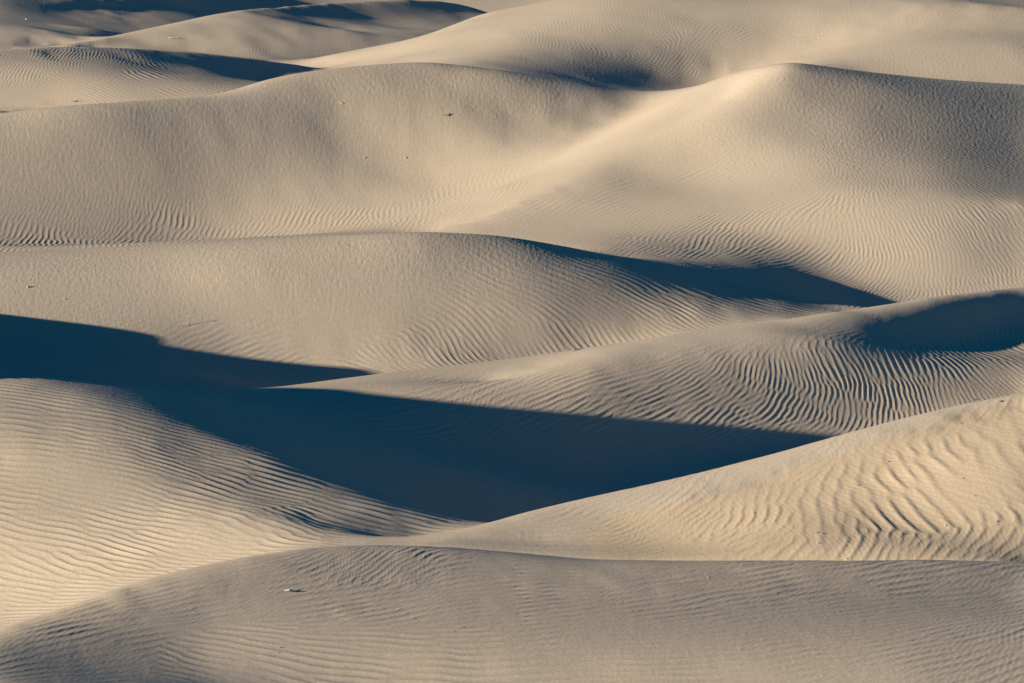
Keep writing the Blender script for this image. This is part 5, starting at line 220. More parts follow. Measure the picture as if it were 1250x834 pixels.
3 -1 -1 -2 -2 -1 -1 -2 -2 -2 -2 -4 -2 -4 -4 -3 -4 -5 -10 -11 -11 -9 -3 -1 1 0 0 0 0 0 1 0 0 1 0 0 0 0 0 0 0 0 0 0 0 0 1 1 0 0 1 0 1 0 1 1 1 0 1 1 0 1 1 2 1 2 2 1 4 2 2 3 3 3 3 3 4 3 5 3 6 4 4 3 1 0 -2 -1 -2 -2 -3 0 2 5 7 6 1 1 1 -3 -1 0 -1 -1 0 -1 0 1 3 1 2 1 3 5 5 3 1 1 3 3 2 1 2 3 6 7 4 1 3 1 0 -3 -1 -5 -5 -6 -7 -7 -5 -5 -5 -4 -2 -2 -1 -1 0 -1 -1 -2 -2 -2 -4
3 -1 -2 0 -2 -1 -2 -1 -2 -2 -3 -2 -4 -3 -3 -4 -4 -4 -7 -9 -9 -8 -2 0 -1 1 0 0 1 0 0 0 1 0 0 0 1 0 0 0 0 1 0 1 -1 1 0 1 1 0 1 1 1 1 1 1 1 2 0 2 2 1 2 1 2 2 2 3 2 3 3 2 3 2 3 3 2 4 3 4 2 4 2 1 0 -2 -3 -3 -3 -3 0 3 4 2 1 2 3 3 2 0 -2 0 -1 0 -1 0 1 2 3 1 1 2 3 6 4 2 4 5 3 1 4 4 3 9 8 6 4 4 1 1 0 0 -3 -4 -5 -5 -7 -6 -7 -7 -6 -4 -4 -3 -3 -1 -5 -4 -3 -4 -3 -4 -3
4 -2 -1 -2 0 -2 -1 -1 -3 -1 -2 -3 -2 -4 -3 -3 -3 -3 -4 -6 -7 -7 -2 0 1 0 1 1 0 1 1 0 0 1 0 1 -1 1 0 1 0 0 0 0 2 0 1 -1 1 2 0 2 0 1 1 2 1 1 3 1 1 2 3 2 1 2 2 3 1 3 2 2 2 3 1 3 2 2 2 2 2 1 0 0 -2 -2 -3 -3 -3 -2 0 -2 0 0 1 1 3 2 1 3 4 2 0 0 1 3 1 2 0 1 3 4 5 4 6 9 7 5 5 7 7 7 9 6 5 5 4 2 0 0 -1 -1 -3 -3 -3 -6 -5 -7 -8 -7 -7 -6 -4 -4 -3 -4 -9 -8 -8 -5 -6 -5 -4
3 -1 -1 -1 -1 -2 -1 -2 0 -2 -3 -2 -3 -2 -3 -4 -3 1 -3 -2 -4 -5 -1 -2 2 1 1 1 1 1 0 1 0 0 1 0 1 0 1 0 0 1 1 0 0 0 1 1 1 0 1 0 1 2 1 0 2 1 1 1 3 2 1 1 3 1 2 1 3 1 2 2 1 2 2 2 2 1 1 1 1 -1 -1 -2 -2 -3 -2 -3 -4 -2 -3 -2 -3 0 1 1 3 3 3 3 3 1 3 4 4 1 2 1 2 5 4 4 5 7 9 9 7 9 9 9 8 7 7 5 4 2 1 0 1 0 -1 -2 -2 -1 -5 -4 -6 -6 -6 -7 -5 -6 -6 -4 -5 -4 -13 -11 -10 -9 -6 -5 -5
3 -1 -1 -1 -1 -1 -1 -1 -2 -2 -1 -2 -3 -3 -3 -3 -2 0 1 1 1 0 -1 0 1 1 1 1 0 1 1 0 1 1 0 1 0 0 0 0 1 0 0 1 0 1 -1 1 0 0 1 0 1 0 0 2 0 1 1 2 1 1 1 3 0 2 2 1 1 1 2 2 1 1 2 0 1 1 1 -1 -1 0 -2 -2 -3 -4 -4 -4 -3 -3 -2 -3 -1 -1 0 3 2 2 3 4 2 4 3 4 4 3 2 4 4 4 4 6 6 5 9 10 12 10 11 9 8 7 4 4 2 1 2 1 0 0 0 -2 -2 -4 -2 -4 -5 -4 -4 -5 -5 -5 -4 -6 -4 -5 -18 -15 -12 -9 -9 -6 -6
3 -1 -1 0 -2 -1 -1 -1 -1 -2 -2 -2 -2 -3 -2 -2 -3 1 5 5 7 6 2 0 -1 0 1 0 1 0 0 1 0 -1 1 0 0 0 1 0 0 0 0 0 0 0 1 -1 0 1 -1 1 -1 0 1 -1 2 0 1 1 0 1 2 0 2 1 0 1 1 2 0 1 1 1 0 1 1 0 -1 0 -1 -3 -2 -3 -4 -4 -5 -4 -3 -3 -2 0 -1 0 1 0 1 1 2 3 5 4 6 4 2 5 4 3 4 3 5 6 8 9 10 10 12 11 9 9 7 5 4 3 2 2 0 0 1 0 -2 -2 -1 -1 -4 -2 0 -2 -4 -3 -3 -3 -5 -4 -6 -6 -20 -19 -15 -12 -8 -7 -6
3 -1 -1 -1 -1 0 -2 -1 -1 -1 -1 -2 -3 -2 -4 -2 0 1 5 10 9 9 2 0 1 0 0 0 0 0 0 0 0 1 -1 0 1 0 -1 0 0 0 0 0 0 0 0 0 0 -1 0 0 0 0 0 1 -1 1 0 0 2 0 0 1 1 0 1 1 0 0 1 0 2 0 0 0 0 0 -1 -1 -1 -2 -3 -4 -3 -4 -5 -4 -3 -2 -1 0 0 0 -1 0 2 2 3 3 3 5 3 4 5 2 4 4 4 6 7 7 9 10 9 11 9 10 9 7 5 5 4 1 2 2 1 0 -1 -1 0 0 -1 -2 0 0 0 -1 -1 -1 -2 -3 -5 -6 -6 -7 -23 -20 -16 -12 -10 -8 -5
3 -1 -1 -1 -1 -1 0 -1 -1 -1 -2 -2 -2 -3 -2 -2 -2 2 8 10 13 11 1 1 -1 1 0 0 0 0 0 0 0 0 0 0 -1 0 1 0 0 0 -1 0 0 -1 0 0 -1 0 0 0 0 0 0 -1 1 0 1 0 -1 1 1 0 -1 1 0 0 1 0 0 0 0 0 1 0 -1 0 0 -1 -3 -2 -2 -3 -4 -4 -3 -4 -3 -1 -1 0 0 0 1 1 1 2 2 3 3 3 4 4 4 6 4 4 5 5 7 8 9 10 9 7 8 7 7 5 4 4 3 3 2 0 1 1 0 -1 -1 1 0 1 3 1 1 1 0 -1 -2 -3 -4 -6 -7 -7 -25 -22 -16 -13 -9 -7 -6
2 0 -1 -1 0 -1 -2 0 -1 -1 -1 -1 -3 -2 -3 -1 -2 1 9 13 13 10 2 2 0 0 0 0 0 0 -1 0 0 -1 1 -1 0 0 -1 0 0 0 0 0 -1 1 -1 0 0 0 0 -1 0 0 0 0 0 0 0 0 1 -1 0 0 0 0 -1 0 -1 0 0 0 -1 0 0 1 0 0 -1 -1 0 -3 -3 -4 -3 -2 -2 -1 -2 -1 -1 -1 0 1 1 2 1 2 3 1 4 3 3 3 5 4 4 5 5 7 6 7 7 6 5 5 5 5 4 4 4 4 2 2 1 1 1 1 0 0 1 0 2 4 2 4 2 2 2 1 1 -2 -4 -6 -8 -8 -27 -20 -15 -12 -8 -7 -7
3 -1 -1 -1 -1 -1 0 -2 0 -1 0 -3 -1 -3 -2 -3 0 1 9 13 13 8 3 0 1 0 0 0 0 -1 1 -1 -1 1 -1 0 0 0 0 -1 0 0 0 0 0 0 0 0 0 0 -1 1 0 -1 0 1 -1 1 -1 0 0 1 -1 -1 1 -2 0 -1 0 -1 -2 0 0 0 0 0 1 0 0 0 -1 -1 -3 -2 -3 -1 -1 -2 0 -1 0 -1 1 0 1 1 2 2 1 3 2 3 3 3 3 4 5 4 5 4 4 5 4 5 3 5 3 3 3 3 4 2 3 2 1 2 0 0 1 1 0 1 1 2 3 1 4 3 6 7 4 -2 -6 -9 -8 -9 -22 -17 -14 -10 -8 -7 -5
2 -1 0 -1 -1 -1 0 -1 -1 0 -2 0 -4 -2 -2 -1 -1 0 8 13 12 7 1 1 0 0 0 0 -1 0 -1 0 0 -1 0 0 0 0 0 1 -1 0 1 -1 1 0 0 0 0 0 1 -1 0 1 0 0 0 0 0 1 -1 0 0 0 -1 0 -1 -2 -2 -1 0 -2 -1 0 0 0 1 1 2 1 -1 -2 -1 0 0 -2 -1 1 -1 -1 0 0 0 1 1 1 0 2 2 2 2 1 3 3 3 3 2 4 2 3 4 2 4 2 3 2 3 3 3 3 1 2 1 2 1 -1 0 0 1 1 1 0 -1 0 0 3 3 1 4 8 9 -1 -8 -7 -6 -4 -15 -13 -10 -8 -8 -5 -5
2 -1 0 -1 -1 0 -2 0 -2 -1 0 -1 -2 -3 -2 -1 0 1 6 11 9 3 1 0 0 -1 -1 0 -1 0 -1 0 0 0 0 -1 0 1 0 0 1 0 0 1 0 0 1 1 0 0 0 1 1 0 0 1 1 -1 1 0 0 0 0 0 -1 -1 -1 -1 -2 -2 -3 -1 -1 -1 0 1 2 2 2 1 2 1 1 0 1 0 1 -1 0 0 -1 0 0 0 0 0 2 0 1 1 1 2 1 2 2 1 3 1 3 2 1 3 1 2 2 2 2 2 1 1 2 1 0 -1 1 0 0 -2 -3 0 1 1 0 -2 -4 -2 -3 0 -1 -7 -6 5 7 6 3 1 -1 -5 -7 -6 -4 -5 -4
2 0 -2 0 -1 -1 -1 -1 -1 -1 -1 -1 -2 -2 -2 0 0 0 4 10 6 -1 -2 -1 -2 -1 0 -2 0 -1 1 -1 0 -1 0 1 1 0 1 1 0 1 1 0 1 1 1 0 1 1 1 0 1 1 1 0 1 1 0 0 2 0 0 0 0 -1 -1 -2 -2 -3 -2 -2 -3 -2 0 2 2 4 4 4 2 2 2 2 2 1 0 0 0 0 0 0 0 -1 0 0 0 0 1 0 0 1 1 1 0 2 1 1 1 2 2 1 1 1 2 2 1 1 1 1 0 0 0 -1 -3 -1 -1 -1 0 0 -2 -2 -1 -3 -1 -3 -3 -1 -5 -1 -2 -1 5 5 4 4 6 0 -3 -3 -4 -3 -4
1 0 0 -1 0 -2 0 -2 -1 -1 -2 -2 -2 -1 0 -1 1 2 1 3 2 -3 -1 -2 -2 -1 -2 -1 -1 -1 -1 -1 -1 0 0 1 0 0 1 0 2 1 1 1 1 1 1 1 2 1 1 2 1 1 2 1 1 1 1 1 0 1 1 0 0 1 -2 -1 -2 -3 -3 -4 -3 -2 -1 0 4 7 6 4 4 3 4 4 3 2 1 0 0 -1 0 0 -1 1 -1 0 -2 0 -1 0 0 0 0 0 1 0 1 1 2 0 2 1 1 1 1 0 1 1 1 -1 0 -2 -2 -2 -1 -2 -1 0 0 -1 -1 -2 -2 -1 0 -1 -2 -3 -2 -3 -2 0 1 3 4 4 8 3 1 -2 -3 -3 -2
2 -1 -1 0 -1 0 -2 -1 -2 -2 -2 -2 -1 0 0 1 2 2 0 -3 -5 -2 -2 -2 -3 -2 -2 -2 -1 -1 -2 -1 -1 0 0 -1 0 0 -1 1 0 0 1 1 0 1 1 2 1 2 2 1 2 3 2 2 1 2 2 2 2 2 0 1 2 0 -1 -1 -1 -2 -3 -4 -5 -4 -4 -2 4 10 9 6 7 8 7 4 3 3 1 1 0 1 0 0 0 -2 0 -2 -1 -1 -2 -2 0 -1 -1 0 -1 1 0 1 1 1 0 1 1 1 1 0 1 -1 0 -1 -2 -2 -2 -2 -3 -1 -1 1 0 -1 0 -1 -1 -1 -2 -2 -1 0 -1 -1 -2 -2 1 1 2 2 8 6 2 0 -1 -1 -2
1 0 0 -1 -1 -1 0 -2 -1 -3 -2 -3 0 0 1 2 1 2 0 -5 -5 -6 -3 -3 -2 -4 -2 -1 -2 -2 -2 0 -1 -1 -1 -1 -1 -1 0 0 -1 0 0 0 1 0 1 0 1 1 1 3 1 2 1 3 2 3 2 3 2 1 3 1 0 1 3 1 1 1 -1 -2 -3 -6 -5 -2 2 5 -4 9 17 15 14 5 0 1 3 4 1 1 0 0 -2 0 -3 -1 -2 -3 -3 -1 -2 -2 -1 -1 0 -1 1 1 0 1 2 1 1 0 1 0 -1 0 -1 -2 -2 -3 -2 -3 -1 0 -1 -1 1 0 -2 0 -1 -1 -1 0 -1 -1 -1 -1 -2 -1 -1 1 1 2 7 5 3 2 0 -1 -1
1 0 0 -1 0 0 -2 -1 -2 -2 -3 -1 0 0 1 1 2 4 -1 -4 -7 -8 -4 -3 -5 -3 -2 -3 -2 -2 -1 -2 -1 -1 -2 0 -1 -1 -1 -2 0 -1 -1 0 -1 0 0 0 1 0 1 1 2 0 3 1 3 1 3 2 2 2 1 3 2 2 3 5 5 4 4 3 3 5 5 3 -1 -6 6 -5 -7 1 8 21 12 7 3 -1 3 3 2 -1 -2 -3 -3 -4 -3 -3 -2 -3 -3 -2 -2 -2 0 0 0 0 2 2 0 1 1 2 -1 1 -1 -1 -2 -2 -3 -2 -3 -1 -1 -1 -1 0 -1 -1 0 -1 -1 -1 0 -1 -1 -1 -1 -1 -1 -1 0 0 1 0 6 5 4 2 1 0 -1
1 0 0 0 0 -2 0 -1 -2 -1 -2 -2 -1 0 2 2 3 2 2 -1 -6 -12 -4 -6 -4 -4 -4 -2 -2 -2 -2 -1 -2 -2 -1 -2 -2 -1 -2 -1 -1 -2 -1 -2 0 -1 -2 1 -1 0 1 0 0 2 0 2 1 3 2 2 2 3 3 3 3 4 5 7 6 8 9 9 11 9 7 3 -3 -5 -3 1 -5 -2 -2 -2 17 19 4 4 2 0 0 0 -1 -3 -2 -4 -4 -2 -3 -4 -4 -3 -2 -2 -1 0 1 2 0 2 2 1 1 0 0 0 -1 -1 -3 -2 -2 -3 -3 -2 0 -2 0 -1 -2 -1 0 -1 -2 -1 -2 -1 0 -1 -1 -1 0 0 -1 0 0 1 3 5 4 3 2 0 -1
1 0 0 0 -1 1 -1 -1 -1 -2 -1 -1 -1 1 1 2 3 4 4 0 -3 -12 -6 -5 -7 -5 -3 -3 -3 -2 -1 -3 -1 -2 -2 -2 -2 -2 -2 -2 -3 -1 -3 -1 -2 -1 -1 -2 -1 0 -1 0 1 1 1 1 2 2 2 2 4 3 4 4 5 5 7 6 7 7 8 9 8 8 5 4 0 -3 -4 -2 1 -2 -3 -4 -3 6 17 14 7 3 1 0 3 -1 -1 -1 -3 -5 -4 -4 -3 -3 -3 -1 -1 0 0 2 2 1 1 2 0 1 0 -1 0 -3 -1 -3 -3 -2 -2 -2 -3 -1 -2 -2 -1 -1 -2 -2 -1 -2 -1 -1 -1 -1 0 -1 -1 0 0 0 0 0 3 4 4 3 1 1 1
1 0 0 1 0 -1 0 0 -1 -1 -1 -1 0 0 1 3 4 4 4 7 -1 -11 -6 -7 -5 -7 -7 -2 -1 -2 -4 -1 -3 -2 -2 -2 -3 -3 -2 -3 -2 -3 -2 -3 -2 -3 -1 -2 -1 -1 -1 0 0 0 1 1 2 1 3 2 3 4 4 5 5 7 5 5 6 6 7 7 7 5 6 3 3 -1 -1 -1 -1 0 -2 2 -1 -4 4 9 15 13 1 2 5 4 0 -2 -4 -5 -4 -1 -3 -3 -2 -1 0 1 1 1 2 1 2 0 1 -1 0 -1 -2 -1 -3 -2 -3 -2 -3 -3 -2 -3 -3 -2 -2 -3 -2 -2 -2 -1 -1 -1 -1 -1 0 -1 0 -1 -1 -1 0 1 2 4 3 3 3 0 1
1 0 1 0 0 1 0 0 0 0 -1 0 0 0 2 3 4 5 5 11 5 -9 -5 -5 -6 -6 -5 -3 -4 -4 -2 -4 -3 -3 -3 -4 -2 -4 -3 -3 -4 -3 -3 -3 -3 -3 -3 -2 -2 -2 -1 -1 -1 0 1 0 2 2 1 4 2 4 4 4 6 4 4 5 4 6 4 6 4 5 4 4 3 2 1 1 2 2 3 0 1 0 0 2 3 5 15 13 3 2 2 0 -1 -1 -2 -2 -1 1 1 -1 0 0 2 1 1 1 0 0 -1 -1 -2 -2 -2 -3 -3 -2 -3 -3 -2 -3 -4 -3 -2 -4 -4 -2 -4 -2 -2 -1 -1 -2 -1 -1 -1 -1 -1 -1 0 0 -1 0 2 3 4 3 1 2 0
1 1 0 0 1 1 0 1 1 0 1 0 0 1 1 3 5 5 6 13 10 -6 -2 -4 -3 -4 -5 -5 -5 -3 -4 -4 -4 -4 -5 -4 -5 -2 -4 -4 -3 -4 -4 -4 -4 -3 -4 -3 -2 -2 -2 -1 -1 -1 0 1 0 2 2 1 4 2 4 4 3 4 4 3 4 2 4 4 4 4 3 3 2 4 3 3 5 4 2 1 1 0 1 1 3 7 11 7 6 8 4 1 3 1 1 0 2 2 2 2 0 1 0 0 0 -1 -1 -2 -2 -2 -2 -3 -4 -3 -4 -4 -2 -4 -2 -3 -3 -4 -4 -3 -4 -4 -3 -3 -2 -2 -2 -1 -2 0 -2 -1 -1 -1 -1 0 0 0 1 4 3 3 2 1 1
1 0 1 1 1 0 2 1 1 2 1 1 1 1 1 5 5 5 6 11 12 2 1 0 -2 -2 -3 -5 -4 -5 -5 -4 -5 -5 -5 -5 -4 -5 -4 -4 -5 -4 -4 -4 -5 -5 -3 -4 -4 -2 -2 -3 -1 -1 -1 1 0 0 1 3 1 3 2 2 3 2 2 2 2 3 2 2 2 2 3 4 3 3 5 5 3 5 3 2 -1 1 1 3 4 5 3 9 12 8 7 6 2 5 4 6 6 4 2 2 2 0 -1 -1 -2 -2 -3 -3 -2 -4 -4 -5 -5 -4 -4 -3 -4 -3 -4 -2 -3 -3 -5 -4 -4 -4 -4 -2 -2 -2 -2 -2 -1 -3 -1 -1 -2 0 -1 -1 0 0 2 2 4 2 3 1 0
1 1 0 1 2 1 2 1 3 2 3 2 2 1 2 6 6 6 3 1 9 23 6 5 3 0 -2 -6 -3 -5 -4 -6 -6 -6 -4 -6 -5 -6 -5 -5 -4 -5 -6 -5 -5 -4 -6 -4 -4 -4 -3 -3 -2 -1 -1 -2 0 0 1 0 1 0 2 1 0 1 0 1 0 1 1 0 2 1 2 1 3 3 2 3 4 4 4 3 1 2 2 2 4 4 5 5 6 11 11 12 11 9 10 6 6 4 5 2 1 1 0 -1 -2 -3 -4 -4 -5 -5 -6 -6 -6 -6 -3 -5 -3 -2 -2 -3 -4 -4 -3 -4 -4 -3 -3 -4 -3 -3 -2 -2 -2 -2 -2 -2 -1 -1 0 -1 1 0 2 3 2 2 1 1 1
0 1 2 1 1 2 2 3 2 4 3 5 3 2 2 6 7 5 3 -1 12 30 10 9 7 4 1 -2 -7 -5 -6 -6 -5 -6 -6 -5 -7 -5 -7 -5 -6 -5 -6 -6 -5 -7 -5 -5 -5 -4 -5 -3 -3 -3 -2 -1 -1 0 -1 -1 -1 0 -2 0 -1 -1 -1 -1 0 -1 0 1 -1 1 0 0 1 1 3 2 2 1 3 3 4 2 3 3 3 3 5 6 8 8 12 13 14 12 9 9 6 7 4 4 3 3 2 0 -2 -3 -3 -6 -7 -6 -7 -8 -5 -5 -5 -3 -1 -2 -2 -4 -2 -4 -4 -5 -3 -4 -2 -3 -3 -3 -3 -2 -3 -2 -3 -1 -2 -1 -1 1 -1 1 2 3 3 2 1 0 0
0 2 0 2 1 3 2 3 5 4 5 5 6 4 3 7 6 3 2 0 16 35 14 12 10 8 4 -1 -4 -6 -6 -6 -6 -5 -7 -6 -5 -7 -6 -7 -6 -7 -6 -6 -7 -6 -7 -6 -5 -5 -5 -4 -4 -4 -3 -2 -2 -3 -2 -2 -2 -3 -2 -3 -3 -2 -1 -2 -2 -1 -1 -2 0 -1 -1 0 -1 0 0 2 1 0 1 2 5 3 4 4 2 3 5 6 8 7 8 13 12 12 11 9 9 7 8 6 7 4 3 1 -2 -2 -4 -7 -7 -8 -6 -6 -6 -4 -2 -2 -2 -2 -3 -3 -4 -3 -4 -3 -3 -3 -4 -3 -3 -2 -3 -4 -2 -2 -2 -3 -1 -1 0 0 0 0 3 1 2 1 1 1 -1
0 1 2 1 2 2 3 4 4 6 7 8 7 9 9 2 2 2 2 0 20 43 15 17 14 12 7 1 -4 -3 -5 -5 -5 -6 -6 -6 -7 -5 -7 -6 -7 -7 -7 -7 -7 -7 -6 -6 -7 -8 -6 -7 -6 -4 -4 -5 -4 -3 -4 -4 -4 -4 -4 -4 -3 -4 -3 -3 -2 -3 -3 -2 -2 -2 -3 -2 -1 -1 -1 -1 0 0 1 3 2 5 3 2 4 6 4 4 3 6 8 6 10 11 11 11 10 10 8 10 7 6 4 3 1 0 -4 -4 -7 -6 -6 -3 -4 -3 -3 -2 -3 -2 -2 -3 -4 -3 -4 -3 -4 -3 -3 -3 -3 -3 -2 -2 -3 -3 -1 -2 -2 -2 -1 0 1 0 1 1 1 1 0 -1 0
0 0 2 2 2 3 3 4 5 6 8 9 11 10 9 3 -1 1 -1 3 22 47 21 19 18 14 11 4 0 -3 -3 -4 -5 -5 -5 -6 -5 -7 -6 -7 -6 -6 -7 -6 -8 -7 -7 -8 -9 -8 -7 -8 -7 -7 -6 -5 -6 -6 -5 -6 -5 -5 -5 -5 -5 -4 -5 -4 -5 -3 -3 -4 -3 -3 -2 -3 -3 -2 -2 -2 -2 1 -1 1 4 3 3 3 3 3 3 4 5 6 5 6 8 9 8 8 10 9 10 9 10 8 6 3 4 0 0 -1 -1 -4 -4 -3 -3 -4 -3 -2 -3 -3 -3 -3 -3 -5 -3 -3 -3 -3 -3 -2 -2 -2 -3 -2 -3 -2 -4 -3 -3 -1 0 -1 0 0 1 1 0 -1 0 0 -1
-2 2 1 2 3 2 4 4 6 7 8 10 12 12 10 2 0 -2 -1 0 21 55 23 23 22 21 16 12 3 -3 -4 -3 -4 -4 -4 -4 -6 -6 -5 -5 -7 -6 -6 -7 -5 -8 -9 -9 -10 -10 -9 -9 -7 -7 -11 -8 -7 -8 -7 -6 -7 -6 -6 -6 -5 -6 -6 -6 -4 -6 -4 -3 -4 -5 -4 -4 -4 -3 -4 -2 -2 -2 0 0 0 3 3 3 1 1 4 7 7 4 4 6 5 5 6 5 5 7 8 10 8 9 9 9 5 5 4 4 2 0 -2 -3 -3 -3 -4 -4 -3 -3 -4 -3 -3 -3 -3 -4 -2 -2 -2 -3 -3 -3 -2 -2 -3 -4 -3 -2 -1 -1 -1 -1 0 -1 -1 -1 -1 0 -2 -1 -1
-2 2 1 2 2 3 3 5 6 7 10 10 12 14 9 3 -1 -2 -1 -5 17 60 24 25 25 24 23 18 5 0 1 0 -1 -1 -2 -4 -4 -2 -5 -6 -5 -6 -5 -5 -7 -6 -8 -10 -9 -10 -11 -9 -10 -11 -11 -11 -9 -7 -8 -8 -8 -7 -7 -7 -8 -8 -6 -6 -8 -6 -6 -5 -6 -5 -6 -4 -5 -6 -3 -5 -3 -3 -2 -1 0 0 1 3 3 3 5 3 3 5 4 3 3 4 5 3 1 2 4 6 9 11 11 11 12 10 8 8 5 3 2 -1 -3 -5 -4 -5 -5 -4 -3 -3 -3 -2 -2 -1 -3 -3 -2 -3 -2 -2 -3 -3 -1 -2 -2 -3 -2 -1 -2 0 -2 -1 -3 -2 -2 -3 -1 -2 -1
-2 0 2 2 2 3 3 5 6 7 9 11 13 12 10 3 -1 -2 -1 -7 11 61 22 21 21 19 20 19 14 8 7 6 6 3 1 0 0 -2 -3 -5 -4 -3 -4 -6 -6 -5 -6 -8 -9 -8 -10 -9 -11 -13 -10 -11 -9 -8 -10 -10 -10 -8 -8 -9 -9 -8 -7 -8 -8 -8 -7 -7 -7 -6 -5 -7 -5 -5 -6 -3 -4 -4 -4 -3 -3 -2 0 1 3 2 2 2 3 2 4 4 5 4 2 2 1 0 -1 3 6 8 12 13 15 13 14 11 9 7 4 -1 -3 -5 -6 -6 -4 -4 -3 -1 -2 -2 -1 -3 -2 -2 -3 -1 -2 -2 -2 -2 -3 -1 -3 -1 -2 -2 -1 -2 -2 -1 -4 -4 -3 -3 -2 -2 -2
-4 2 1 1 3 2 5 4 5 7 8 12 12 13 9 3 -1 -1 0 -5 7 54 16 13 9 9 11 16 21 15 14 14 13 12 9 7 4 1 2 1 -1 -2 -4 -5 -4 -3 -6 -8 -6 -6 -8 -9 -8 -9 -10 -10 -13 -11 -12 -11 -7 -8 -8 -13 -9 -7 -12 -9 -9 -7 -6 -8 -8 -8 -8 -7 -7 -5 -4 -6 -4 -4 -4 -5 -5 -4 -3 -4 -2 2 2 1 1 2 5 6 5 3 3 4 2 0 -3 -5 -2 4 7 9 16 22 23 14 9 11 5 0 -4 -5 -5 -4 -5 -3 -1 -3 0 -1 -2 -1 -2 -3 -2 -2 -2 -2 -1 -2 -1 -2 0 -2 -1 -3 -2 -2 -2 -1 -7 -4 -5 -2 -4 -2 -3
-5 1 2 2 1 3 3 4 5 7 7 9 12 12 10 2 -1 0 3 9 22 19 4 0 -7 -8 -7 2 21 25 20 22 22 20 20 16 14 12 8 5 2 0 -1 -1 -3 -7 -4 0 -2 -4 -3 -4 -7 -4 -7 -9 -10 -14 -11 -9 -8 -10 -14 -7 -8 -15 -9 -7 -7 -11 -11 -10 -7 -9 -8 -8 -7 -3 -5 -4 -6 -5 -5 -6 -7 -7 -7 -5 -3 -3 -3 -1 0 3 4 5 6 6 6 6 5 3 1 -3 -6 -8 -6 4 15 22 19 22 19 11 6 0 -3 0 -3 -5 -3 -4 -4 -2 -3 0 -2 -2 -3 -2 -2 -2 -1 -2 -1 0 -1 -1 -1 -1 -2 -1 -2 -3 -1 -2 -6 -6 -5 -5 -4 -3 -2
-6 2 0 2 2 2 3 3 5 5 7 8 9 11 11 1 -1 3 4 13 26 -5 -2 -7 -20 -26 -21 -12 3 21 24 23 22 24 24 26 24 22 18 15 12 9 6 3 0 0 3 2 0 0 0 -1 0 -4 -6 -7 -8 -10 -8 -9 -12 -14 -8 -9 -12 -9 -9 -10 -9 -9 -11 -10 -10 -7 -7 -5 -4 -4 -2 -6 -6 -7 -7 -9 -8 -7 -6 -6 -9 -9 -8 -4 0 2 3 4 5 7 7 8 8 8 7 3 0 -5 -8 -6 0 6 14 20 23 21 15 5 1 -5 -5 -4 -6 -5 -5 -2 -3 -3 -2 -2 -1 -2 -2 -1 -1 0 -1 -1 0 -1 0 0 -2 -2 -2 -1 -2 -3 -6 -7 -6 -5 -3 -3 -3
-7 0 2 1 2 2 2 4 3 4 6 5 7 8 8 2 2 3 7 9 10 -22 -9 -11 -24 -27 -22 -10 -2 7 8 8 11 13 16 21 25 27 31 31 28 23 21 17 13 10 9 6 4 3 5 4 0 -5 -6 -2 -2 -4 -8 -7 -9 -9 -11 -12 -12 -11 -8 -6 -10 -10 -11 -8 -4 -2 -3 -4 -4 -6 -6 -5 -7 -7 -9 -8 -9 -9 -8 -11 -10 -13 -11 -6 -5 -2 0 2 5 4 7 8 12 11 9 8 5 4 0 -5 -11 -3 6 8 17 17 20 13 0 -7 -7 -4 -3 -5 -2 -4 -2 -3 -2 -1 -2 -1 0 0 -1 1 0 0 -1 1 0 -1 -1 -1 -1 -2 -1 -2 -7 -7 -6 -5 -5 -3 -3
-8 1 1 0 1 2 2 2 3 4 2 4 4 2 0 8 7 5 6 7 -13 -45 -22 -21 -2 4 3 -1 -5 -5 -1 -1 -1 1 2 4 6 10 14 21 27 33 34 34 32 27 20 17 16 13 7 3 0 1 8 2 0 1 -5 -6 -6 -7 -11 -8 -8 -9 -10 -9 -3 -1 -1 -1 -4 -5 -7 -3 0 -9 -9 -8 -8 -9 -9 -10 -11 -12 -14 -10 -9 -13 -15 -17 -9 -6 -4 0 1 4 6 8 8 10 11 8 7 7 5 3 2 -3 -5 -3 -11 -10 -5 6 11 9 7 4 1 1 0 -1 -1 0 2 0 2 2 1 1 2 0 2 0 2 1 -1 1 0 0 -1 -1 -2 -1 -7 -7 -7 -6 -4 -4 -2
-10 1 0 2 1 1 2 2 1 2 2 2 1 0 -1 7 7 6 5 2 -20 -47 -17 -10 1 10 8 1 -2 -5 -3 -2 -1 -1 -1 0 0 1 2 4 7 10 17 24 30 33 33 29 25 21 16 12 11 13 10 3 3 -1 3 2 -2 -4 -2 -7 -8 -4 -2 -1 1 1 -2 -2 -2 -1 -4 -7 -11 -6 -7 -8 -8 -11 -13 -15 -12 -13 -14 -12 -13 -11 -12 -16 -17 -12 -6 -3 -1 2 3 5 5 6 9 11 7 7 12 5 -3 -6 -13 -18 -17 -15 -12 -4 5 13 11 9 7 8 4 5 7 5 3 4 4 4 3 3 3 3 3 3 2 0 2 1 1 0 0 0 -2 -1 -7 -7 -7 -5 -5 -3 -3
-11 0 1 0 1 1 1 1 2 1 1 -1 0 -1 0 4 6 6 4 2 -22 -43 -12 -7 1 4 6 5 1 -1 -2 -1 0 -2 1 -1 0 0 0 0 1 1 3 3 7 13 17 23 28 31 29 27 24 21 13 13 9 12 6 3 4 3 0 -3 2 6 2 1 -1 1 5 1 -2 -3 -6 -9 -8 -8 -6 -11 -14 -11 -11 -13 -21 -15 -9 -16 -15 -10 -13 -14 -16 -14 -9 -8 -5 -1 1 -1 2 5 5 6 10 9 3 2 0 -12 -15 -15 -15 -11 -8 -3 3 4 6 7 8 8 9 9 6 7 7 6 6 4 7 4 5 5 3 5 2 4 3 1 1 1 1 -1 1 -2 -5 -8 -6 -6 -4 -4 -2
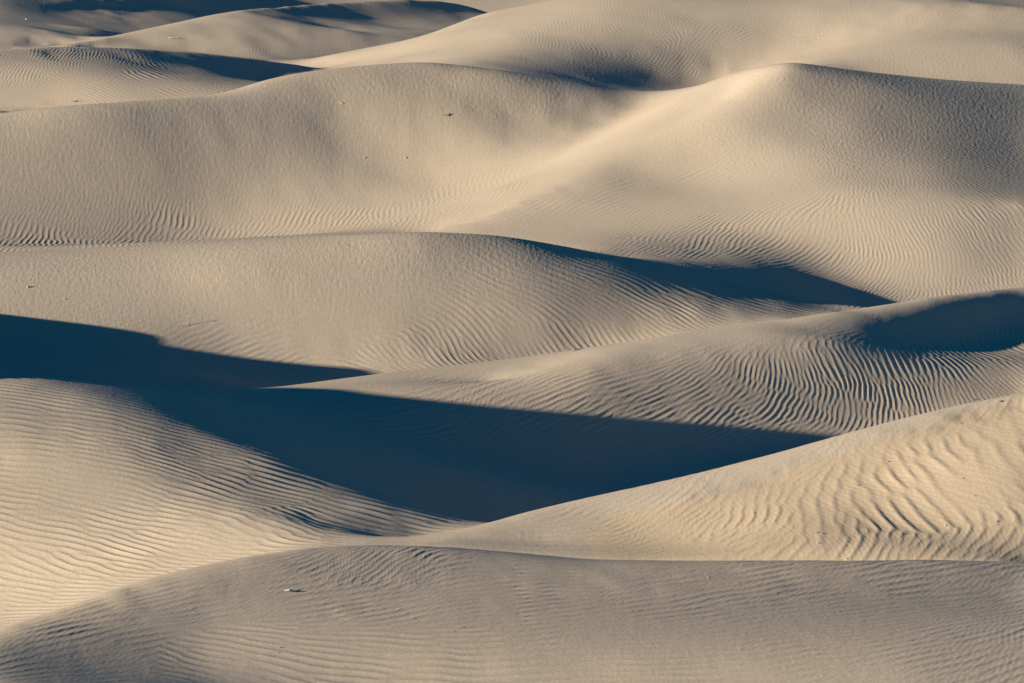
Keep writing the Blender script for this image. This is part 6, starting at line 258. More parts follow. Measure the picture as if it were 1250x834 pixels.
-12 0 1 0 0 1 0 1 0 0 0 0 -2 -3 -1 3 6 3 3 0 -22 -34 -8 -6 -1 1 1 3 3 2 0 0 -1 1 0 0 1 0 1 1 1 2 -1 1 1 1 1 5 9 14 24 30 32 31 26 23 19 14 13 7 7 9 9 12 6 0 5 5 2 4 1 -2 -5 -4 -6 -3 -4 -7 -11 -11 -12 -14 -17 -15 -11 -11 -15 -8 -11 -14 -6 -9 -16 -17 -17 -14 -9 -7 -4 -1 0 0 3 6 5 2 2 0 -4 -6 -11 -10 -7 -5 -4 0 0 3 3 3 4 4 5 5 7 6 7 7 5 8 5 7 6 6 6 5 5 5 3 3 3 3 0 1 -1 0 -6 -6 -6 -5 -3 -3 -3
-14 1 -1 1 0 0 0 0 1 -1 -1 -1 -3 -3 0 2 3 3 0 -2 -23 -24 -7 -4 -2 -1 2 1 2 1 1 1 0 0 -1 1 0 2 1 1 1 1 2 2 1 1 2 1 1 1 6 14 22 30 33 31 26 21 18 15 13 11 10 7 8 8 8 6 2 0 0 -2 -1 -6 -4 -2 -4 -7 -9 -9 -8 -12 -9 -8 -10 -11 -7 -8 -9 -9 -13 -14 -20 -19 -20 -16 -12 -8 -7 -4 -2 0 0 1 1 2 0 1 -3 -5 -6 -6 -5 -3 -2 -1 2 2 3 2 3 3 2 3 3 4 4 5 7 5 7 7 7 6 7 6 7 5 5 5 5 2 3 1 0 -1 -5 -5 -5 -4 -4 -2 -2
-15 0 0 0 0 0 0 -1 -1 0 -1 -2 -3 -3 -2 2 2 2 -1 -5 -18 -20 -5 -4 -3 -1 -1 1 1 1 1 0 0 0 1 0 1 0 1 1 1 1 2 2 2 3 2 2 3 2 1 2 7 12 24 29 33 28 22 19 14 12 9 11 12 11 5 2 4 -1 -2 1 1 -1 1 -3 -3 -5 -4 -3 -11 -5 -1 -6 -6 -4 -6 -7 -6 -17 -18 -11 -12 -19 -21 -19 -15 -13 -9 -6 -4 -4 -2 -1 1 -1 0 0 -3 -6 -4 -5 -3 -3 -1 1 1 2 3 3 2 1 3 1 2 3 2 3 3 4 4 6 6 7 8 8 7 7 7 6 5 4 2 1 1 0 -3 -4 -4 -3 -2 -2 -2
-16 -1 1 -1 -1 0 -1 0 -1 -1 -2 -3 -3 -2 -2 0 1 1 -2 -4 -13 -17 -6 -4 -3 -2 -1 0 0 1 0 -1 0 0 1 0 0 1 0 1 1 1 1 1 2 2 4 4 4 4 3 3 2 3 6 16 21 27 25 22 18 15 14 14 13 9 6 4 4 2 4 0 -2 -1 1 -1 -1 2 -3 -1 4 2 -4 1 7 -2 -10 -7 -10 -11 -16 -18 -12 -10 -9 -17 -30 -21 -14 -9 -6 -5 -2 -2 -3 -3 -2 -5 -5 -5 -5 -3 -2 -1 -1 -1 2 2 2 2 3 2 1 3 1 2 2 2 1 2 3 2 4 6 5 7 7 8 7 7 7 5 4 3 1 0 0 -1 -1 -2 -2 -1 -1
-17 0 -1 -1 0 -1 -1 -1 -1 -2 -2 -2 -3 -4 -1 -1 1 -1 -1 -5 -9 -17 -4 -4 -4 -2 -2 -1 0 -1 1 0 0 0 -1 0 1 0 1 0 1 0 1 2 2 2 3 4 4 4 5 3 3 3 4 4 7 13 21 22 22 19 17 14 11 11 9 5 5 5 1 1 0 3 4 2 2 -2 4 6 9 3 5 3 0 -5 -4 -10 -11 -5 -5 -3 -7 -15 -14 -24 -25 -24 -19 -13 -9 -5 -5 -4 -6 -5 -7 -6 -7 -5 -4 -3 -2 -2 0 1 1 1 2 2 2 3 2 1 2 2 2 1 3 2 2 2 2 1 3 3 5 5 7 8 7 7 5 4 2 2 4 2 0 -1 0 -1 0
-17 -1 -2 0 -1 -1 -1 -1 -2 -2 -2 -3 -3 -2 -3 -1 0 -1 -3 -3 -9 -13 -5 -4 -3 -3 -2 -2 -1 0 -1 0 0 0 0 1 -1 0 0 1 0 2 1 0 2 3 3 4 4 5 5 4 4 2 0 1 2 4 7 13 17 19 18 16 14 12 9 9 7 7 4 6 6 3 2 3 0 7 8 5 6 7 5 4 1 -1 -3 -5 -5 -6 -7 -2 -1 -9 -17 -12 -17 -30 -27 -15 -9 -8 -8 -9 -7 -8 -9 -9 -8 -6 -5 -2 -3 -1 -1 1 1 1 2 2 2 2 2 3 2 1 2 3 3 2 2 2 1 3 1 1 2 3 3 4 5 4 5 5 5 5 10 4 3 1 -1 0 0
-19 -1 0 -1 -1 -2 -1 -2 -2 -2 -2 -3 -3 -3 -1 -2 -1 -1 -3 -5 -7 -11 -4 -4 -3 -3 -2 -2 -2 -1 -1 0 0 0 0 -1 1 0 0 0 1 0 1 2 2 2 2 4 4 5 3 5 3 1 1 -1 -1 0 4 5 6 10 13 15 14 13 13 11 11 9 9 8 7 6 7 6 5 1 -1 1 5 4 5 4 -1 1 -2 -5 -3 -1 3 -4 -4 2 -6 -15 -12 -9 -16 -18 -15 -13 -12 -11 -12 -13 -12 -11 -7 -7 -4 -5 -1 -2 0 -1 1 2 1 2 2 2 3 1 3 3 2 3 1 3 2 3 3 1 3 2 1 1 1 1 1 3 3 4 5 5 15 8 3 2 1 1 1
-19 -1 -1 -1 -2 -1 -2 -2 -2 -2 -3 -3 -3 -2 -2 -1 -1 -3 -2 -4 -6 -11 -4 -4 -4 -3 -2 -2 -2 -1 0 -1 0 0 -1 1 -1 0 0 1 -1 1 1 1 2 2 3 2 3 4 4 3 2 2 0 -1 -1 -1 1 3 5 5 7 8 9 10 10 11 12 11 12 12 12 10 6 4 3 1 -2 -1 -2 -1 -1 1 1 0 2 2 1 2 2 -2 -3 0 -2 -1 0 -4 -7 -16 -16 -15 -15 -16 -16 -14 -12 -9 -8 -6 -5 -3 -4 -1 -1 1 0 1 2 2 2 2 1 4 2 2 3 2 3 3 3 2 2 3 2 2 3 2 1 1 0 0 2 4 4 5 13 8 4 3 2 1 1
-20 -1 -1 -2 0 -2 -2 -2 -3 -2 -3 -2 -3 -2 -3 -1 -2 -1 -3 -4 -5 -11 -4 -3 -3 -3 -3 -2 -1 -2 -1 0 0 -1 0 -1 0 0 0 0 1 0 0 1 1 1 2 3 3 1 3 2 1 0 0 0 -1 0 0 2 3 4 5 5 5 6 6 7 6 8 9 11 12 10 9 5 0 -3 -1 1 -7 -6 -1 4 1 2 4 6 3 4 3 1 1 -3 -2 1 1 1 -2 -7 -12 -15 -16 -16 -14 -12 -10 -9 -7 -5 -5 -3 -2 -1 -1 0 0 2 0 2 2 2 3 2 2 3 2 3 3 2 2 3 3 3 2 3 2 3 3 2 1 2 1 1 3 3 10 8 5 3 3 2 2
-19 -1 -2 -1 -3 -1 -2 -3 -2 -3 -2 -3 -2 -3 -1 -1 -2 -1 -3 -4 -5 -10 -4 -4 -4 -2 -3 -1 -2 0 -1 -1 -1 0 0 -1 0 -1 0 -1 0 1 0 1 0 1 1 1 1 2 1 1 1 1 -1 -1 0 0 0 1 2 3 3 5 5 5 4 4 5 4 4 3 4 4 4 4 4 4 0 -5 -1 1 -1 -4 4 4 5 5 6 4 3 2 1 -1 0 1 1 0 -2 -4 -10 -10 -13 -11 -10 -10 -8 -6 -6 -6 -4 -3 -2 -2 0 0 1 0 2 2 1 3 2 2 3 1 3 3 2 3 3 2 3 2 2 3 3 2 3 3 4 2 2 1 2 1 8 6 5 4 3 3 1
-20 -2 -1 -1 -1 -3 -2 -2 -3 -3 -3 -2 -2 -2 -1 -2 0 -3 -2 -3 -5 -11 -4 -4 -2 -4 -1 -2 0 -2 0 0 -1 -1 0 -1 0 -1 0 -1 0 -2 1 -1 1 0 1 0 1 0 1 0 0 0 0 0 0 0 0 1 1 3 3 3 3 4 5 4 3 3 4 2 1 2 1 3 3 3 3 1 1 0 -2 -1 0 4 2 3 3 4 2 2 0 2 1 0 0 1 0 -4 -6 -9 -8 -9 -9 -7 -7 -7 -5 -4 -4 -3 -1 -1 -1 -1 1 1 2 1 2 2 2 2 2 4 2 2 3 2 2 3 2 2 2 2 3 3 2 3 3 3 2 3 2 2 6 4 5 5 3 3 4
-19 -1 -2 -2 -2 -2 -3 -2 -2 -3 -2 -3 -2 -2 -1 -1 -1 -1 -2 -3 -5 -11 -4 -4 -4 -1 -2 -1 -1 1 -1 -1 0 -1 -1 0 -2 0 -1 -1 -1 0 -1 -1 -1 0 -1 1 -1 1 -1 0 0 -1 1 -1 0 0 1 1 2 1 2 3 3 3 3 3 3 3 2 1 2 0 2 1 3 4 4 4 3 2 2 0 0 -1 1 0 1 1 2 1 2 1 1 1 1 -1 -1 -1 -5 -6 -8 -9 -6 -7 -7 -4 -5 -4 -3 -2 -3 -1 0 1 0 1 1 2 2 1 3 2 2 2 2 2 2 3 2 2 2 2 3 1 2 2 3 2 2 3 4 2 2 3 4 6 5 4 5 3 3
-19 -2 -1 -2 -2 -3 -1 -4 -2 -3 -3 -1 -2 -1 -1 0 -1 -1 -2 -2 -3 -12 -6 -4 -2 -2 0 0 0 -1 -1 0 -1 0 -2 -1 -1 -1 -1 -1 -1 -1 -2 0 -2 -1 -1 -2 0 -1 -1 0 -1 1 -1 1 0 0 1 0 1 2 2 1 3 2 2 3 1 2 1 2 0 1 0 2 3 3 3 3 4 3 3 3 2 2 1 0 0 1 1 2 2 1 1 1 -1 -1 -2 -4 -5 -7 -6 -6 -6 -6 -4 -6 -3 -3 -3 -2 -1 -1 -1 0 1 1 1 1 2 2 1 3 2 2 2 2 2 1 2 2 2 1 2 2 1 2 2 2 2 3 2 2 3 2 6 5 6 5 5 4 4
-19 -1 -2 -2 -2 -1 -4 -2 -3 -2 -2 -3 -2 0 -1 0 0 0 0 -2 -3 -13 -6 -4 -1 1 0 0 -1 -1 0 -2 -1 -1 0 -1 -1 -2 -1 -1 -2 -2 -1 -2 -2 -1 -2 -2 -2 -1 -1 -1 0 -1 0 0 0 1 1 1 1 1 2 2 1 2 1 1 2 0 1 0 0 1 2 1 1 2 3 3 2 4 2 2 3 2 1 2 2 1 1 1 2 4 2 2 0 -2 -4 -6 -5 -5 -6 -4 -6 -4 -5 -3 -4 -4 -1 -3 -1 -1 0 0 1 1 1 2 1 2 2 1 2 1 3 1 2 2 2 1 1 2 1 2 1 1 2 2 1 1 2 3 1 2 6 7 7 6 4 5 4
-17 -2 -1 -2 -3 -3 -2 -2 -3 -3 -2 -2 -1 0 0 0 0 1 0 0 -1 -11 -7 -4 2 1 1 -1 -1 -1 -2 -1 -2 -1 -2 -2 -1 -1 -2 -1 -2 -2 -2 -2 -2 -3 -3 -2 -2 -2 -1 -1 -1 0 0 0 1 0 0 2 1 1 1 0 2 0 1 1 0 1 -1 0 1 0 0 1 1 2 2 2 2 2 2 3 1 2 2 1 1 2 1 2 2 2 4 2 2 -1 -3 -4 -5 -5 -4 -5 -3 -4 -4 -4 -3 -2 -3 -1 -1 -1 0 0 1 1 1 1 2 2 1 1 2 2 0 2 1 1 1 2 1 1 1 1 2 1 1 1 2 1 1 1 1 1 8 7 7 6 6 5 4
-17 -1 -2 -2 -1 -3 -2 -3 -4 -2 -3 -1 0 -1 1 1 1 1 1 2 1 0 -2 -2 0 -1 -2 -3 -3 -3 -3 -2 -2 -3 -1 -1 -2 -2 -2 -2 -2 -1 -3 -3 -3 -3 -3 -3 -3 -2 -2 -1 -1 0 0 0 1 1 1 0 1 0 1 1 0 0 1 -1 -1 0 0 -1 -1 0 0 0 1 1 2 1 2 1 2 1 2 1 2 2 1 1 1 1 2 2 2 4 2 1 -1 -2 -3 -3 -4 -3 -4 -3 -3 -2 -3 -3 -2 -1 -2 0 0 1 0 1 1 1 2 0 1 2 1 0 2 1 1 1 1 0 1 1 1 1 0 1 1 1 1 1 1 1 1 1 6 9 7 7 6 5 4
-15 -2 -2 -2 -2 -2 -3 -3 -2 -2 -2 -2 -1 1 1 1 2 2 2 2 3 12 6 2 -7 -5 -6 -4 -4 -4 -4 -4 -2 -2 -2 -2 -2 -2 -2 -2 -2 -2 -2 -3 -3 -4 -3 -4 -3 -3 -2 -2 0 0 0 0 0 0 1 1 0 1 0 0 0 0 -1 -1 0 -2 -2 0 -1 -1 -1 1 0 1 0 1 2 1 1 2 1 2 0 2 1 1 2 1 2 2 2 2 3 1 1 -1 -2 -3 -2 -2 -3 -2 -2 -3 -3 -1 -1 -2 0 -1 0 0 0 1 1 1 0 2 1 0 0 1 1 0 1 0 1 1 0 1 1 0 1 1 0 0 1 1 1 1 1 1 6 8 7 7 6 5 6
-13 -2 -2 -1 -3 -2 -3 -2 -3 -3 -2 -1 0 0 2 2 2 3 3 3 5 15 5 2 -3 -5 -4 -5 -5 -5 -4 -4 -3 -2 -2 -3 -2 -1 -2 -2 -2 -3 -3 -2 -3 -3 -4 -3 -4 -4 -1 -1 -1 -2 0 1 -1 1 -1 0 1 0 0 0 -1 -1 -2 -2 -2 -2 -1 -2 -2 -1 -1 -1 0 0 1 1 0 2 2 0 2 0 2 1 1 2 1 2 1 2 3 2 2 3 0 0 0 -1 -1 -2 -1 -2 -2 -1 -1 -2 -1 -1 0 0 -1 0 1 0 0 0 1 -1 0 1 0 1 -1 1 -1 1 0 0 1 0 0 1 0 0 1 1 0 0 1 0 2 1 5 7 8 7 6 6 4
-12 -2 -1 -2 -2 -2 -2 -4 -2 -3 -2 -1 0 2 1 3 3 3 4 4 6 14 4 2 1 -2 -4 -4 -4 -5 -5 -5 -4 -2 -2 -1 -2 -2 -2 -3 -2 -2 -1 -3 -2 -2 -3 -3 -3 -2 -3 -2 -3 -1 -1 -2 0 -1 0 0 -1 0 -1 -1 -2 -1 -2 -2 -3 -3 -3 -3 -2 -2 -1 -1 0 0 0 1 1 1 0 2 1 1 1 1 1 1 2 1 2 2 2 3 2 1 2 1 0 0 0 -1 0 -1 1 -1 0 0 0 0 -1 0 0 -1 -1 0 0 -1 -1 0 0 -1 0 -1 0 -1 1 -1 0 0 0 0 0 0 0 1 0 0 1 1 0 1 0 1 5 7 7 7 6 5 5
-11 0 -2 -3 -1 -2 -3 -2 -3 -3 -2 0 0 2 3 3 3 3 4 5 6 12 4 3 2 -1 -1 -2 -5 -4 -5 -3 -5 -3 -2 -2 -2 -2 -2 -2 -1 -2 -2 -1 -1 -2 0 -2 -1 -1 -3 -4 -2 -4 -3 -2 -2 -2 -1 -2 -1 -1 -1 -2 -1 -3 -2 -4 -3 -3 -4 -3 -3 -2 -1 -2 -1 0 1 0 1 1 1 1 1 1 1 0 2 1 1 2 2 2 2 2 2 3 1 2 1 1 0 1 0 0 0 1 0 1 0 0 0 0 -1 0 -1 -1 -1 -1 -1 -1 -1 -1 -1 -1 0 -1 -1 0 0 -1 0 0 0 0 0 0 0 0 0 0 1 0 1 1 5 5 8 7 6 5 5
-8 -2 -2 0 -3 -2 -2 -2 -3 -2 -2 -2 2 2 3 3 3 4 4 6 6 9 5 5 2 2 1 -2 -2 -4 -5 -5 -4 -4 -3 -2 -2 -2 -1 -1 -2 -1 -1 -1 -1 0 0 0 0 -2 -2 -2 -4 -3 -4 -3 -4 -3 -3 -2 -2 -2 -2 -2 -2 -3 -4 -3 -4 -5 -4 -4 -3 -2 -3 0 0 0 -1 1 1 0 2 1 0 2 0 2 0 1 1 1 2 2 2 2 2 2 3 1 1 2 1 1 1 2 1 0 2 1 0 1 0 -1 0 -1 -1 -1 -2 0 -2 -1 -1 -1 -1 -1 -2 0 -1 -1 -1 -1 0 -1 0 -1 1 -1 0 0 0 1 0 1 0 1 3 6 7 6 7 5 4
-6 -2 0 -3 -1 -2 -2 -2 -2 -3 -2 0 1 2 3 4 4 4 4 5 6 9 5 4 5 4 2 0 -2 -4 -5 -6 -5 -3 -3 -2 -2 -2 -2 0 -1 -1 -1 0 1 0 -1 1 -1 -1 -1 -3 -3 -3 -4 -5 -4 -4 -4 -3 -3 -3 -2 -2 -3 -3 -4 -4 -5 -5 -5 -4 -3 -3 -1 -1 -1 1 1 1 0 1 1 0 2 0 1 0 1 0 1 2 1 1 2 2 3 2 2 3 2 1 2 2 1 1 1 2 1 1 1 0 0 1 -1 0 -1 -2 0 -2 -1 -1 -2 -1 -2 -1 -1 -2 -1 -1 -1 -1 -1 0 -1 0 -1 0 0 0 0 -1 0 0 1 0 4 5 6 7 5 5 5
-4 -1 -2 -1 -2 -1 -2 -2 -2 -2 -2 -1 2 3 3 3 4 4 5 4 6 8 6 6 5 5 4 2 -1 -3 -6 -8 -8 -4 -2 -2 -2 0 -1 -2 0 0 0 0 0 0 1 -1 0 -1 -3 -2 -2 -4 -4 -3 -5 -4 -5 -5 -4 -3 -4 -2 -3 -3 -4 -5 -5 -4 -4 -4 -4 -2 -1 0 0 0 0 1 1 2 0 1 0 1 1 0 0 1 0 0 1 2 3 2 2 2 3 1 3 2 1 2 2 1 2 1 1 1 1 1 1 -1 0 -1 0 -1 -1 -1 -2 -1 -1 -2 -1 -2 -1 -1 -2 -1 -2 0 -2 -1 -1 0 -1 0 -1 0 0 0 0 0 0 0 2 7 6 6 5 5 4
-2 -1 -1 -2 0 -2 -1 -2 -2 -1 -3 -1 3 4 3 3 4 3 4 5 4 8 4 7 8 7 5 4 1 -3 -6 -10 -9 -7 -2 -2 0 -2 0 1 -1 1 0 0 0 0 -1 0 -1 -1 -1 -3 -3 -3 -4 -5 -4 -6 -4 -5 -5 -6 -4 -5 -4 -3 -3 -2 -3 -4 -3 -3 -2 -1 0 -1 0 0 1 1 0 1 1 1 1 0 -1 0 0 0 0 1 1 1 1 3 2 3 1 3 2 2 2 1 2 2 1 2 1 1 1 1 0 1 0 0 -1 -1 -1 -2 0 -2 -2 -1 -1 -1 -2 -2 -1 -2 -1 -2 -1 -1 -1 -1 0 -1 0 -1 0 0 -1 0 0 0 3 4 6 5 6 4 3
0 -1 -1 0 -2 -1 -1 -1 -1 -2 0 -1 2 3 3 3 3 4 4 4 4 4 5 6 7 7 9 7 4 -2 -8 -9 -10 -11 -3 -1 0 0 1 0 1 0 1 0 0 0 0 -1 -1 -2 -2 -2 -4 -4 -4 -5 -4 -5 -6 -5 -6 -5 -6 -5 -5 -4 -2 -2 -1 0 0 0 0 -1 -1 0 0 -1 0 -1 1 0 1 0 0 1 1 -1 0 -1 0 0 0 2 2 1 2 2 2 2 1 2 2 2 1 2 2 1 2 1 1 1 1 0 0 0 -1 0 -2 0 -2 -1 -1 -2 -2 -1 -2 -1 -2 -1 -1 -1 -2 -1 -1 -2 -1 0 -1 0 -1 -1 0 0 -1 1 1 5 6 5 4 4 4
3 -1 -1 -2 0 -1 -1 -1 0 1 -1 1 1 2 2 3 3 3 3 4 3 3 3 3 5 7 7 10 7 -1 -8 -11 -9 -8 -3 1 0 1 0 1 2 0 1 1 0 0 -1 0 -2 -2 -3 -3 -3 -3 -5 -4 -6 -5 -5 -6 -5 -6 -5 -5 -4 -3 -3 -1 0 1 1 2 1 0 0 -1 -1 0 0 0 -1 0 -1 1 0 -1 0 1 0 -1 1 0 1 1 0 1 2 1 1 2 1 1 2 1 2 2 1 2 1 2 1 1 0 1 0 0 0 -1 0 -2 0 -2 -2 -1 -1 -3 -1 -1 -2 -1 -2 -2 0 -2 -1 -1 -1 -1 -1 0 -1 0 0 -1 0 -1 2 5 5 5 3 3 3
5 -1 -1 0 -1 -1 0 0 0 0 3 1 1 0 1 3 2 4 3 2 3 1 -2 -1 -1 0 2 4 8 0 -5 -3 -2 0 1 1 2 2 2 2 1 2 0 1 0 -1 0 -2 -2 -2 -3 -3 -3 -5 -4 -5 -5 -5 -5 -5 -6 -5 -5 -4 -4 -3 -1 -1 1 1 2 1 2 1 0 0 1 -1 -1 0 0 -1 0 -1 0 0 0 0 1 2 0 1 0 0 0 0 0 0 1 0 1 1 1 2 2 1 2 1 2 2 1 1 1 1 1 -1 0 0 -1 0 -2 -2 0 -2 -2 -1 -2 -2 -1 -3 -1 -1 -2 -1 -1 -1 -1 -1 0 -2 0 0 -1 0 0 -1 2 5 4 4 4 2 2
7 0 -1 -1 -1 0 0 1 1 1 2 3 -1 0 2 1 3 2 3 3 1 -2 -3 -6 -9 -10 -11 -12 -10 4 15 16 12 10 5 3 3 3 3 2 1 2 1 0 0 0 -2 -2 -2 -3 -2 -4 -4 -4 -4 -5 -4 -5 -5 -6 -4 -5 -4 -4 -2 -2 -2 0 0 2 2 2 1 1 1 1 0 0 0 0 -1 0 -1 0 -1 0 0 1 0 1 1 0 1 -1 0 -1 0 -1 0 0 1 1 1 1 1 2 2 2 2 1 2 1 2 0 1 1 0 -1 0 -2 -1 -1 -2 -1 -2 -2 -1 -2 -2 -1 -2 -1 -1 -1 -2 0 -1 -1 -1 0 -1 0 0 0 0 0 3 3 3 2 2 2 2
10 -2 0 0 -1 0 1 0 1 3 2 1 1 0 0 2 2 3 3 2 1 -2 -5 -10 -12 -16 -16 -14 -9 6 17 19 18 12 7 5 4 3 3 3 3 1 1 0 -1 -1 -2 -2 -3 -2 -4 -3 -4 -3 -5 -4 -6 -4 -5 -4 -5 -4 -3 -3 -3 -2 0 0 1 1 1 2 2 2 1 1 0 1 0 -1 1 -1 0 -1 0 0 0 0 1 0 0 0 0 0 -1 -1 -1 0 -1 0 1 0 1 2 1 2 1 2 2 1 2 2 1 2 1 0 1 0 -1 0 -1 -2 -1 -3 -1 -2 -2 -2 -1 -1 -1 -2 -1 -2 0 -1 -1 -1 0 -1 1 -1 0 1 0 2 1 2 2 1 1 2 1
11 0 -1 0 0 0 0 1 2 1 3 2 0 0 1 1 3 3 2 2 1 -1 -5 -9 -14 -14 -17 -14 -5 7 20 16 12 12 7 5 5 5 3 2 2 1 1 0 -1 -3 -2 -3 -3 -3 -2 -4 -4 -5 -3 -5 -4 -5 -5 -4 -4 -3 -4 -2 -1 -1 -1 1 0 1 2 2 1 2 2 1 1 1 0 1 -1 0 0 0 0 0 0 -1 0 0 0 0 -2 -1 -1 0 -1 -1 0 -1 0 1 1 0 2 1 3 2 2 3 2 1 3 1 1 1 0 1 0 -1 -2 0 -2 -2 -2 -1 -2 -2 -1 -2 -2 0 -2 0 -1 -1 -1 0 -1 1 0 0 1 0 2 1 3 -1 -1 1 0 1 0
14 -1 0 -1 0 1 0 1 2 2 2 2 0 1 1 1 2 2 4 3 1 -1 -1 -6 -9 -12 -11 -8 -2 8 9 7 8 9 7 6 4 3 3 2 1 1 -1 -2 -2 -2 -4 -4 -2 -2 -3 -4 -3 -4 -6 -4 -4 -5 -3 -4 -3 -3 -2 -3 -1 -1 1 -1 2 1 1 2 2 2 1 2 1 1 1 0 1 0 0 0 0 -1 0 0 -1 -1 -1 -1 0 -1 -1 -2 -2 -1 -1 1 -1 1 0 2 1 2 2 2 3 2 3 3 2 2 2 2 1 -1 0 0 -1 -1 -2 -1 -2 -3 -1 -1 -3 -1 -1 -1 0 -1 -1 -1 1 -1 1 0 0 1 1 1 0 1 1 0 -2 -1 0 -1 1
15 0 -1 0 1 -1 1 2 1 2 2 2 1 -1 1 2 2 3 3 3 3 1 3 -1 -6 -6 -4 -2 3 3 -3 10 11 6 -4 0 2 3 0 1 0 -2 -2 -3 -4 -3 -3 -2 -2 -2 -3 -4 -4 -4 -4 -4 -5 -4 -4 -3 -3 -3 -2 -1 -1 0 -1 1 1 2 2 1 3 1 2 1 2 2 1 1 1 0 0 0 -1 0 -1 -1 0 -1 -2 -1 -2 -2 -1 -2 -1 -1 -1 -1 0 0 1 1 2 2 2 3 2 4 3 3 3 3 2 2 1 1 0 -1 0 -2 -2 -2 -2 -1 -2 -2 0 -1 -1 -1 -1 -1 0 1 -1 1 -1 1 0 1 0 1 2 1 1 -3 -1 -2 -2 -1 0
17 0 -1 0 0 1 0 1 1 3 1 1 1 2 0 2 2 3 4 4 4 2 3 2 2 2 3 5 6 1 -1 -3 -1 -5 -2 1 1 -1 2 -2 -3 -3 -3 -4 -3 -3 -1 -1 -3 -4 -3 -2 -5 -4 -5 -5 -4 -3 -4 -3 -3 -1 -2 -1 -1 0 1 1 0 2 2 2 1 3 2 2 2 1 2 1 0 1 0 0 0 -1 0 -1 -2 -2 -1 -2 -2 -2 -2 -1 -2 -2 -1 -1 0 0 1 1 2 2 3 3 3 4 3 4 3 4 3 2 2 2 0 0 -2 -1 -2 -1 -2 -2 -1 -1 -1 -1 -1 0 0 0 0 -1 1 0 1 -1 1 1 1 0 0 1 0 -3 -3 -3 -1 -2 -2
19 -1 0 0 0 0 1 1 2 1 2 1 1 0 1 1 3 4 4 4 5 6 2 4 5 6 6 6 4 -2 -3 -4 -6 -2 2 -3 -4 -2 -2 -3 -4 -3 -4 -3 -2 -1 -2 -3 -3 -3 -3 -4 -5 -5 -4 -5 -3 -4 -3 -2 -2 -2 -1 0 -1 0 1 1 2 1 2 2 3 2 2 3 1 2 2 1 2 0 1 -1 0 -1 -2 -1 -2 -2 -2 -2 -2 -2 -3 -3 -2 -2 -1 -1 -1 1 1 1 2 3 2 4 4 4 4 5 4 4 4 4 2 1 1 0 -1 -2 -1 -2 -2 0 -2 -1 0 -1 1 0 0 1 0 0 0 0 0 1 0 0 0 1 1 -1 -1 -3 -4 -3 -4 -1 -2
19 0 0 0 0 0 1 1 1 1 1 2 0 1 1 2 2 4 4 6 7 7 2 6 6 5 4 5 3 -1 -2 -3 -1 -3 -6 -3 -3 -4 -6 -4 -2 -4 -3 -3 -2 -4 -2 -2 -2 -3 -5 -4 -4 -5 -4 -4 -4 -3 -2 -2 -2 -1 -1 -1 1 0 1 1 2 2 1 3 2 2 3 2 3 2 1 2 1 1 0 1 -1 -1 -2 -2 -2 -2 -2 -3 -3 -3 -3 -2 -3 -1 -3 -1 0 0 0 2 2 3 3 4 4 4 6 5 5 5 5 3 4 3 1 -1 0 -1 -2 -2 -1 -2 0 1 -1 2 0 0 1 1 0 1 -1 0 1 0 0 0 0 0 -1 1 -3 -4 -6 -4 -3 -3 -2
21 0 0 -1 0 1 0 1 1 1 1 1 1 0 1 1 3 3 6 7 6 9 3 9 6 3 4 1 0 -2 -1 0 -2 -3 -2 -5 -5 -6 -5 -4 -4 -5 -3 -3 -4 -2 -3 -2 -3 -3 -3 -5 -3 -5 -5 -4 -3 -2 -2 -2 -1 -2 1 0 -1 1 1 2 1 2 2 2 3 2 3 2 3 2 2 2 1 2 0 0 -1 -1 -2 -2 -3 -3 -3 -3 -2 -3 -3 -4 -2 -4 -1 -2 0 -1 2 1 2 3 4 3 5 5 5 5 7 6 5 7 4 3 2 0 -1 -2 -2 -1 0 0 1 1 2 1 1 2 2 0 2 -1 0 0 -1 0 -1 -1 0 -1 0 -1 -5 -6 -5 -5 -4 -3 -2
22 0 -1 0 0 0 1 0 1 1 1 0 0 1 1 2 2 3 5 7 10 9 4 8 6 4 2 -1 -2 -1 -1 -1 0 -2 -3 -5 -5 -5 -6 -5 -7 -4 -5 -3 -4 -2 -3 -3 -3 -3 -4 -3 -5 -3 -3 -3 -3 -3 -2 -2 0 0 -1 0 1 1 0 1 2 2 3 2 3 3 2 3 2 2 3 1 2 1 1 -1 0 -2 -2 -3 -3 -3 -3 -3 -4 -3 -3 -2 -5 -2 -3 -1 -1 1 0 1 3 2 3 4 5 5 6 6 6 7 7 6 7 4 3 1 -1 -2 -1 -1 0 3 2 4 2 3 3 2 2 2 1 0 -1 -1 -1 -2 -2 -2 -1 -1 -1 -2 -6 -8 -7 -6 -3 -4 -2
23 -1 0 0 -1 0 1 0 1 1 0 1 0 0 1 0 3 4 5 7 9 11 4 5 6 7 3 0 -4 -2 0 -1 -3 -4 -1 -3 -7 -6 -5 -6 -5 -6 -5 -5 -2 -4 -3 -3 -3 -5 -3 -3 -3 -3 -2 -3 -3 -2 -2 -1 -1 -1 0 0 1 1 2 1 2 2 2 3 1 3 3 3 3 2 2 2 2 0 1 0 -1 -2 -2 -4 -3 -3 -4 -2 -3 -3 -3 -4 -4 -5 -2 -1 -1 0 1 2 2 2 4 4 4 5 5 6 7 6 8 8 7 7 3 0 -1 0 0 1 4 4 6 4 4 4 4 2 1 1 1 -1 -1 0 -1 -3 -5 -2 -1 -1 -3 -3 -10 -8 -7 -6 -5 -3 -3
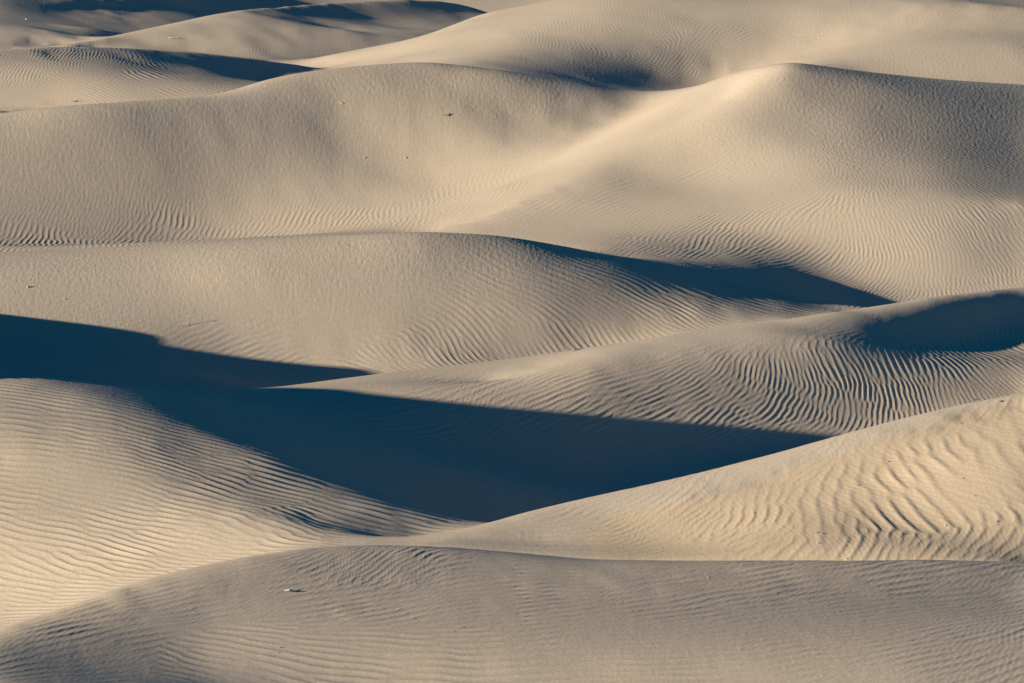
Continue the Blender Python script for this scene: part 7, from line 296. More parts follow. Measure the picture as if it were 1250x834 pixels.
23 0 -1 0 0 0 -1 1 0 0 1 0 0 0 0 2 0 4 5 7 10 12 5 4 7 6 4 2 -3 -4 -5 -4 -3 2 -5 -5 -6 -5 -6 -6 -5 -5 -4 -4 -4 -5 -3 -5 -4 -3 -4 -2 -1 -1 -3 -3 -2 -2 -1 -1 -1 0 0 1 0 1 1 2 1 2 2 2 4 2 3 2 2 3 2 2 0 1 0 1 -1 -3 -3 -3 -3 -3 -3 -3 -3 -3 -4 -4 -4 -3 -1 -2 0 0 0 1 1 3 2 3 4 5 5 6 5 7 7 7 8 7 6 1 1 2 3 5 8 9 4 2 5 3 3 3 0 1 0 2 2 -1 -2 -1 0 -3 -5 -5 -5 -3 -13 -9 -9 -5 -5 -4 -3
24 -1 0 -1 0 0 0 0 0 0 0 -1 1 -1 0 0 2 1 4 7 10 13 4 6 7 5 4 0 -2 -4 -4 -5 -2 -5 -5 -5 -4 -5 -4 -5 -4 -4 -5 -4 -5 -4 -5 -4 -4 -3 -2 -2 -2 -1 -1 -2 -2 -2 -1 -1 0 -1 0 0 1 0 2 1 2 2 3 2 1 3 3 2 3 2 2 1 0 -1 0 -2 -1 -1 -3 -1 -3 -2 -3 -3 -2 -4 -3 -5 0 0 -3 -2 -2 -2 0 0 1 2 2 3 4 3 4 4 5 5 4 5 4 6 5 5 9 7 9 11 7 3 4 5 4 3 3 1 3 0 1 1 2 1 0 1 0 -3 -6 -5 -5 -6 -12 -12 -7 -6 -5 -3 -4
24 -1 -1 0 -1 0 0 0 0 0 0 -1 -1 0 -1 -1 1 2 3 6 8 13 5 4 11 3 1 0 -2 -3 -5 -3 -6 -5 -3 -5 -3 -4 -4 -2 -4 -3 -4 -5 -5 -4 -5 -4 -3 -4 -2 -2 -1 -1 -2 -1 -2 -1 -1 -1 -1 0 0 0 0 2 0 2 1 2 2 2 3 2 2 3 2 2 2 0 0 -1 -3 -2 -2 -1 1 -1 -1 -2 -2 -3 -3 -3 -3 1 -1 -1 -3 -4 -3 -2 -1 -1 1 0 2 3 2 3 4 3 4 3 3 2 2 2 4 12 11 11 13 9 4 4 5 6 5 3 2 3 1 3 1 2 0 1 1 2 -1 -3 -4 -5 -5 -4 -14 -9 -7 -7 -4 -3 -3
23 0 0 -1 -1 0 -1 0 -1 0 -1 0 -1 -2 -1 0 -1 0 2 3 7 13 5 7 3 2 1 2 0 -2 -2 -6 -4 -4 -4 -3 -3 -3 -2 -2 -2 -3 -4 -4 -4 -5 -4 -4 -4 -2 -2 -2 -2 -2 -2 0 -1 -1 -2 -1 -1 -1 0 0 1 0 1 1 2 2 1 2 2 2 2 2 2 3 1 2 -2 -2 0 -1 -2 1 0 0 0 -2 -2 -3 -2 0 1 -1 -2 -3 -5 -6 -3 -2 -2 -1 -1 1 1 1 2 3 2 4 2 2 3 2 3 3 6 8 8 12 10 8 7 7 6 4 3 5 2 1 3 3 2 1 1 1 3 -1 -1 -3 -2 -3 -3 -4 -10 -9 -7 -5 -4 -4 -2
23 -1 -1 0 0 -2 0 -1 0 0 -1 -1 -2 -1 -2 -2 -1 -1 0 1 3 7 7 8 0 -3 4 6 5 1 -1 -2 -1 -3 -10 -6 0 -1 -2 -2 -2 -2 -1 -4 -5 -5 -5 -3 -3 -2 -2 -2 -1 -3 0 -2 -1 -2 -1 -2 -2 0 -1 0 0 1 2 1 2 0 2 2 2 2 1 2 2 1 1 1 3 1 0 0 0 0 1 1 0 -1 -1 -1 0 1 -3 -3 -4 -5 -5 -4 -4 -4 -2 -2 -1 0 0 1 1 2 2 2 3 3 3 3 2 4 6 7 8 7 7 8 8 7 4 4 3 2 3 4 3 1 2 3 2 1 1 0 -2 -1 -2 -3 -2 -2 -7 -6 -6 -4 -4 -3 -3
22 0 -1 -1 -1 0 -1 -1 0 -2 -1 -1 -2 -2 -2 -2 -3 -2 -2 -2 -2 -3 -4 -7 0 8 11 14 15 9 4 4 -3 -10 -12 2 -1 -2 -2 -2 -1 -1 -3 -3 -3 -5 -4 -4 -2 -1 -1 -2 -3 -2 -3 -1 -3 -2 -2 -2 -1 -1 0 0 1 1 0 2 1 2 1 2 1 2 2 1 1 1 2 3 4 4 -1 0 2 2 1 2 2 2 1 0 0 -4 -4 -6 -4 -6 -3 -4 -5 -4 -5 -3 -2 -2 0 0 2 1 2 3 3 2 3 3 5 4 5 5 5 7 6 5 6 5 5 3 4 2 4 3 3 1 2 2 1 2 -1 -2 -1 0 0 0 -1 -1 -5 -4 -3 -4 -4 -2 -3
22 -1 0 -2 -1 -1 0 -1 -1 -1 -1 -2 -2 -3 -3 -3 -3 -4 -4 -4 -7 -13 -7 -8 -1 6 3 5 12 22 21 11 7 -3 -4 -7 -2 -2 -2 -2 -2 -2 -2 -2 -3 -2 -3 -2 -3 -2 -1 -2 -3 -3 -3 -4 -3 -3 -3 -1 -1 -1 0 0 1 0 2 0 2 1 2 2 1 2 1 2 1 2 2 3 5 2 3 3 3 4 3 2 2 2 2 1 -3 -4 -4 -2 -7 -4 -7 -4 -5 -6 -6 -4 -3 -3 -1 0 0 2 3 2 2 4 3 4 3 5 3 3 5 5 4 4 4 4 4 4 3 4 2 2 1 3 0 0 2 -1 -1 -1 1 1 1 1 1 0 0 -3 -3 -2 -2 -3 -2
20 -1 -1 0 -1 -1 -2 0 -2 0 -2 -2 -2 -3 -3 -5 -4 -4 -6 -8 -9 -14 -5 -4 -1 4 4 3 2 2 11 24 19 20 10 -4 -5 -7 -5 -3 -2 -2 -4 -4 1 1 0 -4 -1 -2 -3 -3 -4 -4 -5 -5 -3 -4 -2 -2 -2 0 0 1 0 2 0 2 1 2 2 0 3 1 2 2 2 3 2 3 2 4 6 7 4 2 2 2 2 3 1 0 -2 -2 -2 -3 -4 -6 -4 -6 -8 -7 -5 -5 -5 -3 -2 -1 0 1 2 3 3 3 3 3 3 3 2 4 4 3 4 3 2 2 4 3 3 2 2 1 2 0 1 0 -1 0 0 1 1 1 2 1 2 2 2 1 -2 -2 -2 -2 -2
19 -1 0 -2 -1 -1 -1 -1 -1 -2 -1 -2 -3 -3 -5 -4 -5 -6 -7 -9 -10 -13 -4 -4 -2 3 4 4 2 4 3 3 14 28 36 4 1 -4 -5 -4 -4 -6 -4 4 1 -1 -3 -1 -3 -4 -3 -4 -4 -7 -6 -5 -5 -4 -3 -1 -1 0 0 1 1 1 2 1 1 2 1 2 1 2 2 3 3 3 4 3 2 5 6 6 6 1 0 3 4 2 2 0 0 -1 -1 -3 -2 -4 -5 -5 -8 -7 -8 -8 -6 -3 -4 -1 0 1 2 2 3 3 3 2 2 1 4 3 3 2 1 2 3 2 2 2 1 2 1 1 0 1 0 0 0 0 0 1 2 2 2 3 1 2 4 2 1 -2 -1 -2 -2
16 1 -2 -1 0 -2 0 -2 -1 -2 -2 -2 -3 -4 -4 -5 -6 -8 -8 -8 -13 -11 -4 -3 -2 0 2 3 3 3 3 3 3 6 12 38 19 10 2 -2 -4 -3 4 2 0 -5 -7 -3 -4 -3 -3 -3 -6 -6 -8 -6 -6 -4 -2 -2 0 0 1 1 1 2 1 2 1 1 1 2 1 2 3 1 4 3 4 3 3 3 6 4 3 6 6 5 2 4 2 2 0 0 0 -1 -2 -2 -4 -7 -5 -8 -10 -9 -7 -7 -3 -3 1 0 1 2 2 2 2 2 2 1 1 2 0 2 2 2 1 2 0 2 1 0 1 0 0 0 1 0 0 0 1 1 1 3 2 2 3 2 6 3 1 0 -1 -2 -1
15 -1 0 -1 -2 -1 -1 -1 -2 -1 -2 -3 -3 -4 -5 -5 -7 -7 -9 -11 -10 -12 -3 -3 -3 -2 0 1 3 1 2 2 2 2 5 9 21 31 27 0 -1 4 3 0 -4 -3 -2 -6 -6 -5 -2 -3 -3 -6 -7 -8 -6 -3 -2 -1 1 0 1 2 1 1 2 1 2 1 1 1 1 1 2 2 2 3 3 3 5 5 2 4 6 8 9 3 4 1 4 5 3 3 0 0 -1 -3 -4 -6 -6 -7 -9 -9 -9 -6 -6 -3 -2 1 0 0 1 1 0 1 0 -2 1 1 3 2 2 0 1 0 2 0 1 0 -1 1 -1 1 0 0 0 0 1 1 1 2 3 3 3 2 8 3 2 0 -1 -1 -1
12 0 -1 -1 -1 -1 -1 -1 -1 -2 -2 -3 -4 -4 -4 -7 -7 -7 -9 -11 -12 -10 -4 -3 -3 -3 -1 1 0 1 0 1 1 1 3 3 4 13 23 39 20 7 -1 -4 -4 -2 -1 -3 -3 -5 -8 -4 -3 -4 -5 -5 -3 -3 -2 0 -1 1 1 1 2 1 1 2 1 1 1 0 2 1 0 3 2 2 2 4 3 4 5 5 6 7 5 6 4 6 6 7 5 2 2 1 0 -1 -4 -6 -6 -3 -6 -11 -9 -9 -7 -4 -2 -2 -1 -1 -2 -2 -1 -2 -2 0 1 4 3 1 -1 1 0 1 -1 0 0 0 1 -2 1 0 0 -1 1 1 -1 1 3 2 2 3 2 3 7 5 1 0 0 0 -2
9 -1 0 -1 0 -1 -1 -2 -1 -2 -2 -3 -3 -5 -5 -6 -6 -9 -10 -11 -11 -10 -4 -3 -3 -4 -1 -2 0 0 0 -1 0 0 1 1 3 2 6 20 43 27 10 0 -2 0 0 2 -2 -8 -7 -7 -4 1 1 -1 -4 -5 -4 -1 0 0 0 1 1 2 1 1 1 1 1 1 -1 1 2 1 1 3 2 2 2 5 5 4 5 5 5 5 8 8 7 5 5 6 5 5 5 2 1 0 -6 -4 -2 -10 -11 -11 -8 -8 -4 -4 -5 -5 -4 -6 -4 -2 -3 0 1 1 1 1 1 -1 2 0 -1 -1 0 2 -1 1 -1 0 -1 1 0 0 1 1 0 2 3 2 3 3 6 4 2 1 -1 -1 0
6 -1 0 0 -1 0 -2 0 -2 -2 -3 -2 -4 -4 -5 -6 -8 -8 -10 -10 -11 -11 -3 -4 -3 -2 -3 -2 -2 -1 -1 -1 0 0 0 2 1 3 1 1 2 28 43 29 8 1 0 0 0 0 -4 -5 -1 -1 0 -2 -4 -7 -3 -2 -2 -1 -1 0 1 1 2 2 1 1 0 0 1 0 0 3 2 1 1 0 3 2 4 5 5 4 5 7 6 5 5 7 8 7 7 8 10 8 8 9 6 -2 -6 -5 -8 -10 -18 -12 -7 -13 -14 -9 -8 -8 -4 -3 -5 -4 0 1 3 3 1 3 0 -1 0 1 0 -1 1 -1 0 -1 0 -1 0 0 0 0 3 1 2 3 2 2 5 4 1 1 0 -1 -1
3 0 -1 1 -1 0 -1 -1 -2 -2 -2 -4 -3 -4 -5 -6 -7 -9 -9 -11 -11 -10 -3 -3 -3 -3 -3 -3 -2 -2 -2 -1 0 -1 1 0 3 1 1 0 0 3 13 38 47 23 2 -2 -1 3 2 1 -5 -5 -2 -3 -3 -1 -4 -5 -5 -3 -1 -1 0 1 3 1 2 1 0 1 -1 1 2 2 2 -1 0 0 1 3 4 4 4 5 5 4 4 4 5 6 8 9 9 11 10 9 12 11 11 6 1 0 -2 -8 -18 -15 -15 -28 -19 -13 -8 -6 -5 -9 -5 1 0 1 2 3 3 2 1 1 0 -1 -2 -2 -1 1 -1 -2 -1 0 0 0 0 1 1 3 2 1 2 1 5 1 1 0 0 1 -1
1 -1 0 0 0 -1 0 -2 -1 -2 -3 -2 -4 -4 -5 -6 -7 -8 -9 -10 -10 -11 -4 -3 -3 -3 -3 -2 -3 -2 -2 -1 -2 0 -1 1 0 0 0 0 0 0 -1 4 23 51 41 18 10 3 -2 -2 -3 -4 0 -1 -4 -3 -4 -7 -5 -5 -4 -2 0 2 2 3 3 1 2 0 1 0 2 -1 0 -1 0 2 0 1 3 4 4 6 4 2 3 3 4 5 8 10 11 9 9 11 10 13 11 5 7 2 1 -6 -11 -15 -17 -11 -13 -15 -19 -14 -10 -5 -2 0 -2 -3 1 2 2 0 1 -1 0 0 -2 -2 -2 -1 -3 1 1 2 1 -1 1 0 1 1 1 1 1 1 1 1 0 0 0 -1 0
-2 1 -1 0 0 0 -1 -1 -1 -2 -3 -3 -3 -4 -5 -5 -7 -8 -9 -10 -10 -10 -3 -3 -3 -3 -3 -4 -2 -3 -1 -2 -2 -1 -1 -1 -1 0 -1 -1 -1 -1 0 -2 0 8 39 51 36 16 4 3 0 4 -2 -2 -2 -4 -8 -8 -7 -5 -4 -3 -2 1 2 5 6 3 1 -1 0 3 0 -2 -4 1 2 -1 2 3 4 2 4 3 2 3 2 4 5 6 7 9 9 8 7 10 9 7 6 8 9 11 1 0 4 -3 -16 -9 -16 -20 -18 -9 -10 -9 -5 -4 0 -1 -5 -3 -2 -1 0 0 1 0 0 -4 -3 -1 2 1 1 3 -1 1 -1 1 -1 -1 0 1 -1 0 -2 -2 0 0 0 -1 0
-3 -1 0 0 0 0 -1 -1 -2 -1 -2 -4 -3 -3 -5 -6 -6 -7 -8 -9 -10 -10 -3 -3 -2 -3 -4 -2 -3 -2 -3 -2 -2 -2 -2 -2 -1 -2 -1 -1 -1 -2 -2 -1 -1 -2 1 15 37 60 41 13 7 1 -1 -3 -2 -3 -10 -8 -6 -9 -6 -4 -2 -2 2 3 5 5 1 0 2 1 2 0 -2 -1 0 2 4 4 1 3 2 1 3 3 4 5 7 6 8 5 7 7 5 7 7 6 9 12 9 9 6 5 7 -5 -8 -7 -9 -11 -13 -15 -13 -10 -6 -8 -7 -3 -1 -3 -5 -3 1 0 -2 -1 1 4 1 -4 -1 0 2 -2 1 0 0 -2 -2 -1 -1 -2 -1 -2 -4 -3 -1 -1 0 0 -1
-5 -1 1 -1 1 -1 0 -1 -1 -3 -2 -2 -3 -4 -4 -5 -6 -6 -8 -8 -10 -9 -3 -2 -4 -1 -2 -3 -3 -3 -2 -3 -3 -3 -2 -2 -3 -2 -2 -2 -3 -2 -2 -2 -2 -2 -1 0 2 7 42 61 43 19 5 2 1 -6 -6 -5 -11 -12 -8 -6 -4 -2 -3 -1 -1 3 6 8 3 0 -2 1 5 2 2 4 0 2 2 3 5 2 4 5 5 6 6 6 4 3 6 5 6 5 7 7 8 7 8 9 9 7 5 1 0 -4 -7 -9 -9 -11 -10 -8 -9 -12 -8 -4 1 -2 -6 -2 -5 -4 -2 1 1 4 1 0 -2 -3 -2 0 1 -1 -2 -1 -2 -2 -3 -3 -3 -3 -8 -3 -2 -1 -1 1 0
-7 1 -1 1 -1 0 -1 -1 -1 -1 -3 -2 -3 -3 -4 -4 -5 -7 -7 -7 -8 -9 -2 -4 -1 -3 -2 -2 -2 -2 -4 -3 -2 -3 -4 -3 -3 -3 -3 -3 -2 -2 -4 -3 -2 -2 -1 -2 0 -1 2 13 41 57 46 23 1 -4 -3 -7 -9 -10 -9 -8 -5 -5 -2 -2 0 2 4 4 3 0 1 5 6 5 2 2 2 2 3 5 4 2 3 6 7 5 2 3 4 6 4 5 5 5 5 5 6 5 6 9 8 6 5 4 1 0 -2 -4 -5 -10 -8 -6 -5 -3 -7 -8 -8 -4 -1 -7 -8 -1 1 0 -4 -2 4 2 -2 -3 -2 2 -1 -1 -1 -2 -1 -3 -5 -4 -5 -4 -10 -5 -2 0 0 -1 0
-8 -1 1 0 0 0 -1 0 -2 -2 -1 -3 -2 -3 -4 -4 -5 -4 -6 -7 -7 -7 -3 -2 -3 -1 -1 -2 -2 -3 -2 -4 -4 -3 -4 -4 -4 -3 -3 -2 -4 -3 -3 -3 -3 -3 -2 -1 -2 0 0 2 4 15 37 56 49 13 -4 -5 -6 -6 -11 -9 -6 -4 -2 -1 -2 0 0 1 3 5 5 4 6 4 3 1 4 2 4 2 -1 1 4 8 6 4 4 2 5 6 4 4 6 5 3 4 3 3 5 5 4 6 6 6 2 0 2 0 -1 -1 -4 -5 -2 -2 -7 -7 -11 -7 -7 -8 -2 0 -3 0 -3 -2 -1 2 -1 -1 -1 2 -1 -2 2 -3 -3 -4 -6 -7 -5 -5 -10 -5 -2 -1 0 0 0
-9 0 0 -1 0 0 0 -1 -1 -1 -2 -2 -3 -2 -3 -3 -4 -5 -4 -5 -5 -7 -2 -2 0 -1 -2 -1 -2 -3 -3 -3 -3 -5 -3 -4 -4 -5 -4 -3 -3 -4 -3 -3 -4 -3 -3 -3 -1 -2 1 1 2 4 8 16 38 64 23 3 -6 -6 -8 -7 -6 -3 -2 -3 -1 -1 1 2 4 6 7 3 1 2 2 4 4 3 -1 -1 0 5 5 3 3 7 6 5 3 4 8 5 2 3 3 1 2 4 1 -1 1 6 8 6 4 3 3 5 3 2 -4 -1 -2 -2 -3 -11 -9 -10 -4 -1 -3 -7 -2 -1 4 -3 -4 -3 0 1 1 -2 1 -3 -5 2 -3 -8 -8 -7 -6 -5 -9 -3 -1 -1 0 1 0
-11 1 -1 1 0 -1 0 -1 -1 -1 -1 -2 -2 -3 -2 -3 -3 -3 -3 -3 -4 -3 -2 -1 0 -1 1 -2 -2 -3 -4 -3 -4 -3 -4 -4 -5 -4 -4 -4 -3 -4 -4 -5 -3 -4 -4 -3 -3 -1 -1 1 2 3 5 6 10 17 53 36 14 -8 -9 -7 -5 -2 -2 0 0 0 2 3 4 6 5 3 0 2 2 2 2 1 0 0 2 2 3 1 5 4 6 7 5 6 1 3 3 2 3 3 4 3 1 0 1 4 5 5 5 5 4 2 3 1 3 0 -2 -3 -3 -5 -6 -8 -4 1 -3 -6 -7 -4 3 2 -8 -4 -3 -4 -4 0 -2 -7 -3 0 -5 -7 -6 -5 -3 -2 -5 -2 0 1 0 -1 1
-11 0 0 0 0 0 0 -1 -1 -1 -2 -1 -2 -2 -2 -2 -2 -3 -2 -3 -1 0 1 0 -1 0 -1 0 -3 -3 -3 -3 -3 -3 -4 -3 -3 -4 -4 -4 -4 -4 -5 -4 -6 -4 -5 -4 -3 -3 -2 -1 0 2 3 5 5 10 16 28 35 29 -9 -17 -7 1 4 3 2 2 3 3 4 4 2 4 2 0 2 0 -2 0 2 0 1 1 1 3 3 6 5 4 5 2 4 3 3 4 5 4 2 1 4 5 6 1 0 1 3 3 3 3 2 3 2 1 0 -2 -4 -2 -5 -3 -4 -7 -7 -1 -2 -7 -3 -3 -5 -4 -1 -8 -6 -5 -6 -4 -9 -8 -5 0 1 1 0 1 0 1 0 0 1 1 0
-11 -1 1 -1 0 0 -1 0 0 -2 -1 -1 -1 -2 -1 -2 -2 -1 -2 1 0 2 1 1 0 -1 0 -1 -1 -1 -2 -3 -2 -2 -2 -2 -2 -3 -4 -4 -4 -4 -5 -5 -5 -6 -5 -5 -5 -4 -4 -4 -2 -2 0 1 4 4 9 14 17 19 28 -2 -21 14 10 5 3 3 3 5 4 1 0 1 2 1 -1 0 0 -1 -2 -1 1 2 1 4 3 3 2 4 4 4 4 4 4 5 3 4 1 3 5 5 2 2 0 1 1 2 2 2 3 3 1 -1 -2 -3 -2 0 -2 -4 -4 -4 -4 -4 0 -3 -10 -8 -3 -5 -9 -1 -3 -13 -11 -4 -4 -11 -3 1 4 4 4 2 6 2 1 1 1 0 1
-13 1 -1 1 0 -1 0 0 -1 -1 -1 -1 -1 -1 -2 -1 0 -1 0 1 2 3 1 1 0 1 0 0 0 0 -1 0 -1 -1 -1 -2 -1 -1 -2 -4 -3 -3 -3 -5 -6 -5 -6 -6 -7 -8 -6 -6 -6 -4 -4 -2 -2 1 6 9 13 15 17 28 17 -4 -1 1 1 3 4 3 2 1 2 -1 1 0 0 -2 -1 -3 -1 1 1 1 3 1 3 1 3 4 4 4 4 3 4 2 3 4 4 4 2 3 2 1 1 1 0 2 1 2 1 0 0 0 -1 -2 -1 0 2 0 -4 -3 -3 -2 -5 -8 -11 -10 -1 -3 -3 -9 -6 -10 -12 -3 -2 -6 -2 2 4 5 4 3 7 3 3 1 0 2 0
-12 -1 0 0 0 0 0 -1 -1 0 0 -1 -2 0 0 -1 -1 0 2 1 3 4 1 1 1 1 0 1 1 0 2 0 0 0 0 1 -1 0 0 0 0 -2 -2 -4 -3 -6 -6 -8 -8 -9 -10 -9 -8 -9 -8 -7 -5 -3 0 5 12 16 16 19 24 1 0 1 4 4 4 2 3 1 0 1 -1 1 -2 -1 -2 -1 -1 1 0 2 1 1 2 2 3 3 3 3 2 3 4 3 3 2 6 3 2 -1 2 1 1 1 1 0 1 0 0 1 0 -1 -1 1 2 3 1 -1 -1 -3 -2 -6 -8 -8 -6 -4 -6 -6 -6 -4 -8 -13 -4 -1 -1 -2 0 2 4 2 3 3 7 4 1 2 2 0 0
-14 1 0 0 0 0 -1 0 0 -1 -1 0 0 -1 -1 0 1 1 1 3 4 4 2 1 1 1 2 0 2 2 1 1 2 1 3 1 3 2 3 3 2 3 2 3 -1 -2 -6 -8 -12 -12 -14 -14 -14 -13 -12 -12 -11 -8 -4 1 5 12 17 14 14 9 5 6 6 5 3 3 1 2 0 0 1 -2 0 -1 -2 0 1 1 1 0 1 1 0 2 3 3 1 2 2 3 3 3 2 4 0 2 1 2 0 1 1 -1 0 0 0 0 1 0 0 0 0 2 2 1 0 -1 -1 -2 -4 -5 -5 -4 -4 -5 -5 -6 -4 -4 -7 0 0 -4 -3 4 1 0 0 1 1 2 4 4 3 1 1 0 2
-13 -1 1 0 -1 1 0 -1 0 0 -1 -1 0 0 0 1 0 2 2 2 5 5 1 2 1 2 1 2 2 1 2 3 2 3 2 3 4 5 4 5 5 6 7 6 7 3 1 -7 -11 -15 -17 -18 -18 -18 -17 -17 -16 -13 -7 -1 5 8 11 14 10 10 8 7 6 4 1 1 0 0 0 1 -2 -1 1 2 2 1 1 -1 0 0 0 0 2 1 2 0 2 1 3 2 1 3 2 0 0 1 2 1 1 -1 -2 0 -2 -1 0 1 0 1 1 1 1 -1 0 0 -1 1 -1 -1 -2 -2 -3 -3 -3 -3 -5 -3 -3 -1 -2 1 -1 -1 0 2 1 -1 -1 0 -1 0 4 2 2 2 0 2 0
-14 1 -1 0 1 -1 0 0 -1 0 0 0 0 0 1 0 1 2 2 4 4 4 2 2 2 1 2 1 1 3 3 2 3 3 4 4 4 5 7 6 6 8 8 9 9 9 4 -1 -9 -13 -16 -18 -19 -20 -21 -20 -18 -17 -10 -1 5 10 11 7 7 8 9 6 3 -1 -2 -2 -1 -2 0 -1 0 3 4 3 3 1 -1 -1 -1 0 -1 0 0 2 -1 2 0 2 1 1 2 0 1 0 2 1 0 -2 -2 -2 -1 -3 0 0 0 0 1 1 1 1 0 1 0 -1 0 -1 1 -1 -1 -1 -2 -1 -2 -2 -2 -2 -1 -1 0 1 1 0 0 1 0 0 -1 -1 0 0 1 2 2 1 1 1 1
-13 -1 1 0 -1 0 0 0 0 0 0 0 0 0 0 2 1 2 3 4 4 6 1 1 2 2 1 2 2 2 2 3 2 3 4 4 5 5 5 6 7 5 7 9 9 11 10 0 -7 -9 -11 -12 -15 -16 -16 -17 -17 -16 -12 -1 6 7 9 8 7 3 2 -1 -4 -5 -4 -4 -4 -3 -3 1 3 5 4 3 2 0 -1 0 -2 -3 -1 0 0 0 1 -1 1 0 0 2 0 1 0 1 -2 -2 -3 -1 -3 -2 -3 -1 -2 0 1 1 2 2 1 1 1 1 -1 0 0 0 0 0 0 0 -1 -1 0 -1 0 -1 0 1 1 1 1 1 1 1 0 0 -2 0 -1 0 -1 2 1 1 2 0 0
-14 1 0 -1 1 0 0 -1 0 0 0 0 0 1 2 0 2 2 4 3 4 4 3 1 2 1 2 2 1 2 2 2 3 2 2 3 4 4 4 5 4 4 4 4 5 4 4 4 2 0 -1 -5 -7 -9 -11 -9 -8 -5 -5 -6 -3 -2 -1 6 8 4 -4 -7 -10 -7 -6 -6 -5 -6 -2 1 4 5 5 4 1 -1 0 -3 -2 -1 -1 0 1 -1 0 0 0 0 0 0 1 0 -1 -3 -2 -3 -2 -4 -2 -3 -2 -3 0 0 0 2 2 1 2 2 1 0 1 0 0 1 0 0 1 -1 1 0 0 0 0 1 1 1 1 1 2 1 1 0 1 0 0 -1 0 -1 0 0 0 2 0 1 1
-13 0 -1 1 0 0 -1 1 0 -1 1 0 1 0 1 2 2 2 2 4 5 5 0 3 1 2 1 2 2 2 1 1 1 1 1 2 1 2 3 2 1 1 1 0 -1 -2 -2 4 12 10 7 3 -1 -4 -4 -2 -1 0 1 -5 -11 -13 -7 7 10 2 -9 -12 -8 -8 -8 -7 -8 -4 -2 0 3 5 6 4 -1 -2 0 0 0 0 0 0 0 0 0 0 -1 -1 -1 1 -1 -1 -2 -2 -3 -4 -3 -3 -3 -3 -3 -2 -1 -1 2 1 2 3 2 1 1 1 1 0 1 0 0 1 0 1 1 0 1 1 0 1 1 1 2 2 1 2 1 1 0 -1 1 -1 0 -1 -1 0 2 0 1 1 1
-13 -1 1 0 0 0 0 0 0 0 0 0 1 2 0 2 2 3 3 3 3 4 3 1 2 1 2 2 1 1 1 0 -1 -1 -1 -1 0 -1 0 -1 0 -1 -2 -3 -3 -3 -2 6 8 11 10 8 4 3 4 1 2 1 -3 -9 -13 -9 3 3 2 -5 -8 -8 -8 -7 -6 -8 -7 -4 -2 -1 3 5 5 4 2 2 1 1 1 0 1 0 -1 0 -1 -1 0 -1 -1 -3 -1 -3 -3 -2 -3 -2 -4 -2 -3 -2 -3 -3 -2 -1 2 2 3 2 2 1 1 1 0 1 0 0 1 0 1 1 0 2 0 1 2 2 1 2 2 1 1 1 2 0 1 1 -1 1 -1 0 -1 0 0 1 0 1 0
-13 1 -1 0 0 0 0 0 0 1 -1 2 0 1 2 1 2 2 3 3 4 4 1 1 2 2 2 0 3 0 0 -2 -2 -2 -3 -3 -3 -2 -2 -2 -2 -2 -3 -3 -4 -3 0 2 5 6 7 8 9 9 8 7 2 0 -5 -7 -8 -5 -6 -8 -10 -6 -3 -1 -1 -3 -4 -4 -3 -5 -3 0 2 6 8 5 1 4 5 3 0 0 -1 0 -1 -1 0 -1 -1 -1 -2 -3 -3 -3 -1 -3 -3 -2 -2 -2 -2 -3 -2 -2 -3 0 1 3 1 1 1 2 0 0 1 0 0 1 1 1 0 1 1 1 1 2 1 1 2 1 2 2 2 1 1 1 0 1 0 -1 1 0 -1 0 0 0 1 0 1
-13 0 1 0 0 0 0 0 0 0 1 0 1 1 1 2 3 2 2 3 2 3 1 2 1 2 1 3 1 0 -1 -2 -4 -5 -5 -4 -4 -3 -3 -2 -3 -4 -3 -4 -3 -3 -1 0 2 4 5 7 10 11 10 8 4 -1 -4 -6 -7 -6 -9 -12 -11 -9 -1 1 0 1 0 1 0 1 -1 -2 0 2 5 9 9 8 5 0 -3 -1 2 0 0 -1 -1 0 -2 -2 -3 -2 -4 -2 -3 -2 -1 -3 -1 -2 -1 -1 0 0 1 0 -1 0 0 0 0 -1 1 0 -1 1 0 0 0 1 1 0 2 0 2 1 2 1 2 2 1 1 2 1 1 2 1 0 0 1 -1 0 0 0 0 0 1 1 0
-12 0 0 0 0 0 0 0 0 0 1 0 2 1 2 2 1 2 2 2 2 3 1 1 2 1 2 1 1 1 -2 -4 -5 -6 -7 -6 -6 -4 -4 -4 -3 -3 -3 -3 -3 -3 -2 -1 1 2 4 5 8 8 7 6 5 1 -1 -4 -5 -7 -8 -9 -10 -6 -4 -2 -1 1 3 3 5 4 4 2 1 1 2 7 16 11 0 -3 1 1 -1 -1 0 0 -1 -1 -1 -3 -2 -3 -2 -3 -3 -2 -2 -1 -2 0 0 2 0 3 1 1 -1 -2 -2 -2 -1 -1 -1 0 0 -1 0 1 0 0 1 1 0 2 1 1 2 1 2 1 2 2 1 2 1 0 1 1 1 0 0 0 0 -1 0 1 0 1 0
-11 0 0 0 0 0 0 0 0 0 0 2 0 2 2 1 2 2 2 1 2 1 0 1 0 2 1 2 1 2 -2 -5 -6 -7 -8 -8 -6 -5 -4 -3 -3 -3 -3 -3 -3 -1 -3 -1 -1 1 2 4 5 5 5 3 4 4 0 -2 -3 -5 -7 -8 -8 -6 -4 -3 -1 -1 1 4 4 6 6 5 4 2 4 6 10 7 3 6 3 -1 -1 0 -1 0 0 -1 -2 -1 -3 -3 -3 -3 -2 -2 -1 -1 0 0 1 1 2 2 2 1 -1 -3 -1 -2 -2 -1 -1 -1 0 -1 0 0 0 0 1 1 1 1 1 1 1 2 1 2 1 2 1 1 1 2 1 0 0 1 0 0 1 0 0 0 1 -1 1
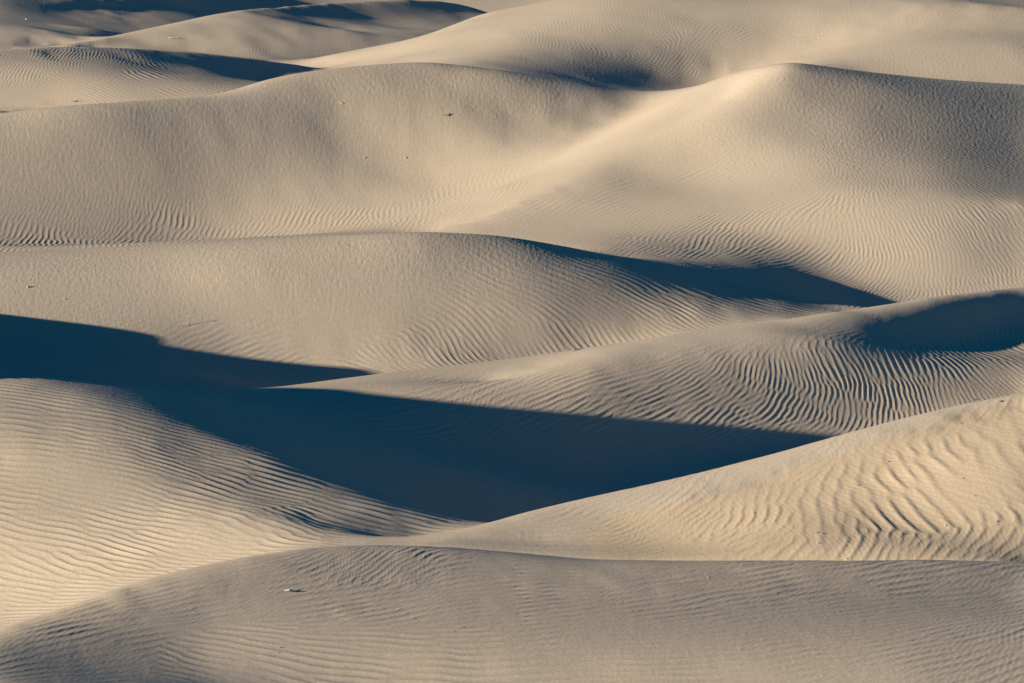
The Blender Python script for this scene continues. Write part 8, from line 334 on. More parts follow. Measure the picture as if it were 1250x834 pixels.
-12 1 0 0 0 0 1 -1 1 0 1 0 1 2 1 2 2 2 1 1 0 0 1 0 0 0 1 1 3 1 -1 -4 -7 -7 -8 -8 -7 -5 -3 -3 -3 -2 -3 -2 -2 -3 -2 -3 0 -1 2 2 2 4 3 4 3 3 1 -1 -3 -5 -6 -7 -6 -7 -5 -3 -2 0 1 2 3 5 5 6 4 4 2 4 5 7 9 7 2 2 0 1 2 2 0 1 -1 -2 -3 -3 -3 -2 -2 -2 -1 0 0 1 1 1 3 1 2 0 0 -1 -2 -1 -2 -1 -1 -2 -1 0 0 -1 1 0 0 1 1 1 1 1 1 2 1 2 1 1 2 1 1 1 0 1 1 0 1 0 0 0 0 1 -1 1 1
-10 0 0 0 0 0 0 1 -1 1 0 1 1 1 2 3 1 1 1 1 -1 -2 -1 -1 0 -1 -1 0 0 3 1 -1 -3 -6 -7 -8 -4 -2 -5 -4 -2 -3 -2 -2 -2 -3 -2 -3 -2 -1 -1 2 2 2 3 2 3 3 1 -1 -4 -4 -6 -6 -7 -6 -5 -4 -4 -2 0 1 3 2 4 3 3 1 1 0 1 4 8 9 8 7 5 5 4 3 3 1 -1 -2 -2 -3 -3 -2 -2 -1 -1 1 1 1 2 2 1 3 1 0 0 0 -1 -1 -1 -2 -1 0 -1 -1 0 0 -1 1 0 0 1 1 1 2 1 0 2 1 2 1 1 1 1 1 1 1 0 0 1 0 1 0 0 0 1 0 1
-10 0 1 0 0 0 0 0 0 0 1 0 2 2 2 1 2 2 0 0 -2 -3 -2 -1 -3 -2 -1 -2 -3 -1 4 5 4 1 -2 -6 -4 5 -9 -11 -3 -2 -2 -1 -2 -3 -4 -3 -3 -2 0 0 2 2 2 4 3 1 1 -2 -3 -5 -7 -7 -8 -7 -6 -6 -3 -2 -2 0 0 2 1 1 1 0 -1 -1 0 1 5 8 11 10 11 7 6 5 4 1 0 -3 -3 -3 -2 -2 0 0 0 0 2 1 2 3 2 1 2 2 0 0 -1 -1 0 -1 -1 -1 -1 0 -1 0 0 0 1 1 0 0 1 1 1 2 1 1 1 1 1 2 1 0 1 0 2 0 0 1 0 1 0 0 0 1 0
-9 0 0 0 1 0 0 0 0 0 0 2 1 1 2 2 2 0 2 -2 -1 -5 -2 -3 -2 -3 -4 -5 -3 -4 6 11 10 11 10 5 8 8 -40 -16 0 -4 -2 0 0 -4 -5 -4 -4 -1 -1 1 2 1 2 2 3 3 -1 -2 -4 -7 -7 -9 -8 -8 -8 -5 -5 -4 -2 -3 0 -1 0 0 -2 -1 -2 -2 -1 2 4 6 10 10 9 9 8 8 6 2 -3 -3 -3 -1 -1 0 -1 1 2 2 1 3 2 2 3 2 2 1 1 0 1 -1 -1 0 -1 -1 0 0 -1 0 1 0 -1 1 0 2 1 0 1 1 1 1 1 1 1 1 1 1 1 1 0 1 0 0 1 0 1 0 0 0 1
-8 0 0 1 -1 1 0 0 0 1 0 0 2 1 2 2 1 2 0 0 -3 -5 -3 -3 -4 -4 -4 -4 -5 -3 4 3 11 20 28 41 14 -45 -29 6 -10 -6 1 1 -5 -5 -4 -5 -4 -1 1 2 1 2 2 2 2 0 -1 -5 -7 -6 -8 -10 -10 -9 -8 -7 -6 -5 -5 -2 -4 -3 -3 -2 -3 -3 -3 -2 -1 0 3 5 6 8 7 7 6 5 4 4 0 0 1 1 1 2 2 2 2 3 3 3 3 3 2 3 2 1 2 1 0 1 -1 0 0 0 0 -1 0 0 0 0 1 0 1 0 0 1 2 0 1 1 1 1 1 1 1 0 1 0 1 1 0 1 0 1 0 0 1 1 -1
-8 1 0 0 1 0 0 0 0 0 0 1 1 3 1 2 2 1 0 -1 -3 -5 -2 -3 -4 -4 -5 -4 -4 -4 -5 -4 4 17 7 13 26 34 27 -40 -11 3 -4 -8 -8 -3 1 -4 -1 1 -1 6 1 0 3 1 -2 -3 -7 -7 -5 -6 -6 -9 -12 -11 -9 -8 -7 -7 -5 -6 -5 -4 -5 -5 -3 -5 -3 -3 -3 0 1 3 4 4 5 3 4 1 1 1 5 6 4 4 4 3 4 4 4 3 3 4 3 3 4 3 1 3 1 2 0 1 1 0 0 0 -1 1 0 0 -1 1 0 0 1 0 2 1 -1 2 1 0 1 1 1 0 1 1 1 1 0 0 1 0 2 0 0 1 0 0 1
-7 0 1 0 0 0 0 0 1 0 1 0 2 1 2 2 1 1 1 -1 -2 -5 -2 -4 -2 -4 -4 -5 -3 -5 -9 8 4 -9 -7 -5 18 45 64 32 -13 -28 -18 -8 -7 -3 1 6 3 -3 6 1 0 1 -5 -1 -3 -8 -9 -2 -2 -1 -5 -11 -13 -12 -10 -9 -9 -8 -8 -8 -7 -6 -6 -7 -6 -5 -5 -5 -2 -2 -1 1 1 3 1 3 0 1 0 2 6 6 6 6 5 5 5 5 4 4 5 4 4 4 3 3 3 2 3 1 1 1 1 0 0 0 1 0 0 0 1 0 0 1 0 1 0 0 2 0 0 2 1 1 0 1 0 1 0 1 0 1 0 1 0 1 1 0 0 1 0
-5 0 0 0 1 0 0 1 0 -1 0 2 0 2 3 1 2 1 0 1 -2 -4 -2 -2 -4 -3 -4 -3 -4 -1 -2 4 -9 -12 -4 -3 -7 3 22 61 31 4 -8 -12 -4 4 8 9 5 1 -1 1 2 -1 -2 -3 -4 -10 -5 4 1 -7 -5 -4 -6 -12 -13 -13 -12 -11 -11 -11 -10 -10 -9 -7 -9 -7 -7 -5 -6 -3 -2 -2 0 -1 1 -1 1 -1 1 3 4 6 7 6 7 6 6 5 5 6 5 4 5 3 4 3 4 3 1 2 3 0 1 1 1 1 0 0 1 0 0 0 1 0 1 0 0 1 0 1 1 1 0 1 1 0 1 1 0 1 1 0 1 -1 2 0 0 1 1 -1 1
-6 1 0 1 0 1 1 -1 0 1 0 0 2 2 1 2 2 1 1 0 -1 -2 -2 -1 -2 -3 -3 -3 -3 -3 -4 -9 -6 -6 -2 -2 -3 0 13 11 37 23 8 4 6 7 5 4 5 2 2 -2 2 2 3 -4 -11 -6 3 0 0 0 -2 2 1 -6 -14 -16 -17 -16 -15 -13 -13 -12 -11 -11 -9 -10 -8 -7 -6 -6 -4 -3 -2 -2 -2 0 -1 0 1 2 4 5 6 6 7 7 6 5 7 5 5 6 4 5 4 4 3 2 3 3 1 2 2 1 0 1 1 0 0 1 0 1 0 0 0 1 1 0 1 0 1 0 1 0 1 1 0 1 1 -1 1 0 0 2 0 1 0 0 1 1 0
-4 0 1 1 0 0 0 1 0 0 0 0 2 2 2 1 1 2 1 1 1 -1 -1 -1 -1 -2 -2 -3 -4 -5 -5 -4 -13 -7 -4 -3 -1 4 7 6 1 29 30 16 15 8 2 1 -4 4 6 2 -5 0 5 -1 -4 -1 1 2 2 -3 1 1 3 3 -6 -10 -15 -20 -17 -17 -15 -15 -14 -13 -13 -10 -10 -9 -8 -6 -6 -5 -4 -3 -2 -3 -1 0 1 2 4 4 6 6 6 6 6 7 6 6 5 5 5 5 4 3 4 4 2 2 2 3 0 2 2 0 0 1 1 0 1 0 0 1 0 1 0 1 0 1 0 0 1 1 0 0 1 0 1 1 0 0 1 -1 1 1 1 1 0 0 1
-3 1 0 0 0 1 0 1 0 1 0 1 1 2 1 2 1 1 2 0 2 1 1 0 0 0 -1 -2 -4 -5 -6 -24 -6 2 0 -6 -7 -3 -1 6 19 17 18 18 13 8 5 3 5 8 -3 -6 -1 1 0 0 3 7 6 -2 -6 4 4 2 4 3 7 2 -8 -11 -19 -19 -19 -18 -18 -16 -14 -14 -13 -11 -10 -8 -8 -6 -5 -5 -3 -2 -3 0 0 1 3 4 4 6 5 7 6 6 6 6 6 4 6 4 4 5 3 3 4 2 3 1 2 1 1 1 2 0 0 1 0 1 1 0 0 0 1 0 1 0 1 0 0 0 1 1 1 0 -1 1 0 1 0 1 1 0 1 0 0 1 1
-2 0 0 1 1 0 1 0 1 0 1 0 2 1 2 0 2 1 1 2 2 4 1 2 1 1 0 0 -2 -4 -6 -17 -6 3 -8 -14 -16 -9 0 2 7 14 16 21 16 10 7 9 9 3 -4 -2 3 2 -1 1 7 9 -1 -7 2 10 3 2 1 5 7 1 2 -4 -12 -14 -17 -19 -19 -19 -18 -16 -14 -13 -11 -11 -8 -7 -8 -4 -6 -3 -2 -2 -1 1 2 4 4 4 6 5 7 6 5 5 6 6 4 5 5 3 4 3 3 3 2 2 2 1 2 1 0 2 1 0 1 -1 1 0 1 0 0 1 0 1 0 1 0 0 0 1 0 0 1 0 1 0 0 0 1 1 1 0 1 0 0
-2 1 1 0 1 0 1 1 1 1 0 1 1 1 0 2 0 2 1 3 2 5 2 1 3 3 3 2 1 1 0 -3 -19 -21 12 -15 -19 -6 -7 -6 -3 8 11 14 14 13 9 10 7 5 6 1 1 3 1 1 3 1 -4 3 10 4 0 0 4 3 4 6 3 -3 -3 -5 -8 -14 -18 -19 -20 -18 -16 -15 -13 -11 -11 -9 -7 -7 -5 -5 -4 -2 0 0 1 2 4 5 5 5 5 5 6 6 5 5 5 4 4 4 3 4 3 2 2 3 2 1 1 2 1 0 1 1 0 1 0 1 0 0 1 0 0 0 0 0 1 1 0 0 0 1 0 0 0 1 0 1 0 1 0 1 0 1 1
-1 0 1 1 0 2 0 1 1 1 2 1 0 0 1 0 2 0 2 1 4 5 2 4 3 4 5 4 4 1 -1 9 -5 2 -16 4 11 -24 -29 -20 -16 -8 3 6 10 12 13 10 12 7 2 5 5 -1 0 4 1 -2 2 5 7 1 -3 2 4 4 4 0 2 1 3 4 -2 -9 -11 -14 -15 -17 -18 -17 -15 -14 -11 -11 -8 -8 -7 -5 -4 -4 -2 0 1 2 3 3 4 5 4 6 5 5 4 5 4 5 4 4 3 3 3 3 2 2 1 3 1 0 2 1 0 0 1 1 0 0 1 0 0 0 0 1 0 1 -1 0 1 0 0 0 1 0 0 0 1 0 1 0 1 0 1 1 0
0 1 1 0 1 0 2 0 2 1 1 2 0 0 0 1 0 1 0 3 3 4 3 3 3 4 4 5 5 3 1 4 14 5 -5 5 -15 -27 -20 -14 -19 -16 -5 1 5 10 12 12 10 7 7 8 6 2 3 4 0 -2 3 2 -5 -1 1 2 0 1 5 2 -2 2 4 1 1 -2 -4 -7 -10 -13 -14 -15 -15 -14 -13 -11 -11 -8 -7 -7 -5 -3 -3 -2 0 1 3 3 4 4 5 4 4 4 5 4 5 3 4 4 4 2 3 2 3 1 3 0 2 1 1 0 2 0 1 0 0 0 0 1 0 0 0 0 0 0 1 0 0 0 1 0 0 0 1 0 0 -1 1 1 1 1 0 1 0
1 1 0 1 1 1 0 2 0 2 2 1 0 0 0 0 0 0 2 1 2 4 2 2 3 3 4 4 5 2 1 7 12 -6 -3 -14 -22 -13 5 -5 -23 -19 -6 -1 1 6 10 12 11 11 12 10 4 6 2 0 -1 -1 1 -3 -5 -6 1 0 0 1 1 -3 -3 0 4 7 3 5 3 -1 -6 -10 -10 -12 -12 -13 -12 -12 -10 -10 -8 -7 -6 -6 -3 -2 0 1 1 3 3 4 3 4 5 4 4 4 3 4 3 3 3 4 2 2 2 2 1 3 0 2 0 1 0 1 0 0 1 1 0 -1 0 1 0 0 0 0 0 1 -1 1 -1 1 0 0 0 0 0 1 1 0 0 1 1 0 1
2 0 1 1 1 1 1 1 1 1 2 0 1 0 -1 0 0 1 0 0 2 2 1 1 1 0 1 0 -1 1 3 1 -2 3 2 -9 -8 -2 -18 -25 -9 -7 -2 -1 1 2 7 10 14 17 15 12 7 2 -2 -3 4 3 -4 -3 -3 -6 -9 -5 -3 -5 -11 -2 6 10 8 4 7 8 8 0 -4 -4 -7 -7 -9 -9 -10 -10 -10 -9 -9 -7 -7 -5 -5 -3 -1 1 2 2 2 2 4 3 3 3 4 3 3 4 3 3 2 2 3 2 2 2 1 1 1 1 1 1 0 1 0 0 0 0 0 1 0 -1 1 -1 1 0 0 -1 1 -1 1 0 0 0 0 0 1 0 0 1 1 0 1 0 1
3 1 0 1 0 1 2 1 1 2 0 2 0 -1 1 -1 0 -1 0 0 0 1 0 -1 0 -1 -2 -2 -2 0 0 1 2 0 -4 -7 -7 -9 -19 -16 -7 -4 -2 -2 0 2 4 10 13 17 18 13 10 5 1 0 1 1 0 -6 -13 -10 -7 -7 -8 -9 -6 4 9 15 11 4 4 7 1 2 2 0 -3 -4 -6 -6 -7 -8 -8 -8 -7 -8 -7 -5 -5 -3 0 0 0 1 2 2 2 2 3 3 2 3 4 2 3 2 3 2 1 3 1 2 2 0 2 0 1 0 1 0 0 1 0 -1 0 0 0 0 0 0 0 -1 0 1 0 0 0 -1 1 0 0 1 -1 0 1 1 0 1 1 1 0
3 1 1 0 2 0 1 1 2 1 2 1 -1 0 -1 0 -1 0 -1 0 -2 -1 -1 -1 -2 -2 -2 -3 -2 -2 -1 1 1 -4 -10 -5 -5 -9 -12 -11 -9 -7 -3 -4 -3 0 3 6 12 17 20 18 14 11 7 4 -2 -6 -7 -10 -9 -6 -2 -10 -15 -7 1 7 14 9 6 5 4 1 3 4 4 2 1 -2 -3 -4 -6 -6 -6 -7 -6 -6 -4 -5 -3 -3 -2 -1 0 0 0 1 1 2 2 2 3 2 2 2 3 2 2 2 2 2 2 0 1 2 0 1 0 1 0 0 1 -1 0 0 1 -1 0 0 -1 0 0 1 -1 0 -1 1 0 0 -1 1 0 0 0 1 0 0 1 1 0 1 1
4 0 1 2 0 2 0 2 1 1 1 0 1 0 0 -1 -1 -1 -2 -2 -1 -4 -2 -2 -2 -2 -3 -3 -3 -3 -1 -2 0 -5 -7 -5 -4 -6 -8 -9 -10 -10 -12 -4 -6 -5 -2 3 8 13 19 23 23 18 13 7 -7 -9 -7 -3 -3 1 -3 -7 -6 0 0 3 6 2 1 2 2 2 3 4 5 3 1 1 -1 -3 -3 -4 -4 -4 -5 -3 -4 -2 -2 -2 -4 -2 -2 -1 0 0 1 1 0 2 2 2 1 3 1 2 2 2 1 1 1 2 1 0 1 0 1 0 0 0 -1 1 0 0 -1 0 -1 0 0 0 -1 0 1 -1 0 0 0 0 0 0 0 0 0 0 1 1 0 1 1 0 1
5 1 1 0 1 1 1 1 2 1 1 1 0 -1 -1 -1 -1 -2 -1 -2 -3 -5 -2 -2 -2 -3 -3 -3 -3 -1 -2 -2 -2 -4 -4 -4 -4 -4 -5 -7 -8 -12 -20 -9 -9 -9 -6 -1 6 9 16 19 24 25 23 12 -6 -8 2 4 -1 -6 -2 3 6 3 1 -1 -4 -4 -4 0 1 1 1 4 4 3 2 0 0 -1 -2 -2 -4 -2 -2 -4 -1 -2 -2 -2 -2 -3 -2 -2 -1 0 0 0 2 1 0 2 2 1 2 2 1 1 2 1 1 0 1 0 1 1 -1 0 0 0 1 -1 -1 0 0 0 -1 0 0 0 -1 0 -1 0 1 -1 -1 1 0 0 0 0 0 0 0 1 1 0 1 1 1
5 1 0 1 1 1 2 1 1 1 1 0 1 0 -1 -1 -2 -1 -2 -4 -4 -4 -2 -2 -4 -2 -3 -2 -3 -2 -2 -1 -1 -3 -4 -3 -1 -1 -3 -4 -9 -14 -19 -13 -15 -15 -12 -4 2 9 11 16 18 23 26 27 12 1 -1 0 0 -3 2 4 7 7 -1 0 -5 -10 -6 -1 -2 -2 1 4 3 1 1 1 0 -1 -1 -1 -1 -2 -2 0 -2 -2 -1 -1 -2 -2 -3 -1 -1 -1 0 1 0 0 2 1 1 1 1 1 1 2 1 0 1 1 0 1 0 0 0 1 -1 0 -1 0 0 -1 -1 0 0 0 -1 -1 1 -2 1 -1 0 0 0 0 0 0 0 -1 1 0 1 0 1 1 0 1 1
6 0 2 0 1 1 1 1 1 1 1 1 -1 0 0 -2 0 -3 -3 -2 -5 -6 -2 -3 -1 -3 -3 -2 -2 -2 -1 -3 -3 -3 -1 3 2 3 2 -2 -5 -8 -13 -21 -22 -27 -20 -7 2 6 9 10 11 15 19 31 50 13 -5 -5 1 2 -5 2 8 3 3 -5 -7 -6 -3 -6 -5 -3 3 3 0 0 0 1 1 1 1 0 0 -1 0 -2 0 0 -1 -2 -1 -2 -1 -1 -1 -1 -1 0 0 1 1 0 1 2 0 2 1 0 1 1 0 0 1 0 -1 0 1 -2 1 -1 0 -1 -1 0 0 -1 0 -2 0 0 -1 0 -1 1 -1 -1 1 -1 0 0 0 1 0 0 0 1 1 1 1 1 -1
6 2 0 1 1 1 1 1 1 1 1 0 1 -1 -1 -1 -2 -2 -3 -4 -4 -6 -2 -2 -2 -3 -1 -3 -1 -2 -3 -2 -2 -2 1 3 6 6 6 1 -2 -4 -10 -19 -24 -32 -29 -5 3 5 3 5 7 9 12 17 40 45 4 -2 -5 -4 0 3 1 0 1 -3 -9 -3 -2 -3 -4 1 -1 -3 0 1 3 2 1 1 1 1 0 1 0 1 -1 -1 0 0 -2 0 -1 -2 -1 0 0 0 0 0 0 1 1 0 2 0 1 1 0 0 1 0 0 0 0 0 -1 0 -1 0 -2 0 0 -1 -1 -1 -1 0 0 -1 -1 0 0 -1 0 0 0 0 0 0 0 -1 0 0 1 1 1 0 1 1 1
7 0 1 1 1 1 1 1 1 1 1 1 -1 0 -1 -1 -2 -2 -3 -4 -5 -5 -2 -2 -3 -1 -2 -2 -2 -2 -1 -2 -3 0 2 8 6 10 7 1 -2 -6 -7 -12 -12 -20 -28 -5 -3 -5 -4 -3 1 3 7 8 12 49 46 -8 -8 -5 2 0 -4 -4 -1 -5 -2 -2 -2 -3 0 -1 -3 -2 1 2 2 3 2 3 1 1 2 1 0 0 1 0 0 -1 0 -1 0 -1 0 -1 0 -1 1 1 0 1 0 1 0 1 0 1 0 1 -1 1 -1 0 0 -1 -1 0 -1 -1 0 -1 -1 -1 -1 0 -1 0 -2 0 0 0 -1 -1 0 0 -1 0 0 0 0 1 0 0 1 0 1 1 1 0 1
8 0 1 1 1 0 2 0 2 1 0 0 0 0 -1 -1 -2 -2 -3 -4 -5 -6 -1 -2 -1 -2 -2 -1 -1 -2 -2 -2 1 3 7 8 6 7 4 -2 -3 -4 -3 0 5 15 10 -27 -29 -23 -17 -11 -8 -3 1 2 6 21 26 30 1 0 1 -2 -6 -4 -6 -2 -2 -1 -3 -1 0 -1 0 0 0 4 2 2 4 1 3 2 1 1 2 1 0 1 0 1 0 -1 -1 1 -1 0 0 0 0 0 1 0 1 1 0 0 1 0 0 0 1 -1 0 -1 -1 -1 0 -1 -1 -1 -1 -1 -1 0 -1 -1 -1 -1 0 -1 -1 -1 0 0 -1 0 0 0 0 0 0 0 0 0 1 1 0 2 0 1 1
7 2 0 1 0 2 0 2 0 1 1 0 1 -1 -1 -1 -1 -3 -3 -4 -5 -4 -3 -1 -2 -1 -1 -1 -2 -1 -1 -1 0 5 6 1 6 1 1 6 2 -2 -2 4 7 12 10 -14 -24 -25 -20 -15 -11 -7 -4 -1 1 0 35 44 10 -2 -5 -5 -5 -5 -5 -3 -2 -2 -1 -2 0 1 0 0 3 1 3 3 1 3 2 2 2 2 1 1 1 1 0 1 0 0 0 0 0 1 -1 1 0 1 0 0 1 0 1 1 0 0 0 0 -1 0 -1 0 -1 -1 -1 -1 -1 -1 -1 -1 -1 -1 -1 -1 0 -2 -1 0 0 -1 -1 0 0 0 -1 0 0 0 0 0 0 1 0 1 1 0 2 1 1
9 -1 2 0 2 0 1 1 1 1 0 1 -1 0 0 -1 -2 -2 -3 -4 -5 -5 -1 -2 -1 -1 -1 -1 -1 -1 -2 -2 0 2 3 3 3 3 8 6 0 -2 -2 1 3 6 4 -6 -14 -18 -18 -15 -12 -9 -5 -1 0 4 14 44 35 -5 -8 -7 -5 -6 -5 -4 -3 -3 -2 0 0 0 0 3 0 3 2 1 3 2 1 2 2 1 2 1 2 1 1 0 0 1 1 -1 1 0 1 0 0 0 1 1 1 0 1 0 0 0 0 0 -1 -1 0 -1 -1 -1 -1 -2 0 -2 -1 -1 -1 -1 -1 -1 -1 0 -1 -1 -1 0 -1 0 -1 -1 1 0 -1 0 1 0 0 0 1 1 1 1 0 1 1
8 1 0 2 0 1 1 1 1 0 1 0 0 0 -1 0 -2 -1 -3 -4 -4 -5 -2 -1 -1 -1 -1 -1 -1 -2 -2 0 0 1 -1 1 8 8 4 1 3 0 -4 -6 0 0 -1 -3 -8 -11 -12 -13 -11 -8 -5 -4 1 3 9 21 65 -2 -1 -7 -8 -6 -5 -6 -5 -3 -3 -2 -1 1 2 0 3 0 1 1 1 1 2 2 1 2 1 2 1 1 1 1 1 1 0 1 0 0 0 1 1 1 0 1 0 1 1 0 0 0 1 -1 -1 0 -2 -1 -1 -1 -2 -1 -2 0 -2 -1 -1 -2 0 -2 -1 0 -1 -1 -1 0 0 -1 0 0 -1 0 1 0 -1 1 0 0 1 1 1 1 1 1 0
9 1 0 0 1 1 1 1 0 1 1 0 1 0 -1 -1 -1 -2 -2 -3 -4 -5 -1 -1 -2 -1 -1 -1 -1 -1 0 -1 -2 -1 -2 4 6 7 2 4 2 -3 -7 -6 0 -2 -2 -3 -7 -8 -10 -10 -9 -8 -7 -3 -2 1 3 6 25 82 5 -10 -12 -9 -6 -6 -6 -6 -4 -2 0 1 0 1 -1 0 0 0 0 1 2 0 2 1 2 1 1 2 1 1 1 0 1 0 1 0 2 0 0 1 1 1 1 1 0 0 1 0 -1 -1 0 -2 0 -2 -1 -2 -1 -1 -1 -2 -1 -1 -2 0 -2 0 -1 -2 0 -1 0 -2 0 0 -1 0 1 -1 0 0 1 -1 1 0 1 1 1 1 1 0 2
8 1 1 1 1 1 0 0 2 1 -1 1 0 0 0 -1 0 -1 -2 -3 -5 -4 -1 -2 0 0 -1 0 -2 -1 -2 -1 -2 -3 1 3 -1 -1 4 10 0 -5 -4 -3 -2 -2 -3 -4 -5 -8 -8 -9 -8 -8 -6 -5 -3 -2 -3 -1 6 59 78 -2 -12 -10 -8 -6 -8 -8 -5 -2 -1 -1 0 -1 -2 -2 -1 -1 0 1 0 1 1 2 1 1 2 0 1 1 1 1 0 2 0 1 0 1 1 0 1 1 1 0 1 1 0 0 0 0 -1 -1 -3 -1 -1 -1 -2 -1 -2 -1 -1 -2 -1 -1 -1 -1 -1 -1 -1 -1 0 0 -1 -1 0 0 -1 1 0 0 0 1 0 0 1 1 1 1 1 1 1
9 1 1 0 0 1 1 1 0 1 1 0 0 0 0 0 -1 -1 -1 -2 -2 -5 -2 0 -1 0 1 -1 0 -3 -1 -2 -2 -3 -3 -2 -5 -8 -3 -3 4 9 6 0 -1 -1 -3 -4 -6 -6 -9 -8 -8 -8 -6 -6 -6 -3 -1 -1 5 9 49 77 7 -3 -6 -8 -9 -7 -5 -4 -4 -4 -1 -4 -3 -3 -4 -1 -1 -1 0 1 1 0 1 2 0 2 1 1 0 1 1 0 1 1 0 1 1 1 1 1 1 1 1 0 1 0 -1 -1 -1 -2 0 -2 -3 -1 -1 -2 -2 -1 -1 -1 -1 -1 -1 -1 -1 0 -1 -1 -1 -1 0 0 0 0 0 0 0 0 0 0 1 1 0 2 1 0 1 1 1
10 0 0 1 1 0 1 1 1 -1 1 1 0 0 0 0 0 0 -1 0 -3 -4 -1 -1 0 -1 1 0 -1 -1 -2 -2 -1 -3 -2 -7 -9 -8 -8 -4 5 11 8 3 -1 -2 -2 -4 -4 -7 -8 -9 -8 -8 -8 -7 -5 -5 -2 0 2 5 17 61 72 3 -8 -5 -3 -4 -7 -8 -8 -5 -6 -4 -5 -4 -3 -2 -2 -1 -1 0 0 2 0 1 1 1 1 0 1 1 0 1 0 0 1 1 1 1 0 1 1 2 0 2 0 -1 0 -1 -1 -2 -2 -1 -1 -2 -2 -1 -1 -2 -1 -1 -1 -1 -1 -1 0 -2 0 0 -1 0 -1 0 0 -1 0 0 1 0 1 0 0 0 2 0 1 2 1 1 0
9 0 1 1 0 1 1 0 1 1 1 0 0 0 1 -1 1 0 0 0 0 -3 -2 -1 -1 2 0 1 -1 -1 -2 -2 -3 -2 -5 -6 -7 -6 -6 -4 4 11 4 1 -2 -2 -2 -4 -4 -7 -7 -9 -10 -8 -9 -7 -6 -5 -4 -2 0 1 1 23 83 49 8 4 -2 -5 -7 -9 -8 -8 -8 -6 -6 -6 -4 -4 -3 -2 0 0 0 0 1 0 1 0 1 0 1 0 1 0 1 0 1 0 0 1 2 0 1 1 2 0 1 1 -1 -1 -3 0 -2 -3 -1 -2 -1 -2 0 -1 -1 -2 0 -1 -1 0 -2 1 -2 0 -1 0 0 -1 0 0 1 0 -1 2 -1 1 0 1 1 1 1 1 1 0 1
9 1 1 0 1 0 1 1 0 1 -1 1 1 0 0 1 0 0 3 1 2 -1 -1 -2 1 1 2 0 0 -1 -3 -3 -3 -4 -3 -6 -5 -3 -3 0 1 -3 3 1 -1 -2 -3 -3 -5 -5 -7 -9 -10 -10 -9 -8 -8 -6 -5 -3 -3 -1 1 2 7 93 69 9 1 2 -3 -8 -12 -13 -10 -8 -7 -6 -5 -4 -3 -2 -2 -1 0 0 0 0 0 0 0 1 0 0 0 0 0 1 0 0 1 0 1 1 1 1 1 1 1 0 -1 -1 -1 -3 -2 -1 -2 0 -2 -1 -1 -1 -1 0 -1 -1 0 -1 0 -1 0 0 0 -1 -1 0 0 0 0 1 1 -1 1 0 1 0 1 1 1 1 0 2 1
9 1 0 0 1 1 0 1 0 1 1 0 0 0 1 0 1 2 1 4 4 5 0 -1 0 1 2 0 -2 -2 -4 -4 -5 -3 -4 -4 -3 -3 -1 0 -2 -2 0 -1 -1 -2 -3 -3 -4 -6 -7 -8 -9 -11 -10 -9 -9 -8 -6 -4 -3 -2 -1 0 2 15 69 77 26 6 1 -7 -11 -14 -12 -10 -8 -6 -5 -6 -4 -3 -1 -2 -1 -1 0 0 0 0 -1 0 0 0 0 0 0 0 -1 0 1 0 0 1 0 1 1 2 0 1 -1 -2 -2 -1 -1 -1 -2 -2 0 0 -2 0 -1 0 0 -1 0 -1 0 0 0 -1 0 -1 0 0 0 1 0 0 0 1 0 1 0 0 1 2 1 0 2 0 1
10 0 0 1 0 1 0 0 1 0 1 0 1 1 -1 1 1 2 3 3 8 10 4 4 1 -1 -3 -2 -3 -5 -4 -5 -5 -4 -5 -3 -2 -1 -1 1 -1 -2 -1 -3 -4 -1 -2 -4 -4 -5 -7 -8 -10 -10 -10 -11 -9 -9 -7 -6 -5 -3 -2 -1 0 1 15 57 87 37 7 -4 -7 -9 -14 -13 -7 -5 -7 -8 -7 -3 -3 -1 -2 -1 -1 -1 -1 -1 0 -1 0 -1 0 -1 -1 0 1 -1 -1 1 -1 0 1 0 0 1 2 0 0 -2 -1 -2 -1 -1 0 -1 0 -1 0 -1 0 0 -1 1 -1 1 0 -1 0 0 0 0 0 0 0 0 0 0 1 1 0 0 1 0 1 1 1 1 0 2 0
9 0 1 1 0 0 1 1 0 0 1 0 0 0 1 1 1 2 3 5 8 16 7 7 2 -4 -5 -5 -4 -4 -5 -5 -5 -6 -5 -4 -2 2 3 0 -2 0 0 -3 -7 -3 -3 -3 -4 -5 -6 -8 -8 -10 -12 -11 -11 -9 -8 -8 -5 -5 -3 -2 -2 1 0 6 33 79 55 22 6 -3 -9 -11 -11 -8 -9 -11 -5 -4 -3 -3 -3 -2 -3 -1 -2 -1 -1 -1 -1 -1 -1 0 -1 -1 -1 0 0 -2 0 0 -1 -1 0 -1 -1 0 0 0 0 0 0 0 0 1 -1 0 0 1 0 0 0 0 0 0 0 1 0 0 0 1 0 0 0 0 1 0 1 -1 1 0 0 0 2 0 1 1 1 0 1
9 1 0 0 1 0 1 0 1 0 0 1 0 1 0 1 1 1 3 6 9 16 8 9 2 -4 -6 -4 -4 -5 -3 -5 -5 -4 -7 -5 -1 1 2 0 1 -2 -2 -3 -3 -3 -2 -3 -5 -5 -6 -7 -9 -9 -10 -11 -12 -11 -9 -8 -7 -6 -4 -3 -2 -1 1 1 3 19 63 75 35 3 -4 -6 -11 -11 -9 -8 -6 -5 -6 -4 -4 -4 -2 -3 -1 -2 -2 -1 -2 0 -2 -1 -1 -1 -1 -1 -1 0 -2 -1 -1 -1 -2 -1 -2 -1 0 1 1 2 0 1 0 0 1 1 0 0 1 0 1 0 1 0 1 0 0 1 0 1 0 1 0 1 0 0 -1 1 0 1 -1 1 0 2 0 1 1 1 1
